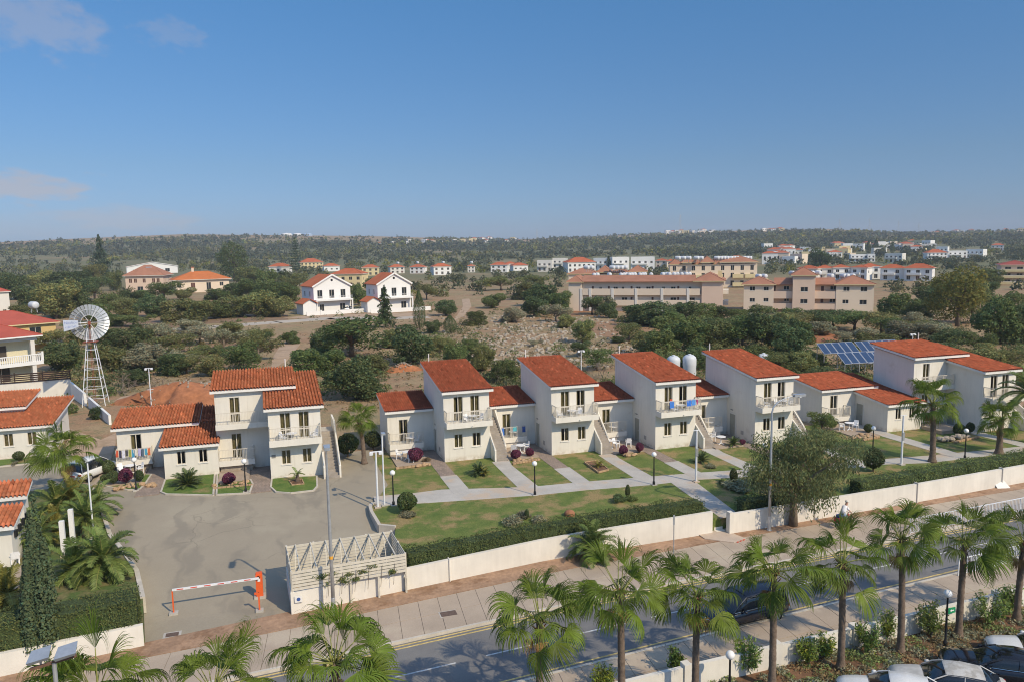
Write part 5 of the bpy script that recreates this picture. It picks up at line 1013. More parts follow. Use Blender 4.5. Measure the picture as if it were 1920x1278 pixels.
# ------------------------------------------------------------------ garden bushes
def bush(x, y, wpx, hpx, kind, fol, name, label, z=0.0, cat='bush'):
    p = P(x, y, z); d = depth(p); return tree_at(p, wpx*d/FPX, hpx*d/FPX, kind, fol, name, label, cat)
for a in ((237, 906, 27, 31, 'round', 'magenta', 'flowering_bush', 'round dark purple bush behind the left globe lamp', .09), (430, 908, 26, 24, 'round', 'magenta', 'flowering_bush', 'purple flowering bush in the bed of the left villa', .09), (779, 867, 30, 30, 'round', 'magenta', 'flowering_bush', 'large purple flowering bush beside the first patio', 0), (799, 866, 15, 14, 'shrub', 'brown', 'flowering_bush', 'small reddish bush at the corner of the first patio', 0), (967, 862, 21, 21, 'round', 'magenta', 'flowering_bush', 'purple bush at the stair foot of the first two-storey villa', 0), (993, 856, 17, 18, 'round', 'magenta', 'flowering_bush', 'purple bush at the right corner of the second patio', 0), (1169, 853, 18, 20, 'round', 'magenta', 'flowering_bush', 'dull purple bush at the left corner of the third patio', 0), (1199, 848, 16, 20, 'round', 'magenta', 'flowering_bush', 'dull purple bush at the right corner of the third patio', 0), (1392, 834, 12, 12, 'round', 'magenta', 'flowering_bush', 'small dark purple bush at the corner of the fourth patio', 0),
          (213, 908, 24, 28, 'round', 'dark', 'topiary_bush', 'round grey-green ball bush at the left end of the bed', .09), (261, 904, 19, 25, 'round', 'dark', 'topiary_bush', 'round ball bush right of the left globe lamp', .09), (203, 890, 24, 30, 'round', 'dark', 'topiary_bush', 'leafy bush behind the ball bushes near the van', .0), (198, 905, 18, 18, 'round', 'dark', 'topiary_bush', 'small ball bush nearest the white van', .09), (1628, 812, 18, 19, 'round', 'dark', 'topiary_bush', 'ball bush on a stem beside the right patio', 0), (1797, 818, 22, 26, 'round', 'dark', 'topiary_bush', 'dark ball bush behind the tall fan palm', 0), (1819, 812, 17, 22, 'round', 'dark', 'topiary_bush', 'round ball bush left of the right globe lamp', 0),
          (763, 960, 40, 40, 'round', 'green', 'leafy_shrub', 'tall leafy shrub at the lot corner beside the globe lamp', 0), (766, 968, 32, 12, 'shrub', 'grey', 'low_shrub', 'low grey-green shrub at the foot of the leafy shrub', 0), (960, 984, 42, 24, 'shrub', 'grey', 'low_shrub', 'left of the low grey-green shrubs round the sapling on the big lawn', 0), (981, 969, 32, 16, 'shrub', 'grey', 'low_shrub', 'rear low grey-green shrub behind the sapling on the big lawn', 0), (1010, 977, 34, 16, 'shrub', 'grey', 'low_shrub', 'right of the low grey-green shrubs round the sapling on the big lawn', 0), (988, 974, 9, 22, 'round', 'dark', 'sapling', 'small dark sapling among the low shrubs on the big lawn', 0),
          (1161, 940, 30, 18, 'shrub', 'dark', 'low_shrub', 'low dark shrub with a sapling near the hedge', 0), (1186, 938, 20, 14, 'shrub', 'green', 'low_shrub', 'low green shrub right of the sapling near the hedge', 0), (1177, 934, 10, 28, 'round', 'dark', 'sapling', 'thin sapling near the middle of the hedge', 0), (1380, 916, 62, 17, 'shrub', 'grey', 'low_shrub', 'wide low grey-green shrub left of the feathery tree', 0), (1353, 906, 14, 12, 'shrub', 'dark', 'low_shrub', 'small dark shrub beside the short street path', 0), (1375, 906, 16, 30, 'round', 'dark', 'sapling', 'round headed sapling above the wide low shrub', 0), (1332, 876, 24, 8, 'shrub', 'grey', 'low_shrub', 'flat grey shrub beside the cycad of the third villa', 0),
          (1637, 883, 40, 46, 'round', 'dark', 'dark_bush', 'tall dark bush beside the globe lamp right of the feathery tree', 0), (1540, 812, 46, 46, 'loose', 'green', 'small_tree', 'small slender tree left of the right patio', 0), (1556, 808, 28, 34, 'loose', 'green', 'small_tree', 'second small slender tree left of the right patio', 0), (652, 856, 44, 46, 'round', 'dark', 'dark_bush', 'dark bush behind the fan palm right of the left villa stairs', 0), (700, 842, 34, 36, 'round', 'dark', 'dark_bush', 'dark bush against the wing of the first two-storey villa', 0), (36, 864, 22, 20, 'round', 'dark', 'dark_bush', 'round bush under the windows of the left edge bungalow', .09), (27, 870, 14, 8, 'shrub', 'grey', 'low_shrub', 'low grey shrub beside the round bush at the left edge', .09),
          (127, 775, 34, 34, 'shrub', 'green', 'leafy_shrub', 'bright green shrub in the bare yard by the white wall', 0), (178, 785, 26, 30, 'shrub', 'dark', 'leafy_shrub', 'blue-green shrub beside the windmill wall', 0), (20, 1050, 38, 60, 'loose', 'yellow', 'leafy_shrub', 'pale leafy shrub at the left edge by the bungalow', .02)):
    bush(*a)
tree_at((32.9, 41.5, -.9), 7.6, 6.6, 'pepper', 'pepper', 'pepper_tree', 'broad feathery grey-green tree overhanging the white wall', 'tree', None, 0)
pt = tree_at((36.6, 43.9, 0), 6.4, 5.2, 'pepper', 'pepper', 'pepper_tree', 'feathery tree crown right of the street lamp with the curved arm', 'tree', None, 2)
# cypress
def cypress():
    g = np.random.default_rng(8); p0 = (P(90, 1235, -.88)); o = thing('cypress_tree', 'dense dark green cypress in front of the left hedge', 'tree', p0); H = 7.9; n = 26000
    col = g.integers(0, 26, n); ca = g.random(26)*6.28; cr = np.sqrt(g.random(26))*.78; ch = 1-.5*(cr/.9)**1.1+g.normal(0, .05, 26); z = g.random(n)*ch[col]
    taper = np.clip((ch[col]-z)/.28, .12, 1)**.7; rr = (.27+.06*np.sin(z*40+col))*taper*(1-np.abs(g.normal(0, .12, n))); a = g.random(n)*6.28; body = (.55+.45*np.clip((1-z)/.75, 0, 1))*np.clip(.7+z*3, 0, 1)
    x = np.cos(ca[col])*cr[col]*body+np.cos(a)*rr; y = np.sin(ca[col])*cr[col]*body+np.sin(a)*rr; p = np.stack([x*1.08, y*1.08, .1+z*H], 1); nn = np.stack([np.cos(a), np.sin(a), .5+0*a], 1)
    v, f, t = cards(p, nn, .13, .075, g, jitter=.35); obj('crown', npmesh('cypress_crown', v, f, t), mat('cypress_foliage', (.10, .138, .066), .75, .2, 1.5, tint=True, transl=.3), o); obj('trunk', MB().tube([(0, 0, -.2), (0, 0, H*.8)], [.16, .03], 8), BARK, o)
cypress()
# stones edging the beds
def stones(name, x, y, n, sx, sy, label, m=STONE, z=.05, s=.22, seed=0):
    g = np.random.default_rng(seed+77); p = P(x, y, z); o = thing(name, label, 'rockery', p)
    for k in range(n):
        a = g.uniform(0, 6.28); r = s*g.uniform(.6, 1.3); px, py = g.uniform(-sx, sx), g.uniform(-sy, sy); mb = MB().sphere((0, 0, r*.3), r, 7, 4, .7)
        mb.v = [(v[0]*(1+.25*math.sin(i*2.3+k)), v[1]*(1+.25*math.cos(i*1.7+k)), v[2]) for i, v in enumerate(mb.v)]; obj('stone', mb, m, o, (px, py, 0), a)
stones('rockery', 243, 913, 16, 1.9, .35, 'row of ochre stones in the bed left of the brick path', seed=1, z=.1); stones('rockery', 432, 908, 12, 1.2, .3, 'row of ochre stones below the purple bush of the left villa', seed=2, z=.1); stones('rockery', 790, 872, 9, .9, .3, 'ochre stones at the front of the first patio', seed=3); stones('rockery', 980, 862, 10, 1.0, .4, 'ochre stones at the front of the second patio', seed=4); stones('rockery', 1185, 853, 8, .8, .3, 'ochre stones at the front of the third patio', seed=5); stones('rockery', 1618, 818, 12, 1.4, .5, 'ochre stones round the ball bush at the right patio', seed=6); stones('rockery', 1788, 822, 14, 1.8, .4, 'stone edge of the raised bed behind the tall fan palm', GREYSTONE, .15, .28, 7); stones('rockery', 1668, 725, 6, 1.0, .6, 'pale boulders lying behind the solar panels', STONE, 0, .7, 8)
o = thing('boulder', 'single rounded reddish boulder on the lawn at the hedge', 'rock', P(1068, 966)); obj('rock', MB().sphere((0, 0, .14), .37, 12, 7, .75), mat('reddish_rock', (.33, .15, .08), .9, .2, 3, bump=.3), o, smooth=True)
for k, (pts, l) in enumerate((([(1096, 868), (1120, 865), (1141, 882), (1122, 887)], 'orange framed bed on the lawn of the second two-storey villa'), ([(542, 903), (566, 900), (570, 909), (548, 911)], 'small stone framed bed round the young palm'))):
    q = XY(*pts); o = thing('edged_bed', l, 'flower bed', (q[0][0], q[0][1], 0)); qq = [(a-q[0][0], b-q[0][1]) for a, b in q]
    for a, b in zip(qq, qq[1:]+qq[:1]): obj('edging_board', MB().bar((*a, .1), (*b, .1), .08, .14), STONE, o)
    obj('soil', MB().prism(qq, -.05, .115), MATS['bed_soil'], o)
# orange edging strips of the patio beds
for k, (a, b, l) in enumerate((((742, 877), (808, 869), 'ochre stone edging below the first patio'), ((961, 868), (1012, 860), 'ochre stone edging below the second patio'), ((400, 915), (474, 908), 'ochre stone edging below the patio of the left villa'), ((1618, 824), (1648, 818), 'ochre stone edging below the right patio'), ((1790, 828), (1835, 818), 'ochre stone edging below the raised bed at the right'))):
    p, q = P(*a, .1), P(*b, .1); o = thing('edging', l, 'edging', p); n = 9
    for j in range(n): obj('edging_stone', MB().bar((q-p)*(j/n)+Vector((.01, 0, 0)), (q-p)*((j+.93)/n), .22, .16+.03*math.sin(j*3.1)), STONE, o)
# planting bed by the car park
def bed_cover():
    g = np.random.default_rng(5); V = []; N_ = []; T = []
    for k in range(620):
        x = g.uniform(2, 70); y = NEARW(x)-g.uniform(.35, 2.4); r = g.uniform(.25, .6); m = int(110*r/.4); d = unit(g.normal(size=(m, 3))); d[:, 2] = np.abs(d[:, 2]); V.append(np.array([x, y, -.92])+d*np.array([r, r, r*.65])*(.6+.4*g.random((m, 1)))); N_.append(d)
        c = [(1.0, 1.0, .95), (1.0, .75, .55), (.75, .95, .5)][g.choice(3, p=[.5, .28, .22])]; T.append(np.tile(c, (m, 1)))
    p = np.concatenate(V); v, f, t = cards(p, np.concatenate(N_), .13, .05, g); t = t*np.concatenate(T)
    tag(obj('ground_cover', npmesh('ground_cover', v, f, t), mat('silvery_ground_cover', (.30, .30, .205), .85, .15, 2, tint=True, transl=.2)), 'silvery and reddish ground cover in the bed by the parked cars', 'ground cover', kind='stuff')
bed_cover()
LEAFY = mat('glossy_shrub_leaf', (.165, .235, .05), .45, .2, 2, tint=True, transl=.3, spec=.5, hue=.02)
def oleander(x, y, wpx, hpx, label, seed):
    g = np.random.default_rng(seed); p = P(x, y, -.9); d = depth(p); w_, h_ = wpx*d/FPX, hpx*d/FPX; o = thing('leafy_shrub', label, 'shrub', p); mb = MB(); PP = []; NN = []; TT = []
    for k in range(26):
        a = g.random()*6.28; t = Vector((math.cos(a)*w_*.5*g.uniform(.2, 1), math.sin(a)*w_*.5*g.uniform(.2, 1), h_*g.uniform(.45, 1))); mb.tube([(0, 0, 0), tuple(t*.5+Vector((0, 0, h_*.12))), tuple(t)], [.018, .012, .005], 4); m = 42
        s = g.uniform(.45, 1, m)[:, None]; q = np.array(t)*s+g.normal(0, .09, (m, 3)); PP.append(q); NN.append(g.normal(size=(m, 3))+[0, -.4, .8]); TT.append(np.tile([1.7, 1.45, .7] if g.random() < .2 else [1, 1, 1], (m, 1)))
    v, f, t = cards(np.concatenate(PP), np.concatenate(NN), .17, .055, g, droop=.35); obj('leaves', npmesh('shrub_leaves', v, f, t*np.concatenate(TT)), LEAFY, o); obj('stems', mb, BARK, o)
for k, a in enumerate(((1400, 1262, 60, 75, 'leafy shrub in front of the near wall beside the bottom globe lamp'), (1515, 1248, 50, 62, 'yellow-green shrub at the near wall between the fourth and fifth palms'), (1545, 1236, 40, 50, 'thin twiggy shrub at the near wall left of the fifth palm'), (1625, 1226, 62, 70, 'dense shrub with yellow leaves between the fifth and sixth palms'), (1662, 1200, 34, 62, 'thin tall shrub at the near wall left of the sixth palm'), (1745, 1194, 66, 72, 'dense shrub with yellow leaves left of the near globe lamp'), (1852, 1172, 84, 72, 'wide leafy shrub at the near wall left of the last palm'), (1890, 1152, 40, 60, 'tall shrub at the near wall behind the last palm'), (1130, 1290, 50, 40, 'shrub tips at the bottom edge left of the second palm'), (1268, 1262, 30, 55, 'thin shrub at the near wall left of the third palm'))): oleander(*a, 200+k)
# ------------------------------------------------------------------ terrace furniture and laundry
def chair_mesh():
    mb = MB().box(-.22, .22, -.22, .2, .4, .44)
    for x in (-.22, .18):
        for y in (-.24, .18): mb.box(x, x+.05, y, y+.05, 0, .4)
    mb.hexa([(-.23, .18, .44), (.23, .18, .44), (.23, .22, .44), (-.23, .22, .44), (-.2, .28, .86), (.2, .28, .86), (.2, .31, .86), (-.2, .31, .86)])
    for x in (-.26, .21): mb.box(x, x+.05, -.2, .24, .62, .66).box(x, x+.05, -.22, -.17, .4, .62)
    return mb.mesh('plastic_chair')
def table_mesh():
    mb = MB().lathe([(.4, .68), (.42, .69), (.42, .72), (.4, .725)], 18); mb.lathe([(.06, .1), (.04, .4), (.05, .68)], 10)
    for k in range(4): a = k*math.pi/2+.4; mb.bar((0, 0, .12), (math.cos(a)*.34, math.sin(a)*.34, .02), .06, .04)
    return mb.mesh('plastic_table')
CH, TB = chair_mesh(), table_mesh()
def furn(o, spots, where):
    nC = sum(1 for s in spots if s[0] == 'c'); i = 0
    for s in spots:
        k, x, y, z, a = s; p = (o[0]+x, o[1]+y, o[2]+z)
        if k == 'c': i += 1; ob = obj('plastic_chair', CH, PLASTIC, None, p, R(a)); tag(ob, f'white plastic chair {["at the left", "at the right", "in the middle"][i-1] if nC > 1 else "standing alone"} {where}', 'chair', 'white plastic chairs')
        else: ob = obj('plastic_table', TB, PLASTIC, None, p, R(a)); tag(ob, f'round white plastic table {where}', 'table', 'white plastic tables')
bal = [[('c', 1.9, -.55, 3.22, 20), ('c', 3.0, -.5, 3.22, -60), ('t', 2.4, -.5, 3.22, 0)], [('c', .6, -.5, 3.22, 60), ('c', 2.4, -.5, 3.22, -30), ('t', 1.7, -.45, 3.22, 0)], [('c', 1.6, -.45, 3.22, 10), ('t', 2.3, -.45, 3.22, 0)], [('c', .8, -.55, 3.22, 70), ('c', 2.0, -.5, 3.22, 10), ('c', 3.2, -.5, 3.22, -70), ('t', 2.6, -.5, 3.22, 0)]]
pat = [[('c', -3.5, 2.0, .1, 60), ('c', -2.7, .8, .1, -20), ('t', -2.9, 1.6, .1, 0)], [('c', -3.0, 1.4, .1, 150), ('c', -1.7, 1.9, .1, -90), ('t', -2.4, 1.4, .1, 0)], [('c', -3.1, 1.5, .1, 30), ('c', -1.9, 1.4, .1, 160), ('t', -3.6, 1.7, .1, 0)], [('c', -3.0, 2.2, .1, -90), ('t', -2.9, .9, .1, 0)]]
low = [[('c', -1.7, 3.95, .72, -80), ('t', -2.2, 3.95, .72, 0)], [('t', -2.2, 3.95, .72, 0)], [('t', -2.2, 3.95, .72, 0)], [('t', -2.2, 3.95, .72, 0)]]
for k, o in enumerate(VA):
    furn(o, bal[k], f'on the upper balcony of the {ordn[k]} two-storey villa'); furn(o, pat[k], f'on the patio of the {ordn[k]} two-storey villa'); furn(o, low[k], f'on the low terrace of the {ordn[k]} two-storey villa')
furn(LO, [('c', 1.1, -.5, 3.02, 60), ('c', 3.4, -.5, 3.02, -60), ('t', 1.7, -.5, 3.02, 0)], 'on the upper balcony of the left villa'); furn(LO, [('c', -11.6, 5.6, .14, 30), ('c', -10.2, 5.4, .14, -60), ('t', -10.9, 5.5, .14, 0)], 'on the patio under the laundry balcony'); furn(RO, [('c', -11.6, 5.0, .1, 60), ('c', -10.2, 4.8, .1, -60), ('t', -10.9, 4.8, .1, 0)], 'on the patio of the right end villa'); furn(RO, [('c', -3.4, 3.6, 3.8, 40), ('t', -2.8, 3.6, 3.8, 0)], 'on the rear balcony of the right end villa')
pc = P(29, 1058, .02); furn((pc.x, pc.y, pc.z), [('c', 0, 0, 0, 200)], 'on the bungalow patio at the left edge'); sheet('patio', XY((10, 1075), (70, 1040), (78, 1090), (40, 1125), (0, 1120)), PATIO, 'beige bungalow patio at the left edge', 'patio', .03, .05)
def towel(o, x, y, z, w, h, c, label):
    cm = mat('cloth_%02d%02d%02d' % tuple(int(v*99) for v in c), c, .95, .15, 6); mb = MB(); n = 6
    for s, hh in ((-1, h), (1, h*.5)):
        pts = [(x-w/2+w*k/n, y+s*(.04+.012*math.sin(k*2.1))) for k in range(n+1)]
        for a, b in zip(pts[:-1], pts[1:]): mb.quad((a[0], a[1], z-hh), (b[0], b[1], z-hh), (b[0], (y+s*.008), z+.035), (a[0], (y+s*.008), z+.035))
    p0 = (o[0], o[1], o[2]); tag(obj('towel', mb, cm, None, p0), label, 'towel', 'laundry hung over railings')
cl = [((.55, .10, .05), 'orange-red shirt'), ((.05, .05, .09), 'navy trousers'), ((.6, .6, .68), 'white shirt'), ((.07, .07, .08), 'black cloth'), ((.30, .32, .08), 'olive cloth'), ((.06, .28, .45), 'turquoise towel'), ((.65, .62, .55), 'cream cloth'), ((.45, .42, .62), 'lilac shirt'), ((.1, .14, .2), 'dark blue shorts'), ((.08, .32, .48), 'bright blue towel'), ((.6, .16, .06), 'orange cloth')]
for k, (c, n) in enumerate(cl): towel(LO, -11.95+.24*k, 6.37, 1.95, .2, .55+.2*((k*7) % 3)/3, c, f'{n}, {ORD[k]} from the left on the laundry balcony')
B_, C_ = VA[1], VA[2]
towel(B_, -3.45, 3.52, 1.95, .5, .75, (.06, .17, .5), 'blue towel on the low terrace railing of the second villa'); towel(B_, -2.2, 3.52, 1.95, .32, .4, (.1, .42, .5), 'turquoise cloth on the low terrace railing of the second villa'); towel(B_, -1.35, 3.52, 1.95, .3, .55, (.05, .1, .3), 'dark blue cloth on the low terrace railing of the second villa')
towel(C_, 1.05, -.98, 4.45, .42, .6, (.06, .2, .6), 'blue towel left on the balcony railing of the third villa'); towel(C_, 2.75, -.98, 4.45, .45, .55, (.05, .18, .62), 'blue towel right on the balcony railing of the third villa'); towel(C_, 3.2, -.98, 4.45, .38, .5, (.1, .3, .68), 'light blue towel beside the right blue one on the third villa'); towel(C_, 1.02, -.9, 4.6, .25, .3, (.6, .12, .05), 'orange cloth above the left blue towel of the third villa'); towel(C_, 3.55, -.98, 4.45, .12, .45, (.5, .05, .2), 'pink cloth at the right end of the third villa balcony'); towel(C_, -3.75, 3.52, 1.95, .32, .75, (.42, .1, .35), 'purple and white towel on the low terrace of the third villa')
# ------------------------------------------------------------------ vehicles
TYRE = mat('tyre_rubber', (.02, .02, .02), .8); RIM = mat('alloy_rim', (.55, .56, .57), .3, .05, 3, metal=.8); CGL = mat('car_glass', (.012, .015, .018), .05, .1, 1, spec=.8); HLG = mat('headlight_glass', (.75, .77, .8), .1, .03, 2, spec=.8); RLG = mat('tail_light', (.35, .01, .01), .2, .05, 2); CHR = mat('chrome_trim', (.7, .7, .72), .15, .03, 2, metal=1)
def loft(sections, close=True):
    mb = MB(); n = len(sections[0])
    for s in sections: mb.v += [tuple(p) for p in s]
    for k in range(len(sections)-1):
        for j in range(n-1): i = k*n+j; mb.f.append((i, i+1, i+n+1, i+n))
    if close: mb.f.append(tuple(range(n-1, -1, -1))); e = (len(sections)-1)*n; mb.f.append(tuple(range(e, e+n)))
    return mb
def car(pos, ang, paint, label, kind='sedan', L=4.5, name='parked_car', dusty=None):
    o = thing(name, label, 'car', pos, ang); h = L/2; W_ = .89
    if kind == 'sedan': st = [(-h, .76, .46, .86), (-h+.1, .83, .38, .93), (-h+.6, .86, .3, .98), (-.95, .89, .28, .97), (0, .89, .28, .94), (.75, .89, .28, .93), (1.3, .87, .28, .88), (h-.35, .82, .32, .80), (h-.1, .80, .36, .70), (h, .70, .44, .56)]; cab = [(-1.95, .62, .99), (-1.25, .63, 1.38), (-.5, .64, 1.44), (.12, .62, 1.40), (.92, .70, .94)]
    elif kind == 'coupe': st = [(-h, .74, .46, .92), (-h+.12, .84, .38, .99), (-h+.6, .88, .3, 1.02), (-.95, .91, .28, 1.0), (0, .91, .28, .96), (.75, .91, .28, .95), (1.3, .89, .28, .9), (h-.35, .83, .32, .82), (h-.1, .80, .36, .7), (h, .68, .44, .56)]; cab = [(-2.1, .6, 1.02), (-1.3, .64, 1.34), (-.5, .66, 1.42), (.1, .63, 1.38), (.98, .72, .96)]
    else: st = [(-h, .74, .45, .95), (-h+.08, .84, .35, 1.0), (-h+.6, .86, .3, 1.0), (-.8, .87, .28, .98), (.2, .87, .28, .96), (.9, .87, .28, .95), (1.35, .85, .3, .90), (h-.3, .8, .34, .8), (h-.08, .7, .42, .68), (h, .55, .48, .58)]; cab = [(-h+.06, .68, 1.0), (-h+.28, .66, 1.62), (-.6, .68, 1.7), (.35, .66, 1.64), (1.3, .74, .96)]
    def sec(x, w, zl, zt): return [(x, s*yy*w, z) for s, yy, z in [(1, 0, zl), (1, .85, zl), (1, .97, zl+.12), (1, 1, (zl+zt)/2), (1, .97, zt-.1), (1, .86, zt-.015), (1, .45, zt+.02), (1, 0, zt+.03), (-1, .45, zt+.02), (-1, .86, zt-.015), (-1, .97, zt-.1), (-1, 1, (zl+zt)/2), (-1, .97, zl+.12), (-1, .85, zl), (-1, 0, zl)]]
    obj('body', loft([sec(*s) for s in st]), paint, o, smooth=True)
    def csec(x, wr, zr):
        zb = .9; wb = .80; k = max(.02, (zr-zb)/.5); k = min(1, k); wt = wb+(wr-wb)*k
        return [(x, wb, zb), (x, (wb+wt)/2+.02, (zb+zr)/2), (x, wt, zr-.06*k), (x, wt*.8, zr), (x, 0, zr+.025*k), (x, -wt*.8, zr), (x, -wt, zr-.06*k), (x, -(wb+wt)/2-.02, (zb+zr)/2), (x, -wb, zb)]
    obj('windows', loft([csec(*c) for c in cab]), CGL, o, smooth=True)
    rs = []
    for (x, wr, zr) in cab[1:4]: rs.append([(x, wr+.015, zr-.075), (x, wr*.82, zr+.012), (x, 0, zr+.045), (x, -wr*.82, zr+.012), (x, -wr-.015, zr-.075)])
    fx = cab[3][0]; rs.append([(fx+.06, cab[3][1]+.01, cab[3][2]-.1), (fx+.06, cab[3][1]*.8, cab[3][2]-.022), (fx+.07, 0, cab[3][2]+.012), (fx+.06, -cab[3][1]*.8, cab[3][2]-.022), (fx+.06, -cab[3][1]-.01, cab[3][2]-.1)])
    obj('roof', loft(rs, False), dusty or paint, o, smooth=True)
    for s in (1, -1):
        pl = MB().tube([(cab[4][0]-.02, s*.79, .93), ((cab[4][0]+fx)/2, s*.735, (cab[3][2]+.93)/2+.02), (fx, s*(cab[3][1]+.0), cab[3][2]-.05)], .026, 6); obj('pillar', pl, paint, o); obj('pillar', MB().tube([(-.45, s*.8, .93), (-.49, s*.74, 1.2), (-.5, s*.66, cab[2][2]-.06)], .02, 6), paint, o); obj('pillar', MB().tube([(cab[0][0]+.1, s*.77, .98), (cab[1][0], s*(cab[1][1]+.01), cab[1][2]-.06)], .04, 6), paint, o)
        obj('trim', MB().tube([(cab[4][0]-.1, s*.815, .955), (0, s*.83, .965), (cab[0][0]+.2, s*.8, .99)], .014, 5), CHR, o); m = obj('mirror', MB().sphere((.66, s*.98, 1.0), .11, 8, 6, .7), paint, o, smooth=True)
        obj('headlight', MB().hexa([(h-.32, s*.5, .58), (h-.1, s*.5, .6), (h-.28, s*.8, .6), (h-.45, s*.8, .6), (h-.3, s*.5, .71), (h-.14, s*.5, .70), (h-.3, s*.77, .72), (h-.47, s*.8, .74)]), HLG, o); obj('tail_light', MB().box(-h-.01, -h+.18, min(s*.5, s*.79), max(s*.5, s*.79), .68, .84), RLG, o)
        for x in (h-.85, -h+.85):
            w_ = obj('wheel', MB().lathe([(.2, -.1), (.3, -.1), (.32, -.06), (.32, .06), (.3, .1), (.2, .1)], 18), TYRE, o, (x, s*.80, .32)); w_.rotation_euler = (math.pi/2, 0, 0); rm = obj('rim', MB().lathe([(.05, -.105), (.19, -.105), (.2, .105), (.05, .105)], 14), RIM, w_)
    obj('number_plate', MB().box(h-.03, h+.012, -.25, .25, .42, .52), PLASTIC, o); obj('rear_number_plate', MB().box(-h-.015, -h+.02, -.25, .25, .62, .72), mat('red_plate', (.45, .02, .03), .4) if kind == 'hatch' else PLASTIC, o); obj('grille', MB().box(h-.12, h-.005, -.38, .38, .5, .62), BLACKM, o)
    return o
WCAR = mat('white_car_paint', (.72, .72, .70), .25, .03, 1, spec=.6); SIL = mat('dusty_silver_paint', (.50, .49, .46), .4, .1, 2.5, spec=.5, fine=.1, bscale=8); DST = mat('dusty_roof', (.40, .38, .34), .7, .2, 4, c3=(.52, .51, .48), c3s=2.2, c3t=.5); BLK = mat('black_car_paint', (.008, .008, .011), .12, .05, 1, spec=.7); NAVY = mat('navy_car_paint', (.012, .017, .03), .15, .05, 1, spec=.7)
ca = R(141)
def park(nx, ny, L, *a, **k): return car((nx-math.cos(ca)*L/2, ny-math.sin(ca)*L/2, -1.02), ca, *a, L=L, **k)
park(24.55, 24.5, 4.4, SIL, 'dusty silver saloon with a dirty roof parked by the planting bed', dusty=DST); park(27.65, 24.8, 4.7, BLK, 'shiny black saloon with chrome window trim at the lower right', 'coupe'); park(30.6, 25.0, 4.5, WCAR, 'white saloon parked behind the black one at the right edge'); park(21.85, 24.55, 4.3, WCAR, 'white saloon whose bonnet and roof show at the bottom edge', 'sedan')
car((22.3, 31.7, -1.0), R(184), NAVY, 'dark car driving on the street behind the fourth palm', 'hatch', 4.4, 'moving_car')
car((-14.1, 68.4, .0), R(62), WCAR, 'white van with a red number plate under the fan palm at the left', 'hatch', 4.4, 'white_van')
p = PT(650, 584); car((p.x, p.y, p.z+.05), R(190), NAVY, 'dark blue car parked at the wall of the white gabled house', 'sedan', 4.6)
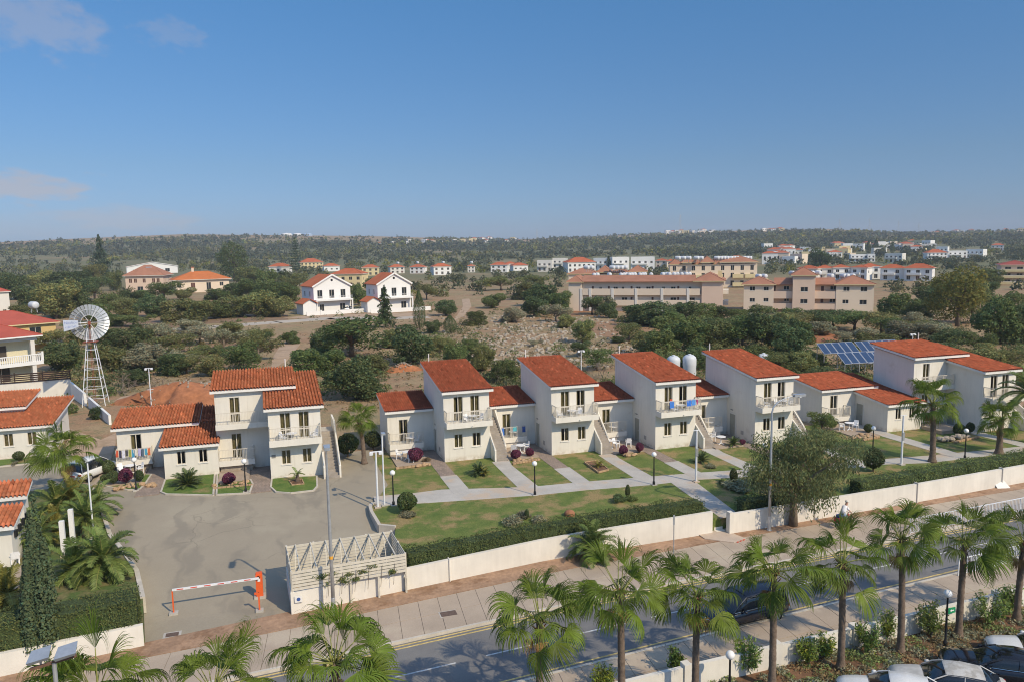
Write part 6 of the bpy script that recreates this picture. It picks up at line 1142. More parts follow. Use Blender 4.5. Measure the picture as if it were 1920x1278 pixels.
# ------------------------------------------------------------------ cyclist
def cyclist():
    p = P(1583, 988, PAVE); b = thing('bicycle', 'touring bicycle ridden along the far pavement', 'bicycle', p, R(8)); RD = mat('red_bike_paint', (.45, .03, .04), .3, .05, 2)
    def wheel(x):
        mb = MB(); n = 24
        for k in range(n): a, c = 2*math.pi*k/n, 2*math.pi*(k+1)/n; mb.bar((x+math.cos(a)*.33, 0, .34+math.sin(a)*.33), (x+math.cos(c)*.33, 0, .34+math.sin(c)*.33), .035)
        w_ = obj('wheel', mb, TYRE, b); sp = MB()
        for k in range(8): a = 2*math.pi*k/8; sp.bar((x, 0, .34), (x+math.cos(a)*.32, 0, .34+math.sin(a)*.32), .008)
        obj('spokes', sp, RIM, w_)
    wheel(.52); wheel(-.52)
    obj('frame', MB().tube([(-.52, 0, .34), (-.18, 0, .84), (.34, 0, .86), (0, 0, .32), (-.52, 0, .34)], .02, 6).tube([(0, 0, .32), (-.2, 0, .92)], .02, 6).tube([(.52, 0, .34), (.36, 0, .8), (.32, 0, 1.0)], .018, 6), RD, b); obj('handlebar', MB().tube([(.34, -.28, 1.02), (.34, 0, 1.0), (.34, .28, 1.02)], .015, 6), BLACKM, b); obj('saddle', MB().sphere((-.22, 0, .96), .12, 10, 6, .4), BLACKM, b); obj('pannier', MB().box(-.72, -.4, -.22, .22, .45, .78), mat('red_pannier', (.5, .03, .06), .6), b); obj('rear_bag', MB().box(-.66, -.36, -.14, .14, .8, .98), mat('blue_bag', (.03, .06, .25), .6), b)
    r = thing('person', 'person in a white shirt, blue shorts and cap riding a bicycle along the pavement', 'person', p, R(8)); SK = mat('skin', (.45, .26, .18), .6, .05, 3)
    pts = [(-.2, 0, 1.0), (-.1, 0, 1.2), (.05, 0, 1.42), (.1, 0, 1.52), (.15, 0, 1.64), (.17, 0, 1.74), (-.18, .09, .98), (.12, .11, .82), (.0, .1, .48), (.05, .1, .32), (-.18, -.09, .98), (.1, -.11, .70), (-.05, -.1, .36), (.06, -.1, .24), (.03, .17, 1.4), (.16, .22, 1.2), (.33, .24, 1.06), (.03, -.17, 1.4), (.16, -.22, 1.2), (.33, -.24, 1.06)]
    ed = [(0, 1), (1, 2), (2, 3), (3, 4), (4, 5), (0, 6), (6, 7), (7, 8), (8, 9), (0, 10), (10, 11), (11, 12), (12, 13), (2, 14), (14, 15), (15, 16), (2, 17), (17, 18), (18, 19)]; rad = [.13, .13, .15, .06, .1, .09, .1, .075, .055, .045, .1, .075, .055, .045, .06, .045, .035, .06, .045, .035]
    me = bpy.data.meshes.new('body'); me.from_pydata(pts, ed, []); o = obj('body', me, SK, r); sk = o.modifiers.new('skin', 'SKIN'); 
    if not me.skin_vertices: me.skin_vertices.new() if hasattr(me.skin_vertices, 'new') else None
    if me.skin_vertices:
        for k, v in enumerate(me.skin_vertices[0].data): v.radius = (rad[k], rad[k]); v.use_root = (k == 0)
    o.modifiers.new('sub', 'SUBSURF').levels = 1; o.modifiers['sub'].render_levels = 1
    obj('shirt', MB().tube([(-.23, 0, .98), (-.12, 0, 1.2), (.03, 0, 1.42), (.07, 0, 1.5)], [.16, .175, .185, .1], 12).tube([(.02, .14, 1.42), (.12, .22, 1.26)], [.085, .07], 8).tube([(.02, -.14, 1.42), (.12, -.22, 1.26)], [.085, .07], 8), mat('white_shirt', (.75, .75, .76), .9, .06, 5), r, smooth=True)
    obj('shorts', MB().tube([(-.22, .07, .99), (.06, .11, .86)], [.14, .11], 10).tube([(-.22, -.07, .99), (.04, -.11, .76)], [.14, .11], 10), mat('grey_blue_shorts', (.28, .36, .5), .9, .1, 5), r, smooth=True)
    obj('cap', MB().lathe([(.115, 0), (.12, .04), (.09, .1), (.01, .12)], 12, (.16, 0, 1.74)).box(.2, .36, -.09, .09, 1.75, 1.77), mat('pale_cap', (.6, .57, .5), .9), r, smooth=True); obj('shoe', MB().box(-.04, .22, .06, .14, .26, .34), BLACKM, r); obj('shoe', MB().box(-.04, .22, -.14, -.06, .18, .26), BLACKM, r)
cyclist()
# ------------------------------------------------------------------ windmill
def windmill():
    o = thing('windmill', 'white lattice water windmill with a many-bladed wheel and lettered vane', 'windmill', (-20.0, 102, 0)); T = 9.2; b = 1.25; t = .22
    for sx, sy in ((-1, -1), (1, -1), (1, 1), (-1, 1)): obj('tower_leg', MB().bar((sx*b, sy*b, -.2), (sx*t, sy*t, T), .075), METALW, o)
    for k in range(7):
        z = .9+k*1.15; r = b+(t-b)*(z/T); q = [(-r, -r), (r, -r), (r, r), (-r, r)]
        for (a, c) in zip(q, q[1:]+q[:1]): obj('tower_brace', MB().bar((*a, z), (*c, z), .042), METALW, o)
    obj('ladder', MB().bar((-.1, -.3, 0), (-.05, -.2, T), .04).bar((.1, -.3, 0), (.05, -.2, T), .04), mat('rusty_red_iron', (.25, .08, .05), .8, .2, 5), o); obj('platform', MB().box(-.75, .75, -.75, .75, 7.55, 7.62), MATS['rusty_red_iron'], o)
    hub = Vector((0, 0, 9.8)); wd = Vector((-.20, 1.0, 0.0)).normalized(); sd_ = Vector((wd.y, -wd.x, 0)); up = Vector((0, 0, 1)); wc = hub+wd*.55
    hd = obj('gear_head', MB().bar(hub-wd*.5, hub+wd*.6, .3, .34).cyl(tuple(Vector((0, 0, T))), tuple(hub), .1, .1, 8), MATS['rusty_red_iron'], o)
    n = 30; mesh = None
    for k in range(n):
        a = 2*math.pi*k/n; da = 2*math.pi/n*.86; V = []
        for r in (.88, 1.5, 2.15):
            for q, off in ((-.5, -.10), (0, .02), (.5, .10)): an = a+da*q; V.append(tuple(wc+(sd_*math.cos(an)+up*math.sin(an))*r+wd*off))
        mb = MB(); mb.v = V; mb.f = [(0, 1, 4, 3), (1, 2, 5, 4), (3, 4, 7, 6), (4, 5, 8, 7)]; obj('blade', mb, mat('galvanised_blade', (.62, .64, .64), .38, .15, 2.5, metal=.35), o)
    for r in (.9, 1.6):
        ring = MB()
        for k in range(30): a, c = 2*math.pi*k/30, 2*math.pi*(k+1)/30; ring.bar(wc+(sd_*math.cos(a)+up*math.sin(a))*r-wd*.1, wc+(sd_*math.cos(c)+up*math.sin(c))*r-wd*.1, .04)
        obj('rim_ring', ring, METALW, o)
    for k in range(6): a = k*math.pi/3; obj('spoke', MB().bar(wc, wc+(sd_*math.cos(a)+up*math.sin(a))*1.65-wd*.1, .05), METALW, o)
    vd = (-wd*.55-sd_*.9).normalized(); e = hub+vd*1.35; obj('vane_boom', MB().bar(hub+Vector((0, 0, .12)), e+Vector((0, 0, .1)), .06).bar(hub+Vector((0, 0, -.2)), e+Vector((0, 0, -.2)), .06), METALW, o); f = e+vd*1.75
    vb = mat('pale_blue_vane', (.50, .55, .64), .5, .06, 3); vn = vd.cross(up).normalized()*.015
    va = obj('vane', MB().hexa([tuple(e+Vector((0, 0, -.38))-vn), tuple(f+Vector((0, 0, -.72))-vn), tuple(f+Vector((0, 0, -.72))+vn), tuple(e+Vector((0, 0, -.38))+vn), tuple(e+Vector((0, 0, .42))-vn), tuple(f+Vector((0, 0, .62))-vn), tuple(f+Vector((0, 0, .62))+vn), tuple(e+Vector((0, 0, .42))+vn)]), vb, o)
    LB = mat('blue_lettering', (.22, .28, .50), .6); cam_side = -1 if (vd.cross(up)).dot(Vector((20, -102, 0))) < 0 else 1; nrm = vd.cross(up).normalized()*cam_side
    def text(s, size, pos, name):
        cu = bpy.data.curves.new(name, 'FONT'); cu.body = s; cu.size = size; cu.align_x = 'CENTER'; to = bpy.data.objects.new(name, cu); COL.objects.link(to); bpy.context.view_layer.update(); me = bpy.data.meshes.new_from_object(to.evaluated_get(bpy.context.evaluated_depsgraph_get())); bpy.data.objects.remove(to)
        x = nrm.cross(up)*-1; x.normalize(); me.transform(Matrix(((x.x, 0, nrm.x, pos.x), (x.y, 0, nrm.y, pos.y), (0, 1, nrm.z, pos.z), (0, 0, 0, 1)))); return obj(name, me, LB, va)
    text('Nicolaou', .42, e.lerp(f, .5)+Vector((0, 0, .1))+nrm*.03, 'lettering')
    m = MB()
    for k in range(9): q = e.lerp(f, .86-.085*k)+Vector((0, 0, -.36))+nrm*.025; obj('small_lettering', MB().bar(q, q+Vector((0, 0, .16+.05*(k % 3))), .05, .012), LB, va)
windmill()
# ------------------------------------------------------------------ tanks and solar collectors behind the villas
SOLB = mat('solar_glass', (.025, .05, .11), .12, .1, 1, spec=.7); ALU = mat('aluminium', (.6, .61, .62), .35, .05, 2, metal=.6)
def solar(pos, n, label, rz=-.05, w=1.15, h=2.1, tilt=.62):
    o = thing('solar_array', label, 'solar panels', pos, rz, 'solar panel arrays behind the villas'); c, s = math.cos(tilt), math.sin(tilt)
    for k in range(n):
        x = k*w; f = lambda a, b, d: (x+a, b*c-d*s, 1.0+b*s+d*c); pn = obj('panel', MB().hexa([f(.03, 0, 0), f(w-.03, 0, 0), f(w-.03, h, 0), f(.03, h, 0), f(.03, 0, .08), f(w-.03, 0, .08), f(w-.03, h, .08), f(.03, h, .08)]), ALU, o); obj('cell_glass', MB().quad(f(.09, .06, .086), f(w-.09, .06, .086), f(w-.09, h-.06, .086), f(.09, h-.06, .086)), SOLB, pn)
    for x in (0.1, n*w*.5, n*w-.1): obj('support_leg', MB().bar((x, .1, -.1), (x, .1, 1.05), .07).bar((x, h*c-.1, -.1), (x, h*c-.1, 1.0+h*s), .07), ALU, o)
    return o
for (x0, y0, Y, n, l) in ((1545, 664, 86, 5, 'rear left row of blue solar panels'), (1616, 660, 86.5, 6, 'rear right row of blue solar panels'), (1584, 683, 80.5, 4, 'front left row of blue solar panels'), (1622, 682, 81, 4, 'front right row of blue solar panels beside the villa wall')):
    p = AY(x0, y0, Y); solar((p.x, p.y, p.z-1.0), n, l)
def tank(pos, r, h, label):
    o = thing('water_tank', label, 'water tank', pos, 0, 'white upright water tanks'); m = mat('white_tank_plastic', (.60, .62, .64), .5, .05, 1); obj('shell', MB().lathe([(r*.97, 0), (r, .1), (r*.96, h*.3), (r, h*.33), (r*.96, h*.6), (r, h*.63), (r, h*.86), (r*.9, h*.93), (r*.55, h), (r*.2, h)], 20), m, o, smooth=True); obj('lid', MB().lathe([(r*.25, h), (r*.25, h+.12), (r*.1, h+.16)], 12), m, o)
for k, (x, y, Y, l) in enumerate(((1263, 663, 88, 'left white water tank behind the third villa roof'), (1293, 661, 87, 'right white water tank behind the third villa roof'), (1406, 656, 92, 'left white tank peeking over the fourth villa roof'), (1432, 659, 90, 'right white tank peeking over the fourth villa roof'))):
    p = AY(x, y+4, Y); tank((p.x, p.y, 0), .88, p.z, l)
# red earth mounds and slabs
def mound(x, y, r, h, label, seed, m=None):
    g = np.random.default_rng(seed); p = P(x, y); mb = MB(); n, k = 30, 9; ph = g.random(5)*6.28
    for j in range(k+1):
        t = j/k
        for i in range(n): a = 2*math.pi*i/n; rr = r*(1-t)*(1+.3*math.sin(a*2+ph[0])+.16*math.sin(a*3+ph[1])+.1*math.sin(a*7+ph[2])+.06*g.normal()); mb.v.append((math.cos(a)*rr, math.sin(a)*rr*.8, -.1+h*(1-(1-t)**1.35)*(1+.09*g.normal()*(1-t))+.25*math.sin(a*3+ph[3])*t*(1-t)))
    for j in range(k):
        for i in range(n): mb.f.append((j*n+i, j*n+(i+1) % n, (j+1)*n+(i+1) % n, (j+1)*n+i))
    o = thing('earth_mound', label, 'mound', p); obj('soil', mb, m or RED, o, smooth=True); sb = MB()
    for q in range(60):
        a = g.random()*6.28; t = g.random()*.9; s = g.uniform(.05, .16); z = h*(1-t**1.5); sb.sphere((math.cos(a)*r*t, math.sin(a)*r*t*.8, z), s, 5, 3)
    st_ = obj('loose_stones', sb, GREYSTONE, o); st_['kind'] = 'stuff'
mound(347, 752, 6.6, 2.6, 'heap of red earth behind the left villa', 1); mound(755, 694, 2.4, 1.2, 'small heap of red earth beside the first two-storey villa roof', 2); mound(395, 738, 3.0, 1.6, 'low right shoulder of red earth behind the left villa', 3)
o = thing('concrete_slab', 'flat tilted concrete slab lying in the yard by the windmill', 'slab', P(258, 748)); obj('slab', MB().hexa([(-2.3, -1, 0), (2.2, -.5, 0), (1.6, 1.1, 0), (-1.9, .8, 0), (-2.3, -1, .25), (2.2, -.5, .5), (1.6, 1.1, .6), (-1.9, .8, .35)]), SAND, o)
# yard walls at the left
seg_wall('yard_wall', [(-45, 107.2), (-24.0, 108.9)], .25, -.5, [2.1, 2.3], WALLW, 'white yard wall below the dark slatted screen'); seg_wall('yard_wall', [(-24.0, 108.9), (-21.0, 101.5)], .25, -.5, [1.9, 1.5], WHITE, 'white yard wall left of the windmill'); seg_wall('yard_wall', [(-20.4, 100.5), (-16.3, 89.2)], .25, -.5, [1.2, 1.0], WHITE, 'white yard wall sloping towards the left villa')
scn = thing('slatted_screen', 'dark brown slatted screen on top of the white yard wall', 'fence', (-45, 107.0, 2.15)); DKW = mat('dark_brown_wood', (.045, .028, .022), .8, .2, 3)
for k in range(5): obj('slat', MB().bar((0, .05, .1+k*.24), (21, 1.7, .25+k*.24), .04, .16), DKW, scn)
for k in range(8): obj('post', MB().box(k*3-.05, k*3+.05, .12+k*.236, .2+k*.236, 0, 1.4), DKW, scn)
# ------------------------------------------------------------------ farther houses
BEIGE = mat('beige_render', (.72, .60, .465), .9, .05, .15, fine=.04); PINKB = mat('pinkish_render', (.68, .52, .40), .9, .05, .15, fine=.04); YELW = mat('yellow_render', (.62, .44, .19), .9, .05, .15, fine=.04); OFFW = mat('off_white_render', (.70, .67, .61), .9, .04, .15, fine=.04); WHT = mat('bright_white_render', (.78, .77, .74), .9, .03, .15, fine=.03); PALEY = mat('pale_yellow_render', (.66, .55, .31), .9, .04, .15)
RECTS = []
def hip(x0, x1, y0, y1, z, rh, ov=.5, th=.18):
    "hipped roof with thick eaves"
    a, b, c, d = x0-ov, x1+ov, y0-ov, y1+ov; s = min(b-a, d-c)/2; mb = MB(); mb.box(a, b, c, d, z-th, z)
    if b-a >= d-c: r0, r1 = (a+s, (c+d)/2), (b-s, (c+d)/2)
    else: r0, r1 = ((a+b)/2, c+s), ((a+b)/2, d-s)
    e = [(a, c, z+.003), (b, c, z+.003), (b, d, z+.003), (a, d, z+.003)]; t0, t1 = (*r0, z+rh), (*r1, z+rh); rf = MB()
    if b-a >= d-c: rf.poly([e[0], e[1], t1, t0]); rf.poly([e[1], e[2], t1]); rf.poly([e[2], e[3], t0, t1]); rf.poly([e[3], e[0], t0])
    else: rf.poly([e[0], e[1], t0]); rf.poly([e[1], e[2], t1, t0]); rf.poly([e[2], e[3], t1]); rf.poly([e[3], e[0], t0, t1])
    return mb, rf, (t0, t1)
def tile_rows(rf): return rf
def add_hip(parent, x0, x1, y0, y1, z, rh, m, ov=.5, eave=None):
    mb, rf, (t0, t1) = hip(x0, x1, y0, y1, z, rh, ov); r = obj('roof', rf, m, parent); obj('eave', mb, eave or OFFW, r); k = MB(); k.tube([t0, t1], .09, 5) if (Vector(t0)-Vector(t1)).length > .2 else None
    for c in ((x0-ov, y0-ov), (x1+ov, y0-ov)): k.tube([(*c, z+.03), t0 if abs(c[0]-t0[0])+abs(c[1]-t0[1]) < abs(c[0]-t1[0])+abs(c[1]-t1[1]) else t1], .08, 5)
    obj('ridge_tiles', k, m, r); return r
def house(label, pos, rz, w, d, h, wallm, roof='hip', rh=1.8, roofm=None, fw=(), lw=(), rw=(), ov=.5, name='house', cat='house', group=None, near=False):
    "house with its front centre at pos; windows as (u, z, w, h, kind)"
    o = thing(name, label, cat, pos, rz, group); B = (-w/2, w/2, 0, d); ops = {s: [(a[0], a[0]+a[2], a[1], a[1]+a[3]) for a in ws] for s, ws in (('f', fw), ('l', lw), ('r', rw))}
    mb = MB(); block(mb, *B, -2.5, h, h, ops, .18, top=(roof != 'gable')); obj('wall', mb, wallm, o)
    for s, ws in (('f', fw), ('l', lw), ('r', rw)):
        for a in ws: window(o, s, B, a[0], a[1], a[2], a[3], 'casement' if a[2] > .7 else 'plain', 'door' if len(a) > 4 and a[4] == 'd' else 'window', False, None, BROWN if len(a) > 4 and a[4] in ('d', 'b') else PANE, .18)
    rm = roofm or TILEFLAT
    if roof == 'hip': add_hip(o, *B, h, rh, rm, ov)
    elif roof == 'gable':
        g = MB(); g.poly([(-w/2, 0, h), (w/2, 0, h), (0, 0, h+rh)]); g.poly([(-w/2, d, h), (w/2, d, h), (0, d, h+rh)]); obj('gable_wall', g, wallm, o); r = MB(); t = .16; k = rh/(w/2)
        for s in (-1, 1): e = w/2+ov; r.hexa([(0, -ov, h+rh), (s*e, -ov, h-k*ov), (s*e, d+ov, h-k*ov), (0, d+ov, h+rh), (0, -ov, h+rh+t), (s*e, -ov, h-k*ov+t), (s*e, d+ov, h-k*ov+t), (0, d+ov, h+rh+t)])
        rf = obj('roof', r, rm, o); bb = MB()
        for s in (-1, 1): e = w/2+ov; bb.bar((0, -ov-.02, h+rh+t*.5), (s*e, -ov-.02, h-k*ov+t*.5), .1, .42)
        obj('barge_board', bb, WHT, rf)
    else:
        p = MB(); p.box(-w/2, w/2, 0, .2, h+.002, h+.6).box(-w/2, w/2, d-.2, d, h+.002, h+.6).box(-w/2, -w/2+.2, .2, d-.2, h+.002, h+.6).box(w/2-.2, w/2, .2, d-.2, h+.002, h+.6); obj('roof_parapet', p, wallm, o)
    return o
def face(p, dl=0.0): return -math.atan2(p[0], p[1])+dl
def rooftank(pos, rz, label, s=1.0):
    o = thing('roof_water_tank', label, 'water tank', pos, rz, 'white cylindrical roof tanks'); m = mat('white_tank_plastic', (.66, .67, .68), .5, .05, 1); c = obj('tank', MB().lathe([(.1*s, -.75*s), (.5*s, -.72*s), (.55*s, -.6*s), (.55*s, .6*s), (.5*s, .72*s), (.1*s, .75*s)], 14), m, o, (0, 0, 1.15*s), smooth=True); c.rotation_euler = (math.pi/2, 0, .3); obj('stand', MB().bar((-.4*s, -.4*s, 0), (-.3*s, -.3*s, .7*s), .06).bar((.4*s, -.4*s, 0), (.3*s, -.3*s, .7*s), .06).bar((.4*s, .4*s, 0), (.3*s, .3*s, .7*s), .06).bar((-.4*s, .4*s, 0), (-.3*s, .3*s, .7*s), .06), GALV, o); return o
def rect(x0, x1, y0, y1): RECTS.append((x0, x1, y0, y1))
# cream, yellow and grey houses at the left edge
def left_houses():
    p = P(64, 722); W_ = 15; rz = face(p, .32); o = thing('house', 'cream two-storey house with white balustrade at the left edge', 'house', p, rz); B = (-W_, 0, 0, 9); fw = [(5.5, .9, 2.2, 2.0), (10.2, .9, 2.1, 2.0), (5.5, 3.8, 2.2, 2.1), (10.0, 3.8, 2.1, 2.1)]
    mb = MB(); block(mb, *B, -1, 6.9, 6.9, {'f': [(a, a+c, b, b+d) for a, b, c, d in fw]}); obj('wall', mb, mat('cream_yellow_render', (.66, .60, .42), .9, .04, .3), o)
    for a, b, c, d in fw: window(o, 'f', B, a, b, c, d, 'casement', 'window', False, None, mat('brown_shutter_glass', (.09, .075, .06), .3, .1, 2))
    obj('balcony_slab', MB().box(-W_, .9, -1.7, -.002, 3.1, 3.55), WHT, o); obj('porch_beam', MB().box(-W_, .3, -1.6, -.002, 6.45, 6.9), OFFW, o)
    for x in (-.25, -4.7): obj('column', MB().box(x-.25, x+.25, -1.6, -1.1, -.5, 3.09), OFFW, o); obj('column', MB().box(x-.25, x+.25, -1.6, -1.1, 3.56, 6.44), OFFW, o)
    b = obj('balustrade', MB().box(-W_, .9, -1.65, -1.5, 4.42, 4.55).box(.75, .9, -1.49, 0, 4.42, 4.55).box(.7, .95, -1.7, -1.45, 3.56, 4.8), WHT, o); q = MB()
    for k in range(60): q.box(.6-k*.26, .72-k*.26, -1.62, -1.53, 3.55, 4.42)
    obj('balusters', q, WHT, b)['kind'] = 'stuff'; add_hip(o, -W_, .3, -1.6, 9, 7.08, 2.4, mat('red_house_roof', (.40, .09, .06), .85, .1, .5), .6, WHT); rect(0, 72, 617, 725)
    sp = obj('solar_heater', MB().hexa([(-5.2, 1, 8.2), (-3.6, 1, 8.2), (-3.6, 2.2, 9.3), (-5.2, 2.2, 9.3), (-5.2, .95, 8.3), (-3.6, .95, 8.3), (-3.6, 2.15, 9.4), (-5.2, 2.15, 9.4)]), SOLB, o)
    p = P(108, 652); rz = face(p, .3); o = thing('house', 'yellow house with red hipped roof behind the cream one', 'house', p, rz); W_ = 16; B = (-W_, 0, 0, 11); fw = [(5.0, 2.1, 2.2, 2.0), (11.5, 2.1, 2.0, 2.2)]; mb = MB(); block(mb, *B, -1, 4.9, 4.9, {'f': [(a, a+c, b, b+d) for a, b, c, d in fw]}); obj('wall', mb, YELW, o)
    for a, b, c, d in fw: window(o, 'f', B, a, b, c, d, 'casement', 'window', False, None, PANE)
    add_hip(o, -W_, 0, 0, 11, 5.05, 2.3, MATS['red_house_roof'], .7, PALEY); b = obj('balcony_slab', MB().box(-8, .6, -1.5, -.002, 1.2, 1.5), WHT, o); q = obj('balustrade', MB().box(-8, .6, -1.5, -1.38, 2.3, 2.42), WHT, b); k_ = MB()
    for k in range(30): k_.box(-7.9+k*.28, -7.78+k*.28, -1.48, -1.4, 1.5, 2.3)
    obj('balusters', k_, WHT, q)['kind'] = 'stuff'; t = AY(64, 584, 156); rooftank((t.x, t.y, t.z-.2), .4, 'large white horizontal tank on the yellow house roof', 1.15); rect(0, 112, 578, 650)
    p = P(20, 602); house('grey two-storey house with red roof at the far left edge', (p.x-6, p.y, 0), face(p, .1), 12, 9, 8.0, OFFW, 'hip', 2.2, MATS['red_house_roof'], [(8.6, 4.9, 1.2, 1.4), (10.3, 1.5, .8, 1.6)]); rect(0, 20, 528, 590)
left_houses()
def fit(xl, xr, yb, ye):
    p = PT((xl+xr)/2, yb); d = depth(p); return p, (xr-xl)*d/FPX, (yb-ye)*d/FPX, d
# beige houses
p, w_, h_, d_ = fit(239, 306, 549, 517); house('beige two-storey house with a brown hipped roof and solar heater', p, face(p, -.3), w_, 13, h_, PINKB, 'hip', 4.6, TILEBR, [(w_*f, h_*.58, 1.3, h_*.24, 'b') for f in (.09, .22, .45, .7, .82)]+[(w_*.3, .4, 2.4, 2.4)], (), [(2.5, h_*.6, .9, 1.8, 'b'), (8, h_*.6, .9, 1.8, 'b')], 1.0); rect(232, 322, 498, 552)
so = AY(277, 505, p.y+3); s_ = thing('solar_heater', 'dark solar heater on the brown hipped roof', 'solar heater', (so.x, so.y, so.z-.6), face(p, -.3)); obj('panel', MB().hexa([(-1.3, 0, 0), (1.3, 0, 0), (1.3, 1.4, 1.1), (-1.3, 1.4, 1.1), (-1.3, -.08, .08), (1.3, -.08, .08), (1.3, 1.32, 1.2), (-1.3, 1.32, 1.2)]), SOLB, s_); obj('tank', MB().cyl((-1.2, 1.5, 1.3), (1.2, 1.5, 1.3), .3, .3, 10), GALV, s_)
p, w_, h_, d_ = fit(334, 428, 548, 524); house('low beige house with a bright orange roof and chimney', p, face(p, .12), w_, 15, h_, BEIGE, 'hip', 3.4, mat('bright_orange_roof', (.50, .155, .045), .85, .1, .4), [(w_*.03, h_*.4, 1.6, h_*.3), (w_*.28, h_*.35, 1.8, h_*.4, 'b'), (w_*.57, h_*.2, 1.9, h_*.55), (w_*.82, h_*.45, 1.6, h_*.3)], (), (), 1.2); rect(318, 434, 508, 550)
ch = AY(361, 505, p.y+7); o = thing('chimney', 'beige chimney on the bright orange roof', 'chimney', (ch.x, ch.y, ch.z-2.5)); obj('stack', MB().box(-.5, .5, -.5, .5, 0, 3.2), BEIGE, o); obj('cap', MB().box(-.65, .65, -.65, .65, 3.2, 3.5), TILEFLAT, o); so = AY(382, 518, p.y+3); s_ = thing('solar_heater', 'blue solar panels on the bright orange roof', 'solar heater', (so.x, so.y, so.z-.5)); obj('panel', MB().hexa([(-1.6, 0, 0), (1.6, 0, 0), (1.6, 1.4, .8), (-1.6, 1.4, .8), (-1.6, -.08, .1), (1.6, -.08, .1), (1.6, 1.32, .9), (-1.6, 1.32, .9)]), SOLB, s_); obj('stand', MB().bar((-1.2, 1.3, -.4), (-1.2, 1.3, .8), .1).bar((1.2, 1.3, -.4), (1.2, 1.3, .8), .1), GALV, s_)
p, w_, h_, d_ = fit(243, 330, 513, 500); house('white house with a wide low gable behind the brown roofed one', p, face(p, .05), w_, 12, h_, WHT, 'gable', 3.6, TILEFLAT, [(w_*.75, h_*.2, 3.5, h_*.5), (w_*.12, h_*.2, 2.5, h_*.4, 'b')]); rect(236, 333, 488, 515)
# white gabled houses
def gabled(x0, x1, yb, ye, ya, label):
    p, w_, h_, d_ = fit(x0, x1, yb, ye); rz = face(p, .38); w_ /= math.cos(.38); fl = h_*.5
    o = house(label, p, rz, w_, 9.5, h_, WHT, 'gable', (ye-ya)*d_/FPX, mat('orange_gable_roof', (.48, .135, .05), .85, .1, .4), [(w_*.1, fl+.3, 1.5, 2.4), (w_*.42, fl+.3, 1.5, 2.4), (w_*.73, fl+.3, 1.5, 2.4), (w_*.15, .3, 1.3, 2.2), (w_*.7, .3, 1.6, 2.2), (w_*.48, h_-.05, .05, .03)], [(2.0, fl+.8, .9, 1.5), (6.0, fl+.8, .9, 1.5)], (), .45)
    obj('balcony_slab', MB().box(-w_/2, w_/2, -1.9, -.002, fl-.35, fl), WHT, o); railing(o, [(-w_/2+.1, -1.85, fl), (w_/2-.1, -1.85, fl)], 1.0, .3, .02, METALW)
    for x in (-w_/2+.2, w_/2-.2): obj('column', MB().box(x-.18, x+.18, -1.85, -1.5, -1, fl-.36), WHT, o)
    obj('attic_vent', MB().cyl((0, -.03, h_+1.6), (0, .0, h_+1.6), .35, .35, 12), DARK, o)
    ax = -w_/2-2.4; a = MB(); block(a, ax-1.6, ax+2.2, -2.2, 3, -2, 3.0, 3.0); obj('annex_wall', a, WHT, o); r = MB()
    for s in (-1, 1): r.hexa([(ax+.3, -2.7, 4.3), (ax+.3+s*2.4, -2.7, 2.95), (ax+.3+s*2.4, 3.3, 2.95), (ax+.3, 3.3, 4.3), (ax+.3, -2.7, 4.45), (ax+.3+s*2.4, -2.7, 3.1), (ax+.3+s*2.4, 3.3, 3.1), (ax+.3, 3.3, 4.45)])
    obj('annex_roof', r, MATS['orange_gable_roof'], o); obj('annex_gable', MB().poly([(ax-1.6, -2.2, 3), (ax+2.2, -2.2, 3), (ax+.3, -2.2, 4.2)]), WHT, o)
    gw = thing('garden_wall', 'low white garden wall in front of the '+label, 'wall', p, rz); obj('wall_panel', MB().box(-w_/2-4.5, w_/2+3.5, -6.2, -6.0, -1, 1.1), WHT, gw); obj('gate_post', MB().box(-w_/2-.6, -w_/2-.2, -6.3, -5.9, -1, 1.4), WHT, gw); rect(x0-36, x1+4, ya, yb+3)
gabled(591, 658, 586, 536, 516, 'left white gabled house with three balcony doors'); gabled(710, 771, 582, 532, 513, 'right white gabled house behind the dark conifer')
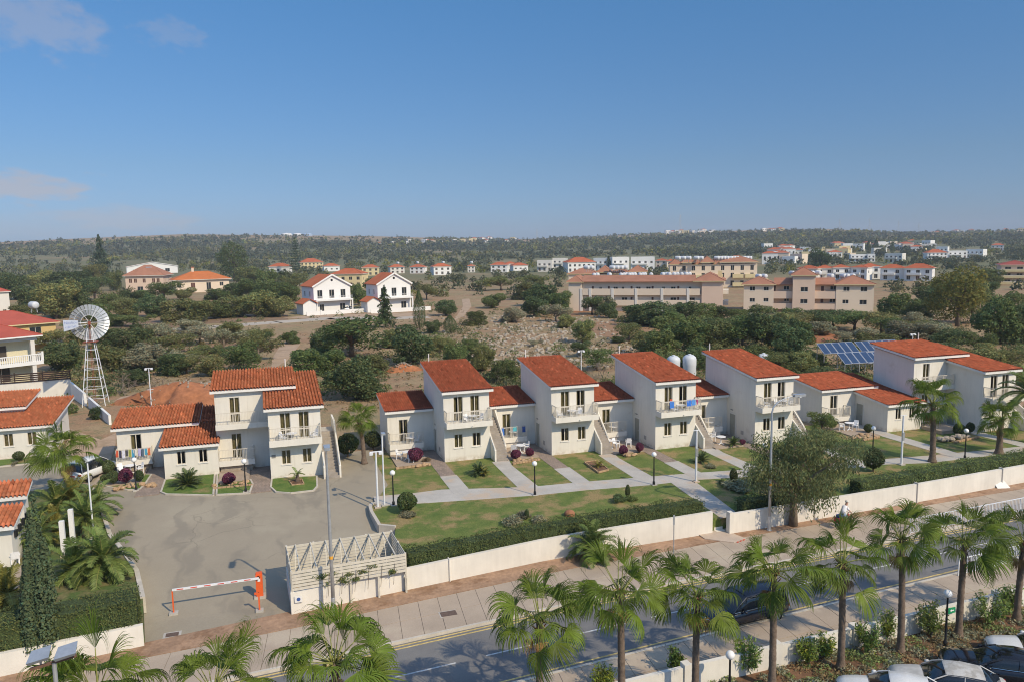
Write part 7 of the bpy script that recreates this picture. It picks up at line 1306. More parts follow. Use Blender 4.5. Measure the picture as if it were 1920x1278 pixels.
# smaller villas in the middle distance
mid = [(679, 711, 517, 502, 'PALEY', 'hip', 'yellow villa with a red roof left of two small twin villas'), (732, 759, 513, 501, 'OFFW', 'hip', 'left small twin villa with a roof tank'), (768, 795, 513, 501, 'WHT', 'hip', 'right small twin villa with a roof tank'), (813, 847, 516, 500, 'WHT', 'hip', 'small white villa with a red roof right of the twin villas'), (877, 890, 511, 499, 'OFFW', 'hip', 'tiny white villa half hidden by trees'), (920, 951, 511, 497, 'WHT', 'hip', 'small white villa with a yellow porch'), (948, 970, 505, 495, 'OFFW', 'hip', 'small villa behind the one with a yellow porch'), (505, 541, 521, 500, 'OFFW', 'hip', 'cream villa with an orange roof beside the tall Norfolk pine'), (564, 606, 503, 492, 'PALEY', 'hip', 'pale yellow villa with a flat orange roof'), (608, 637, 509, 499, 'WHT', 'hip', 'white villa with a small orange roof'), (622, 680, 541, 514, 'PALEY', 'hip', 'cream villa with an orange roof between the white gabled houses'), (962, 991, 508, 498, 'WHT', 'hip', 'white villa with red roof left of the flat roofed block'), (1007, 1035, 510, 490, 'OFFW', 'flat', 'cream flat roofed block left of the blue-white house'), (1036, 1063, 503, 486, 'OFFW', 'flat', 'cream flat roofed block behind, with roof terrace'), (1064, 1118, 511, 492, 'WHT', 'hip', 'blue-white house with an orange roof'), (1112, 1140, 506, 486, 'WHT', 'flat', 'white modern villa between the cypresses and the orange roof'), (1148, 1180, 506, 484, 'WHT', 'flat', 'white modern villa behind the roof tanks'), (1183, 1227, 508, 484, 'WHT', 'flat', 'large white modern villa with glass front'), (1229, 1250, 502, 489, 'BEIGE', 'hip', 'beige terraced house left of the yellow balconies'), (1250, 1270, 502, 490, 'BEIGE', 'hip', 'second beige terraced house left of the yellow balconies'),
       (1496, 1530, 526, 504, 'OFFW', 'hip', 'first terraced villa with orange roof above the right apartment block'), (1531, 1562, 525, 503, 'OFFW', 'hip', 'second terraced villa with orange roof above the right apartment block'), (1563, 1594, 525, 502, 'WHT', 'hip', 'third terraced villa with orange roof above the right apartment block'), (1595, 1624, 526, 502, 'WHT', 'hip', 'fourth terraced villa with orange roof above the right apartment block'), (1618, 1650, 524, 500, 'WHT', 'hip', 'corner villa of the orange roofed terrace'), (1652, 1692, 526, 503, 'WHT', 'hip', 'white villa with orange roof, second from the right of its row'), (1697, 1744, 527, 503, 'WHT', 'hip', 'rightmost white villa with orange roof of its row'), (1779, 1812, 485, 472, 'WHT', 'flat', 'left half of the big white flat roofed villa on the rise'), (1812, 1841, 484, 469, 'WHT', 'flat', 'right half of the big white flat roofed villa on the rise'), (1596, 1626, 491, 479, 'WHT', 'flat', 'white flat roofed villa below the cypresses'), (1627, 1640, 491, 478, 'WHT', 'flat', 'small white cube villa below the cypresses'), (1659, 1690, 493, 477, 'OFFW', 'flat', 'grey-white modern villa with glass corner'), (1740, 1775, 486, 474, 'WHT', 'hip', 'white villa with red roof left of the big white one'), (1756, 1775, 478, 464, 'WHT', 'flat', 'white hilltop-like villa with stepped roofs'), (1860, 1880, 470, 460, 'OFFW', 'hip', 'pale church-like house at the upper right')]
WM = dict(PALEY=PALEY, OFFW=OFFW, WHT=WHT, BEIGE=BEIGE)
for k, (x0, x1, yb, ye, wm, rf, lb) in enumerate(mid):
    p, w_, h_, d_ = fit(x0, x1, yb, ye); n = max(2, int(w_/3.2)); two = h_ > 4.5; fw = []
    for i in range(n):
        u = w_*(i+.28)/n; ww = min(1.5, w_/n*.45)
        fw.append((u, h_*.58 if two else h_*.3, ww, min(1.5, h_*.28), ''))
        if two: fw.append((u, h_*.08, ww, min(2.1, h_*.32), 'b' if (k+i) % 3 == 0 else ''))
    o = house(lb, p, face(p, .35*math.sin(k*2.4)), w_, max(7, w_*.7), h_, WM[wm], rf, max(1.2, w_*.17), TILEFLAT, fw, [(2, h_*.55, 1.0, 1.2)], [(2, h_*.55, 1.0, 1.2)], .5, 'villa'); rect(x0-2, x1+2, ye-7, yb)
    if two and rf == 'flat': obj('balcony', MB().box(-w_*.45, w_*.2, -1.3, -.002, h_*.48, h_*.48+.9), WM[wm], o)
    if two and rf == 'hip' and k > 19: obj('balcony', MB().box(-w_*.4, w_*.1, -1.2, -.002, h_*.46, h_*.46+.95), WM[wm], o)
for k, (x, y, lb) in enumerate(((746, 492, 'white roof tank on the left small twin villa'), (783, 491.5, 'white roof tank on the right small twin villa'), (831, 491, 'white roof tank on the small white villa right of the twins'), (884, 491, 'white roof tank on the tiny half hidden villa'))):
    q = PT(x, 512); a = AY(x, y+3.5, q.y+4); rooftank((a.x, a.y, a.z-.8), 0, lb, 1.5)
p, w_, h_, d_ = fit(1880, 1930, 533, 497); house('brown three-storey block with wide balconies at the right edge', p, face(p, .15), w_, 12, h_, PINKB, 'hip', 1.6, mat('dark_red_roof', (.30, .07, .05), .85, .1, .4), [(w_*f, h_*z, 2.0, h_*.16) for f in (.12, .5, .8) for z in (.08, .4, .74)], (), (), .6, 'apartment_building', 'building'); rect(1875, 1920, 488, 533)
for k in range(3): q = thing('block_balcony', f'{["lowest", "middle", "top"][k]} balcony of the brown three-storey block', 'balcony', p, face(p, .15)); obj('slab', MB().box(-w_/2-.8, w_/2, -1.5, -.01, h_*(.0+.32*k), h_*(.0+.32*k)+1.0), PALEY, q); obj('rail', MB().box(-w_/2-.8, w_/2, -1.5, -1.42, h_*.32*k+1.0, h_*.32*k+1.12), WHT, q)
# ------------------------------------------------------------------ apartment blocks
def apt_frame(x0, y0, x1, y1, z):
    a, b = P(x0, y0, z), P(x1, y1, z); a.z = b.z = 0; return a, b, math.atan2(b.y-a.y, b.x-a.x), (b-a).length
def apartments1():
    a, b, rz, L = apt_frame(1066, 529.5, 1356, 528.5, 7.9); o = thing('apartment_building', 'long beige apartment block with galleries and brown tiled roof', 'building', a, rz); U = lambda x: (x-130)/1465*L; Zz = lambda y: 7.9-(y-245)/37*1.0; rv = .2
    B0 = (0, U(258), 0, 10); mb = MB(); block(mb, *B0, -3, 7.9); obj('end_wall', mb, BEIGE, o)
    M = (U(258)+.002, U(1400), .85, 11); fw = []; kinds = []
    for x in (365, 522, 742, 943, 1184): fw.append((U(x-11), 4.62, U(152)-U(130), 2.15)); kinds.append('d')
    for x in (578, 797, 893, 1127): fw.append((U(x-11), 5.2, 1.2, 1.4)); kinds.append('w')
    for x in (435, 653, 1040, 1287): fw.append((U(x-6), 5.7, .7, .9)); kinds.append('w')
    for x in (523, 742, 943, 1184): fw.append((U(x-11), 1.72, U(152)-U(130), 2.1)); kinds.append('d')
    for x in (452, 663, 1127, 1300): fw.append((U(x-15), 2.3, 1.5, 1.4)); kinds.append('w')
    ops = [(u-M[0], u-M[0]+w_, z, z+h_) for u, z, w_, h_ in fw]; mb = MB(); block(mb, *M, -3, 7.9, 7.9, {'f': ops}, rv); obj('gallery_wall', mb, BEIGE, o)
    for (u, z, w_, h_), k in zip(fw, kinds): window(o, 'f', M, u-M[0], z, w_, h_, 'plain' if k == 'd' else 'casement', 'door' if k == 'd' else 'window', False, None, BROWN if k == 'd' else PANE, rv)
    for k, (z0, z1) in enumerate(((4.35, 6.1), (1.5, 3.05))):
        xs_ = [258, 345, 563, 790, 1035, 1278, 1400]
        for i, (p, q) in enumerate(zip(xs_[:-1], xs_[1:])): obj('gallery_parapet', MB().box(U(p)+.35, U(q)-.35, 0, .2, z0, z1), BEIGE, o)
        obj('gallery_floor', MB().box(U(258)+.01, U(1400)-.01, 0.202, .848, z0, z0+.25), BEIGE, o)
    for x in (255, 345, 563, 790, 1035, 1278): obj('pillar', MB().box(U(x)-.34, U(x)+.34, -.12, .35, -3, 6.15), OFFW, o)
    E_ = (U(1402), L, -.25, 14); mb = MB(); sw = [(1.5, 1.0, .9, 1.5), (5, 2.2, .9, 1.6), (8.5, 2.4, .8, 1.1), (1.2, 4.4, .9, 1.5), (4.6, 5.2, .8, 1.2), (8.2, 4.7, 1.0, 1.9)]; block(mb, *E_, -3, 8.0, 8.0, {'r': [(u, u+w_, z, z+h_) for u, z, w_, h_ in sw]}, rv); obj('right_end_wall', mb, PINKB, o)
    for u, z, w_, h_ in sw: window(o, 'r', E_, u, z, w_, h_, 'casement', 'window', False, None, PANE, rv)
    for z in (1.2, 4.2): obj('side_balcony', MB().box(L+.002, L+1.4, 8, 13.5, z, z+1.1), OFFW, o)
    add_hip(o, .0, U(258), 0, 10, 8.0, 1.6, TILEBR, .6, PALEY); r = obj('gallery_roof', MB().hexa([(U(250), -.15, 7.92), (U(1340), -.15, 7.92), (U(1340), 5.4, 7.92), (U(250), 5.4, 7.92), (U(250), -.15, 8.08), (U(1340), -.15, 8.08), (U(1340), 5.4, 9.55), (U(250), 5.4, 9.55)]), TILEBR, o); add_hip(o, U(1345), L, -.25, 14, 8.15, 2.0, TILEBR, .7, PALEY); obj('chimney', MB().box(L-1.4, L-.4, 5, 6, 8.5, 10.6), PALEY, o)
    obj('block_number', MB().box(U(1478), U(1530), -.28, -.252, 1.72, 2.0), DARK, o)
    for k, x in enumerate((345, 372, 490, 615, 640, 660, 695, 715, 740, 800, 825, 845, 910, 1020, 1050, 1082, 1130, 1160, 1205, 1245, 1270)):
        lp = Vector((U(x), 6.5+(k % 3)*.8, 8.0)); c, s = math.cos(rz), math.sin(rz); rooftank((a.x+lp.x*c-lp.y*s, a.y+lp.x*s+lp.y*c, 8.6), rz+.3*math.sin(k), f'white roof tank, {ORD[k]} from the left on the long apartment block', .95)
    rect(1062, 1390, 519, 590); return a, rz, L
apartments1()
def apartments2():
    a, b, rz, L = apt_frame(1394.8, 534.2, 1639.4, 534.2, 7.0); o = thing('apartment_building', 'beige apartment block with a raised centre behind the thicket', 'building', a, rz); U = lambda x: (x-95)/1565*L; s = L/1565; Zz = lambda y: 7.0-(y-283)*s*1.0; rv = .2
    def sect(x0, x1, y0, y1, ztop, m, wins, name, side=None):
        B = (U(x0)+.003, U(x1), y0, y1); ops = [(U(x-w_/2)-B[0], U(x+w_/2)-B[0], Zz(y+h_/2), Zz(y-h_/2)) for x, y, w_, h_, k in wins]; dd = {'f': ops}
        if side: dd['r'] = [(u, u+w_, z, z+h_) for u, z, w_, h_ in side]
        mb = MB(); block(mb, *B, -3, ztop, ztop, dd, rv); obj(name, mb, m, o)
        for (u0, u1, z0, z1), q in zip(ops, wins): window(o, 'f', B, u0, z0, u1-u0, z1-z0, 'plain' if q[4] == 'd' else 'casement', 'door' if q[4] == 'd' else 'window', q[4] != 'd', None, BROWN if q[4] == 'd' else PANE, rv)
        for u, z, w_, h_ in (side or ()): window(o, 'r', B, u, z, w_, h_, 'casement', 'window', False, None, PANE, rv)
    sect(95, 470, 0, 10, 7.0, BEIGE, [(203, 333, 66, 55, 'w'), (375, 333, 62, 50, 'w'), (203, 483, 66, 50, 'w'), (375, 480, 62, 48, 'w')], 'left_wall'); sect(470, 700, 1.2, 10, 7.0, mat('peach_render', (.62, .42, .28), .9, .04, .15), [(625, 328, 68, 50, 'w'), (480, 338, 30, 90, 'd'), (630, 480, 60, 40, 'w')], 'left_recess_wall'); sect(700, 970, -.6, 10, 9.4, PINKB, [(838, 340, 88, 58, 'w'), (838, 493, 88, 55, 'w')], 'centre_wall'); sect(970, 1220, 1.2, 10, 7.0, MATS['peach_render'], [(1062, 335, 40, 68, 'd'), (1190, 328, 72, 50, 'w'), (1060, 490, 40, 60, 'd'), (1185, 490, 70, 45, 'w')], 'right_recess_wall'); sect(1220, 1660, 0, 11, 7.0, BEIGE, [(1340, 335, 72, 55, 'w'), (1543, 337, 78, 58, 'w'), (1333, 497, 72, 50, 'w'), (1538, 502, 84, 58, 'w')], 'right_wall', [(1.5, 1.2, .9, 1.4), (5, .8, .9, 1.8), (8, 1.2, .9, 1.4), (1.5, 4.4, .9, 1.4), (5, 4.0, .9, 1.8), (8, 4.4, .9, 1.4)])
    for x0, x1 in ((470, 700), (970, 1220)):
        for y0, y1 in ((368, 462), (525, 600)): obj('balcony_parapet', MB().box(U(x0)+.01, U(x1)-.01, .1, .3, Zz(y1), Zz(y0)), PINKB, o); obj('balcony_floor', MB().box(U(x0)+.01, U(x1)-.01, .302, 1.198, Zz(y1), Zz(y1)+.25), BEIGE, o)
    add_hip(o, U(95), U(470), 0, 10, 7.1, 1.9, TILEBR, .6, PALEY); add_hip(o, U(1220), U(1660), 0, 11, 7.1, 2.1, TILEBR, .6, PALEY); add_hip(o, U(700), U(970), -.6, 10, 9.5, 1.9, TILEBR, .5, PALEY)
    for x0, x1 in ((470, 700), (970, 1220)): obj('recess_roof', MB().hexa([(U(x0), .5, 6.9), (U(x1), .5, 6.9), (U(x1), 5, 6.9), (U(x0), 5, 6.9), (U(x0), .5, 7.1), (U(x1), .5, 7.1), (U(x1), 5.3, 8.6), (U(x0), 5.3, 8.6)]), TILEBR, o)
    c, sn = math.cos(rz), math.sin(rz)
    for k, (x, y) in enumerate(((272, 12), (345, 12), (700, 13), (780, 13), (940, 14), (1030, 14), (1180, 14), (1335, 14), (1375, 14), (1440, 14))): u = U(x); rooftank((a.x+u*c-9*sn, a.y+u*sn+9*c, 7.6 if k not in (2, 3, 4, 5) else 8.4), rz+.4, f'white roof tank, {ORD[k]} from the left on the right apartment block', 1.1)
    rect(1393, 1660, 515, 600)
apartments2()
def apartments3():
    a, b, rz, L = apt_frame(1066, 514.5, 1212, 513, 8.5); c = (b-a).normalized(); o = thing('apartment_building', 'second beige block with brown roof just behind the long one', 'building', a+Vector((0, 0, 0)), rz); B = (0, L, 0, 10); fw = [(L*f, 5.6, 1.1, 1.3) for f in (.06, .16, .44, .62, .8)]; mb = MB(); block(mb, *B, -3, 8.5, 8.5, {'f': [(u, u+w_, z, z+h_) for u, z, w_, h_ in fw]}); obj('wall', mb, BEIGE, o)
    for u, z, w_, h_ in fw: window(o, 'f', B, u, z, w_, h_, 'casement', 'window', False, None, PANE)
    for k, (p, q) in enumerate(((0, .38), (.38, .55), (.55, .78), (.78, 1.0))): add_hip(o, L*p, L*q, -.5*(k % 2), 10, 8.6+.5*(k % 2), 2.0, TILEBR, .5, PALEY)
    rect(1064, 1215, 503, 530)
    for k, x in enumerate((1100, 1108, 1148, 1156, 1164, 1172)): q = AY(x, 500.5, b.y+3); rooftank((q.x, q.y, q.z-1.6), .3, f'white roof tank, {ORD[k]} from the left on the second beige block', 1.2)
    a, b, rz, L = apt_frame(1256, 496.5, 1420, 494.5, 9.5); o = thing('apartment_building', 'apartment block with yellow balconies and many roof tanks', 'building', a, rz); B = (0, L, 0, 12); s = L/1170; n = 9; fw = [(L*(i+.3)/n, z, L/n*.35, 2.0) for i in range(n) for z in (.8, 3.9, 6.9)]; mb = MB(); block(mb, *B, -4, 9.5, 9.5, {'f': [(u, u+w_, z, z+h_) for u, z, w_, h_ in fw]}); obj('wall', mb, BEIGE, o)
    for u, z, w_, h_ in fw: window(o, 'f', B, u, z, w_, h_, 'casement', 'window', False, None, PANE)
    for (p, q, z) in ((.27, .4, 3.7), (.51, .61, 3.9), (.72, .84, 3.9), (.86, .97, 3.9), (.27, .55, .6), (.72, 1.05, .5), (1.0, 1.12, 2.0)): obj('balcony', MB().box(L*p, L*q, -1.8, -.002, z, z+1.5), PALEY, o)
    for k, (p, q) in enumerate(((0, .14), (.14, .29), (.29, .36), (.36, .51), (.51, .57), (.57, 1.0))): add_hip(o, L*p, L*q, -.6*(k % 2), 12, 9.6+.7*(k % 2), 2.4, TILEBR, .4, PALEY)
    rect(1250, 1440, 484, 533)
    for k in range(16): x = (1271, 1281, 1291, 1306, 1314, 1344, 1350, 1356, 1362, 1369, 1375, 1381, 1387, 1393, 1399, 1405)[k]; q = AY(x, 484, b.y+8); rooftank((q.x, q.y, q.z-1.6), .3, f'white roof tank, {ORD[k]} from the left on the block with yellow balconies', 1.4)
apartments3()
# ------------------------------------------------------------------ far town, hill-top houses, tanks, pylons
def town():
    g = np.random.default_rng(12); n = 0
    areas = [((1440, 1600), (468, 486), 36, 'small white house in the far town left of the cypresses'), ((1560, 1720), (462, 480), 38, 'small pale house in the far town behind the cypresses'), ((1690, 1800), (462, 478), 24, 'small pale house in the far town right of the cypresses'), ((850, 985), (449, 456), 18, 'tiny white house in the far village on the low horizon'), ((1252, 1345), (433.5, 440), 18, 'tiny white house on the hill crest above the apartment blocks'), ((1418, 1480), (430, 434), 9, 'tiny pale house on the highest hill crest'), ((1740, 1920), (431, 441), 10, 'tiny house on the right hand ridge'), ((700, 830), (452, 462), 8, 'tiny white building below the far ridge'), ((1440, 1500), (484, 498), 10, 'white terraced house right of the yellow balconies')]
    for (xr, yr, k, lb) in areas:
        xs_ = sorted(g.uniform(*xr) for _ in range(k)); cnt = 0
        for i in range(k):
            x = xs_[i]; y = g.uniform(*yr)
            if any(r[0]-3 < x < r[1]+3 and r[2] < y < r[3]+3 for r in RECTS): continue
            ys = float(np.interp(x, SKYX, SKYY)); y = max(y, ys+.8); p = PT(x, y)
            if p is None: continue
            d = depth(p); w_ = max(g.uniform(7, 13), 4*d/FPX*g.uniform(1, 2.2)); h_ = w_*g.uniform(.45, .75); wm = (WHT, WHT, OFFW, BEIGE, PALEY)[g.integers(5)]; nn = max(2, int(w_/4)); rf = 'flat' if g.random() < .6 else 'hip'
            cnt += 1; house(f'{lb}, {ORD[cnt-1]} from the left', p, face(p, g.normal()*.4), w_, w_*.8, h_, wm, rf, w_*.15, TILEFLAT, [(w_*(j+.3)/nn, h_*.35, w_/nn*.4, h_*.35) for j in range(nn)], (), (), .4, 'far_house', 'house', lb.split(' ', 1)[1].replace('house', 'houses').replace('building ', 'buildings '))
    for k, (x, w_, lb, c) in enumerate(((538, 19, 'left white domed tank on the skyline', WHT), (558, 17, 'middle white domed tank on the skyline', WHT), (577, 17, 'right bluish domed tank on the skyline', mat('bluish_tank', (.35, .45, .6), .7)))):
        p = PT(x, 442.5); d = depth(p); r = w_*d/FPX/2; o = thing('storage_tank', lb, 'tank', p); obj('shell', MB().lathe([(r, -6), (r, r*.32), (r*.8, r*.46), (r*.4, r*.54), (.1, r*.56)], 20), c, o, smooth=True); obj('rim', MB().lathe([(r*1.02, r*.29), (r*1.02, r*.34)], 20), GALV, o)
    for k, (x, h_) in enumerate(((1275, 36), (1574, 22), (1630, 26), (1684, 24), (1722, 20), (1007, 20))):
        y = float(np.interp(x, SKYX, SKYY))+1.5; p = PT(x, y); d = depth(p); H_ = h_*d/FPX; o = thing('pylon', ['leftmost lattice pylon on the low horizon', 'pylon'][0] if x == 1007 else f'faint lattice pylon on the skyline, {["first", "second", "third", "fourth", "fifth"][k]} from the left of the right-hand five', 'pylon', p); b = H_*.07
        for sx, sy in ((-1, -1), (1, -1), (1, 1), (-1, 1)): obj('leg', MB().bar((sx*b, sy*b, -3), (sx*.2, sy*.2, H_), .3), GALV, o)
        for z in (.68, .8, .92): obj('cross_arm', MB().bar((-H_*.1, 0, H_*z), (H_*.1, 0, H_*z), .35), GALV, o)
town()
# ------------------------------------------------------------------ tracks and fields in the middle distance
def px_strip(name, pts, wpx, m, label, cat, z=.03):
    L_ = []; R_ = []
    for x, y in pts: p = P(x, y); d = Vector(p.xy).normalized(); L_.append(p.xy[:])
    mb = MB(); ww = wpx
    for (a, b) in zip(L_[:-1], L_[1:]):
        u = (Vector(b)-Vector(a)).normalized(); n = Vector((-u.y, u.x))*ww/2; a_, b_ = Vector(a)-u*.3, Vector(b)+u*.3; mb.hexa([(*(a_-n), -.2), (*(b_-n), -.2), (*(b_+n), -.2), (*(a_+n), -.2), (*(a_-n), z), (*(b_-n), z), (*(b_+n), z), (*(a_+n), z)])
    return struct(name, mb, m, label, cat)
px_strip('road', [(290, 622), (400, 613), (520, 604), (620, 597), (740, 597), (800, 594)], 7, PALE, 'pale concrete road passing in front of the white gabled houses', 'road')
sheet('forecourt', XY((530, 596), (600, 590), (700, 588), (790, 586), (790, 592), (700, 596), (600, 598)), SAND, 'sandy forecourt before the white gabled houses', 'track', .02, .1)
sheet('sandy_track', XY((508, 694), (538, 676), (563, 645), (548, 632), (524, 650), (510, 672)), SAND, 'bare sandy track between the bushes behind the left villa', 'track', .02, .1); sheet('sandy_track', XY((850, 602), (870, 592), (884, 575), (880, 560), (866, 561), (868, 575)), SAND, 'sandy track climbing behind the conifers', 'track', .02, .1)
sheet('red_field', XY((1488, 618), (1520, 617), (1585, 628), (1560, 642), (1495, 640)), RED, 'patch of bare red earth below the right apartment block', 'field', .02, .1); sheet('brown_field', [PT(x, y).xy[:] for x, y in ((215, 600), (330, 600), (430, 592), (540, 590), (540, 600), (400, 606), (300, 616), (215, 616))], mat('ploughed_brown', (.235, .155, .095), .95, .15, .2, bump=.3, bscale=3), 'brown field strip along the pale road', 'field', .015, .1)
sheet('brown_field', XY((1180, 640), (1290, 600), (1200, 600), (1110, 605), (1090, 622)), mat('dry_rust_grass', (.30, .175, .095), .95, .2, .5, bump=.5, bscale=3), 'rusty dry grass below the long apartment block', 'field', .015, .1)
# ------------------------------------------------------------------ trees and bushes, area by area
AREAS = {
 'in the thicket behind the windmill': ('scrub', ('olive', 'dark', 'olive', 'grey'), [(90, 655, 70, 42), (120, 692, 82, 62), (240, 662, 90, 55), (212, 694, 80, 55), (280, 694, 90, 58), (325, 702, 72, 48), (255, 722, 60, 38), (150, 642, 60, 42), (190, 650, 60, 40)]),
 'on the scrubby ground right of the windmill': ('loose', ('olive', 'grey', 'olive', 'green'), [(330, 662, 72, 40), (375, 645, 72, 38), (420, 655, 62, 42), (452, 694, 84, 62), (400, 704, 62, 46), (485, 676, 64, 52), (300, 642, 62, 40), (350, 700, 60, 40), (500, 640, 36, 26), (430, 630, 60, 30), (360, 625, 60, 28), (280, 635, 50, 28), (470, 650, 56, 36), (395, 675, 60, 36), (330, 685, 56, 34)]),
 'in the dark grove left of the beige houses': ('scrub', ('dark', 'dark', 'olive', 'dark'), [(30, 562, 62, 52), (62, 588, 72, 62), (105, 598, 92, 78), (142, 592, 82, 72), (78, 548, 62, 44), (155, 542, 46, 42), (40, 602, 52, 36), (122, 552, 72, 52), (178, 562, 62, 48), (12, 548, 42, 46), (215, 545, 36, 40), (180, 540, 40, 50)]),
 'in the gardens below the beige houses': ('scrub', ('green', 'dark', 'green', 'olive'), [(180, 604, 62, 42), (205, 588, 62, 42), (232, 592, 62, 42), (252, 578, 52, 36), (290, 594, 72, 48), (330, 604, 82, 52), (372, 604, 72, 48), (402, 598, 62, 42), (440, 594, 82, 48), (482, 594, 82, 52), (520, 594, 66, 44), (308, 564, 62, 42), (345, 562, 42, 24), (405, 562, 52, 24), (462, 562, 62, 42), (500, 568, 62, 48), (270, 562, 42, 22), (250, 612, 62, 26), (210, 612, 50, 26), (435, 560, 50, 34)]),
 'round the white gabled houses': ('scrub', ('green', 'dark', 'olive'), [(502, 542, 52, 42), (532, 540, 48, 40), (556, 545, 42, 36), (470, 534, 62, 42), (672, 572, 34, 48), (694, 548, 26, 30), (800, 562, 42, 32), (544, 570, 44, 44), (518, 566, 44, 40), (760, 578, 34, 24)]),
 'behind the left villa': ('scrub', ('olive', 'olive', 'green', 'dark'), [(660, 668, 152, 80), (668, 747, 120, 90), (572, 702, 84, 58), (777, 682, 98, 76), (853, 692, 64, 56), (906, 694, 58, 64), (618, 700, 62, 52), (545, 644, 42, 26), (495, 645, 36, 26), (700, 700, 60, 44), (630, 640, 60, 36), (600, 660, 56, 44), (740, 650, 60, 40), (820, 660, 50, 36), (880, 660, 40, 30), (812, 625, 40, 26)]),
 'on the stony field behind the villas': ('scrub', ('dark', 'olive', 'green', 'grey'), [(836, 592, 46, 36), (892, 610, 46, 32), (922, 578, 52, 30), (960, 604, 52, 32), (1002, 594, 62, 42), (1042, 604, 52, 36), (1062, 614, 42, 30), (1092, 642, 52, 46), (985, 562, 62, 38), (1012, 574, 72, 50), (1052, 584, 52, 44), (1120, 694, 56, 46), (1088, 668, 42, 34), (905, 656, 26, 12), (1004, 648, 30, 14), (1160, 642, 30, 14), (1132, 590, 52, 40), (948, 716, 62, 54), (840, 652, 30, 22), (940, 545, 70, 30), (1000, 540, 60, 30)]),
 'in front of the long apartment block': ('scrub', ('green', 'olive', 'green', 'dark'), [(1110, 590, 48, 40), (1142, 596, 42, 34), (1192, 604, 62, 38), (1232, 610, 112, 54), (1282, 604, 62, 42), (1322, 600, 56, 38), (1256, 614, 62, 34), (1386, 608, 60, 34), (1352, 600, 50, 30)]),
 'in the thicket behind the third and fourth villas': ('scrub', ('olive', 'green', 'dark', 'olive'), [(1235, 674, 82, 66), (1292, 664, 92, 70), (1342, 654, 92, 66), (1392, 654, 82, 70), (1442, 654, 92, 74), (1252, 694, 62, 46), (1422, 694, 82, 60), (1482, 674, 82, 76), (1210, 664, 52, 50), (1265, 640, 80, 50), (1310, 630, 76, 44), (1360, 640, 80, 50), (1415, 636, 84, 50), (1455, 628, 76, 46), (1475, 640, 70, 50), (1180, 640, 50, 40), (1300, 690, 70, 50), (1360, 690, 70, 50), (1462, 704, 72, 50), (1500, 644, 62, 50), (1380, 624, 62, 34), (1330, 640, 60, 40)]),
 'in front of the right apartment block': ('loose', ('olive', 'dark', 'grey', 'green'), [(1422, 606, 62, 38), (1472, 610, 72, 40), (1520, 614, 72, 36), (1562, 612, 72, 38), (1602, 620, 82, 42), (1652, 624, 82, 46), (1700, 644, 82, 46), (1742, 644, 72, 46), (1582, 642, 46, 24), (1645, 654, 72, 36), (1440, 622, 70, 40), (1500, 616, 60, 34), (1540, 628, 60, 30), (1620, 640, 60, 30), (1400, 622, 60, 36), (1670, 632, 70, 40), (1715, 618, 60, 40)]),
 'round the solar panels': ('scrub', ('olive', 'green', 'olive', 'dark'), [(1502, 704, 62, 56), (1530, 694, 42, 40), (1560, 724, 82, 44), (1592, 734, 72, 44), (1632, 734, 62, 40), (1522, 748, 72, 62), (1562, 764, 62, 42), (1700, 674, 72, 46), (1752, 684, 82, 46), (1802, 694, 82, 50), (1852, 694, 82, 52), (1892, 694, 62, 44), (1782, 654, 72, 42), (1905, 720, 50, 40), (1660, 664, 50, 30), (1720, 640, 70, 44), (1830, 660, 76, 46), (1680, 640, 60, 34), (1760, 720, 70, 44), (1870, 730, 70, 44)]),
 'among the tall trees at the right': ('scrub', ('dark', 'dark', 'green'), [(1872, 644, 92, 100), (1908, 644, 82, 90), (1682, 598, 74, 60), (1742, 574, 62, 46), (1762, 580, 62, 50), (1842, 566, 62, 44), (1850, 534, 62, 36), (1800, 548, 60, 36), (1722, 604, 60, 44), (1900, 590, 60, 50)]),
}
KW = {'scrub': 'bush', 'loose': 'loose bush', 'dark': 'dark green', 'olive': 'olive green', 'green': 'fresh green', 'grey': 'grey-green'}
for where, (kind, fols, lst) in AREAS.items():
    for i, (x, y, w_, h_) in enumerate(sorted(lst)):
        if y > 690 and depth(P(x, y)) < 78 and x < 1500: y -= 8
        fol = fols[(i*5+int(x)) % len(fols)]; kd = kind if (i*7+int(y)) % 5 else ('loose' if kind == 'scrub' else 'scrub'); tree_px(x, y, w_, h_, kd, fol, 'bush', f'{KW[fol]} bush {where}, {ORD[i]} from the left', 'bush', 'bushes '+where, i)
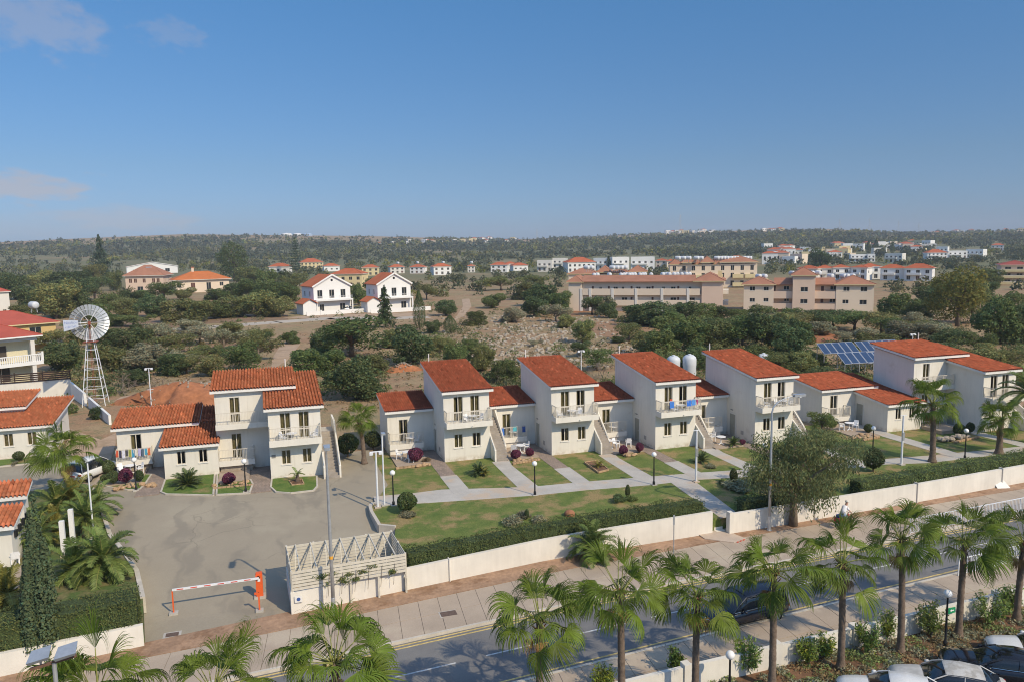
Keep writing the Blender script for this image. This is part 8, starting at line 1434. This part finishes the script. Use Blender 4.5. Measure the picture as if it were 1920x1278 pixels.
for a in ((192, 534, 54, 94, 'conifer', 'pine', 'conifer_tree', 'tall dark conifer left of the beige houses, rising above the horizon'), (723, 614, 50, 80, 'conifer', 'dark', 'conifer_tree', 'ragged dark conifer in front of the right white gabled house'), (787, 618, 20, 74, 'cypress', 'dark', 'cypress_tree', 'slim cypress right of the ragged conifer'), (844, 624, 22, 34, 'cypress', 'dark', 'cypress_tree', 'small dark cypress on the stony field'), (556, 522, 34, 76, 'norfolk', 'pine', 'norfolk_pine', 'tall tiered Norfolk pine beside the cream villa'), (440, 528, 64, 72, 'tall', 'dark', 'eucalyptus_tree', 'tall dark eucalyptus right of the beige houses'), (1795, 612, 112, 108, 'tall', 'yellow', 'acacia_tree', 'large yellow-green tree at the right, above the solar panels'), (1822, 606, 80, 86, 'tall', 'olive', 'acacia_tree', 'olive tree crown just right of the large yellow-green tree'), (1540, 502, 48, 38, 'scrub', 'dark', 'dark_tree', 'round dark tree left of the three far cypresses'), (1628, 476, 8, 25, 'cypress', 'dark', 'cypress_tree', 'first of three far cypresses in the town'), (1642, 476, 9, 28, 'cypress', 'dark', 'cypress_tree', 'second of three far cypresses in the town'), (1673, 476, 7, 21, 'cypress', 'dark', 'cypress_tree', 'third of three far cypresses in the town'), (1141, 506, 7, 26, 'cypress', 'dark', 'cypress_tree', 'left cypress before the white modern villas'), (1154, 506, 7, 24, 'cypress', 'dark', 'cypress_tree', 'right cypress before the white modern villas'), (224, 738, 62, 58, 'bare', None, 'dead_tree', 'leafless dead tree right of the windmill'), (305, 728, 44, 36, 'bare', None, 'dead_tree', 'leafless grey tree behind the red earth heap'), (1130, 708, 48, 54, 'bare', None, 'dead_tree', 'leafless tree between the second and third villa roofs'), (950, 716, 56, 50, 'bare', None, 'dead_tree', 'leafless tree between the first and second villa roofs'), (340, 690, 40, 30, 'bare', None, 'dead_tree', 'pale leafless bush in the scrub right of the windmill'), (1100, 716, 40, 40, 'bare', None, 'dead_tree', 'small leafless tree left of the floodlight mast')):
    tree_px(*a)
# ------------------------------------------------------------------ the far wood, scrub and stones
def wood():
    g = np.random.default_rng(21); Vs = []; Fs = []; Ts = []; off = 0
    def ok(x, y, w_, h_):
        for r in RECTS:
            if r[0]-w_/2 < x < r[1]+w_/2 and y > r[3]-1 and y-h_ < r[3]-.35*(r[3]-r[2]): return False
            if r[0] < x < r[1] and r[2]+2 < y < r[3]-.5: return False
        return True
    N = 0
    def dens(x, y, ys):
        nz = math.sin(x*.013+y*.3)+.7*math.sin(x*.037-y*.21)+.5*math.sin(x*.081+y*.5)
        if y-ys < 16 and x < 800: return (.10 if nz < .4 else .4)
        if y-ys < 22: return .35 if nz < 0 else .9
        if math.sin(x*.006+2)*.8+math.sin(y*.42+x*.004) > 1.1: return .12
        if nz < -1.1: return .45
        if x < 165 and 484 < y < 500: return .04
        if 170 < x < 240 and 505 < y < 520: return .3
        if x > 1745 and 497 < y < 512: return .12
        if 1640 < x < 1790 and 505 < y < 540: return .15
        if 1100 < x < 1240 and y-ys < 12: return .55
        if 1800 < x and 520 < y: return .25
        if 880 < x < 1060 and 520 < y < 560: return .5
        return 1.0
    bands = [(0, 8, 7600, (4, 8)), (8, 22, 7600, (6, 11)), (22, 45, 4500, (5.5, 10)), (45, 75, 2700, (4, 8.5)), (75, 112, 1100, (3.5, 7))]
    for lo_, hi_, n, sz in bands:
        for _ in range(n):
            x = g.uniform(-260, 2180); ys = float(np.interp(x, SKYX, SKYY)); y = ys+g.uniform(lo_, hi_)
            if y > 556 or g.random() > dens(x, y, ys): continue
            p = PT(x, y)
            if p is None: continue
            d = depth(p); s = g.uniform(*sz)*(1 if d < 1400 else 1.25); h_ = s*g.uniform(.55, 1.0)
            if not ok(x, y, s*FPX/d, h_*FPX/d): continue
            m = 110 if d < 450 else 46 if d < 800 else 20 if d < 1400 else 9; dd = unit(g.normal(size=(m, 3))); dd[:, 2] = np.abs(dd[:, 2])*1.2-.25
            q = dd*np.array([s/2, s/2, h_*.75])*(1-.35*g.random((m, 1)))*(1+.2*np.sin(dd[:, :1]*5+x)); q[:, 2] = np.maximum(q[:, 2]+h_*.18, .05); cl = s*(.16 if m == 110 else .24 if m == 46 else .36 if m == 20 else .55)
            v, f, t = cards(q+np.array(p), dd, cl, cl*.7, g, jitter=.5, tone=(.78, 1.22)); z = math.sin(x*.021+y*.2)+g.normal()*.6; c = (1, 1, 1) if z < .5 else (1.5, 1.35, 1.1) if z < 1.2 else (1.75, 1.6, .75); Vs.append(v); Fs.append(f+off); Ts.append(t*np.array(c)); off += len(v); N += 1
    me = npmesh('far_wood', np.concatenate(Vs), np.concatenate(Fs), np.concatenate(Ts)); tag(obj('far_wood', me, mat('far_wood_foliage', (.118, .130, .072), .85, .2, .02, tint=True, transl=.35, spec=.1)), 'olive green wood and scrub covering the plain up to the hills', 'wood', kind='stuff'); print('wood clumps', N, off//4)
wood()
def scrub():
    g = np.random.default_rng(33); V = []; N_ = []; T = []; SV = MB()
    for _ in range(4200):
        x = g.uniform(-40, 1960); y = g.uniform(575, 770); p = P(x, y)
        if p.y < YB(p.x)+9 or (p.x > 68 and p.y < 72): continue
        if 500 < x < 600 and 590 < y < 700 and abs(x-535) < 22: continue
        if any(r[0] < x < r[1] and r[2] < y < r[3]+2 for r in RECTS): continue
        if 60 < x < 235 and y > 730 and g.random() < .85: continue
        r = g.uniform(.15, .55); m = 14; d = unit(g.normal(size=(m, 3))); d[:, 2] = np.abs(d[:, 2]); V.append(np.array(p)+d*np.array([r, r, r*.8])); N_.append(d); c = [(1.5, 1.25, .9), (1, 1, 1), (.7, .95, .55), (1.2, .9, .6)][g.choice(4, p=[.35, .3, .22, .13])]; T.append(np.tile(c, (m, 1)))
    p = np.concatenate(V); v, f, t = cards(p, np.concatenate(N_), .26, .10, g); tag(obj('dry_scrub', npmesh('dry_scrub', v, f, t*np.concatenate(T)), mat('dry_scrub_leaf', (.155, .135, .085), .9, .2, .3, tint=True, transl=.15)), 'dry grey-brown tufts and weeds on the open ground', 'scrub', kind='stuff')
    for _ in range(1300):
        x = g.normal(1010, 95); y = g.uniform(592, 690); p = P(x, y); r = g.uniform(.12, .6)*g.uniform(.5, 1)
        if p.y < YB(p.x)+9: continue
        a = g.random()*6; n0 = len(SV.v); SV.sphere((p.x, p.y, r*.2), r, 5, 3, .6); SV.v[n0:] = [(q[0]+g.normal()*r*.12, q[1]+g.normal()*r*.12, q[2]) for q in SV.v[n0:]]
    o = obj('field_stones', SV, mat('pale_limestone', (.41, .35, .27), .95, .2, 1.5, bump=.3)); tag(o, 'pale limestone rubble strewn over the stony field', 'stones', kind='stuff')
scrub()

def low_scrub():
    g = np.random.default_rng(55); Vs = []; Ns = []; Ts = []
    for _ in range(6000):
        x = g.uniform(-500, 2500); y = 548+g.random()**.8*195; p = P(x, y)
        if p.y < YB(p.x)+12 or (p.x > 60 and p.y < 80): continue
        if any(r[0] < x < r[1] and r[2] < y < r[3]+3 for r in RECTS) or (485 < x < 585 and y > 600) or (280 < x < 800 and abs(y-(622-.055*(x-290))) < 9) or (845 < x < 890 and y < 604) or (230 < x < 410 and y > 700) or (730 < x < 790 and y > 675): continue
        if 900 < x < 1160 and 595 < y < 690 and g.random() < .7: continue
        if math.sin(x*.023+y*.05)+g.normal()*.5 < (-.8 if x < 500 or x > 1180 else -.25): continue
        s = .5+2.3*g.random()**2.2; m = int(38*s**1.3); d = unit(g.normal(size=(m, 3))); d[:, 2] = np.abs(d[:, 2]); Vs.append(np.array(p)+d*np.array([s*.75, s*.75, s*.62])*(.55+.45*g.random((m, 1)))*(1+.25*np.sin(d[:, :1]*4+x))); Ns.append(d); Ts.append(np.tile([(1, 1, 1), (.8, 1.05, .7), (1.35, 1.2, 1.0), (.6, .75, .6)][g.choice(4)], (m, 1)))
    v, f, t = cards(np.concatenate(Vs), np.concatenate(Ns), .34, .17, g); tag(obj('low_scrub', npmesh('low_scrub', v, f, t*np.concatenate(Ts)), mat('low_scrub_leaf', (.185, .185, .09), .8, .2, .3, tint=True, transl=.35)), 'low olive scrub spread between the larger bushes', 'scrub', kind='stuff')
low_scrub()
# ------------------------------------------------------------------ air
def haze():
    o = obj('haze', MB().box(-3300, 3300, -60, 3300, -4.5, 96), None); m = bpy.data.materials.new('haze_air'); m.use_nodes = True; t = m.node_tree; t.nodes.clear(); out = nd(t, 'ShaderNodeOutputMaterial'); v = nd(t, 'ShaderNodeVolumePrincipled'); v.inputs['Color'].default_value = (.80, .88, 1, 1); v.inputs['Density'].default_value = HAZE; v.inputs['Anisotropy'].default_value = 0; t.links.new(v.outputs[0], out.inputs['Volume']); o.data.materials.append(m); tag(o, 'thin pale haze filling the air over the plain', 'haze', kind='stuff')
HAZE = 1.5e-4
haze()
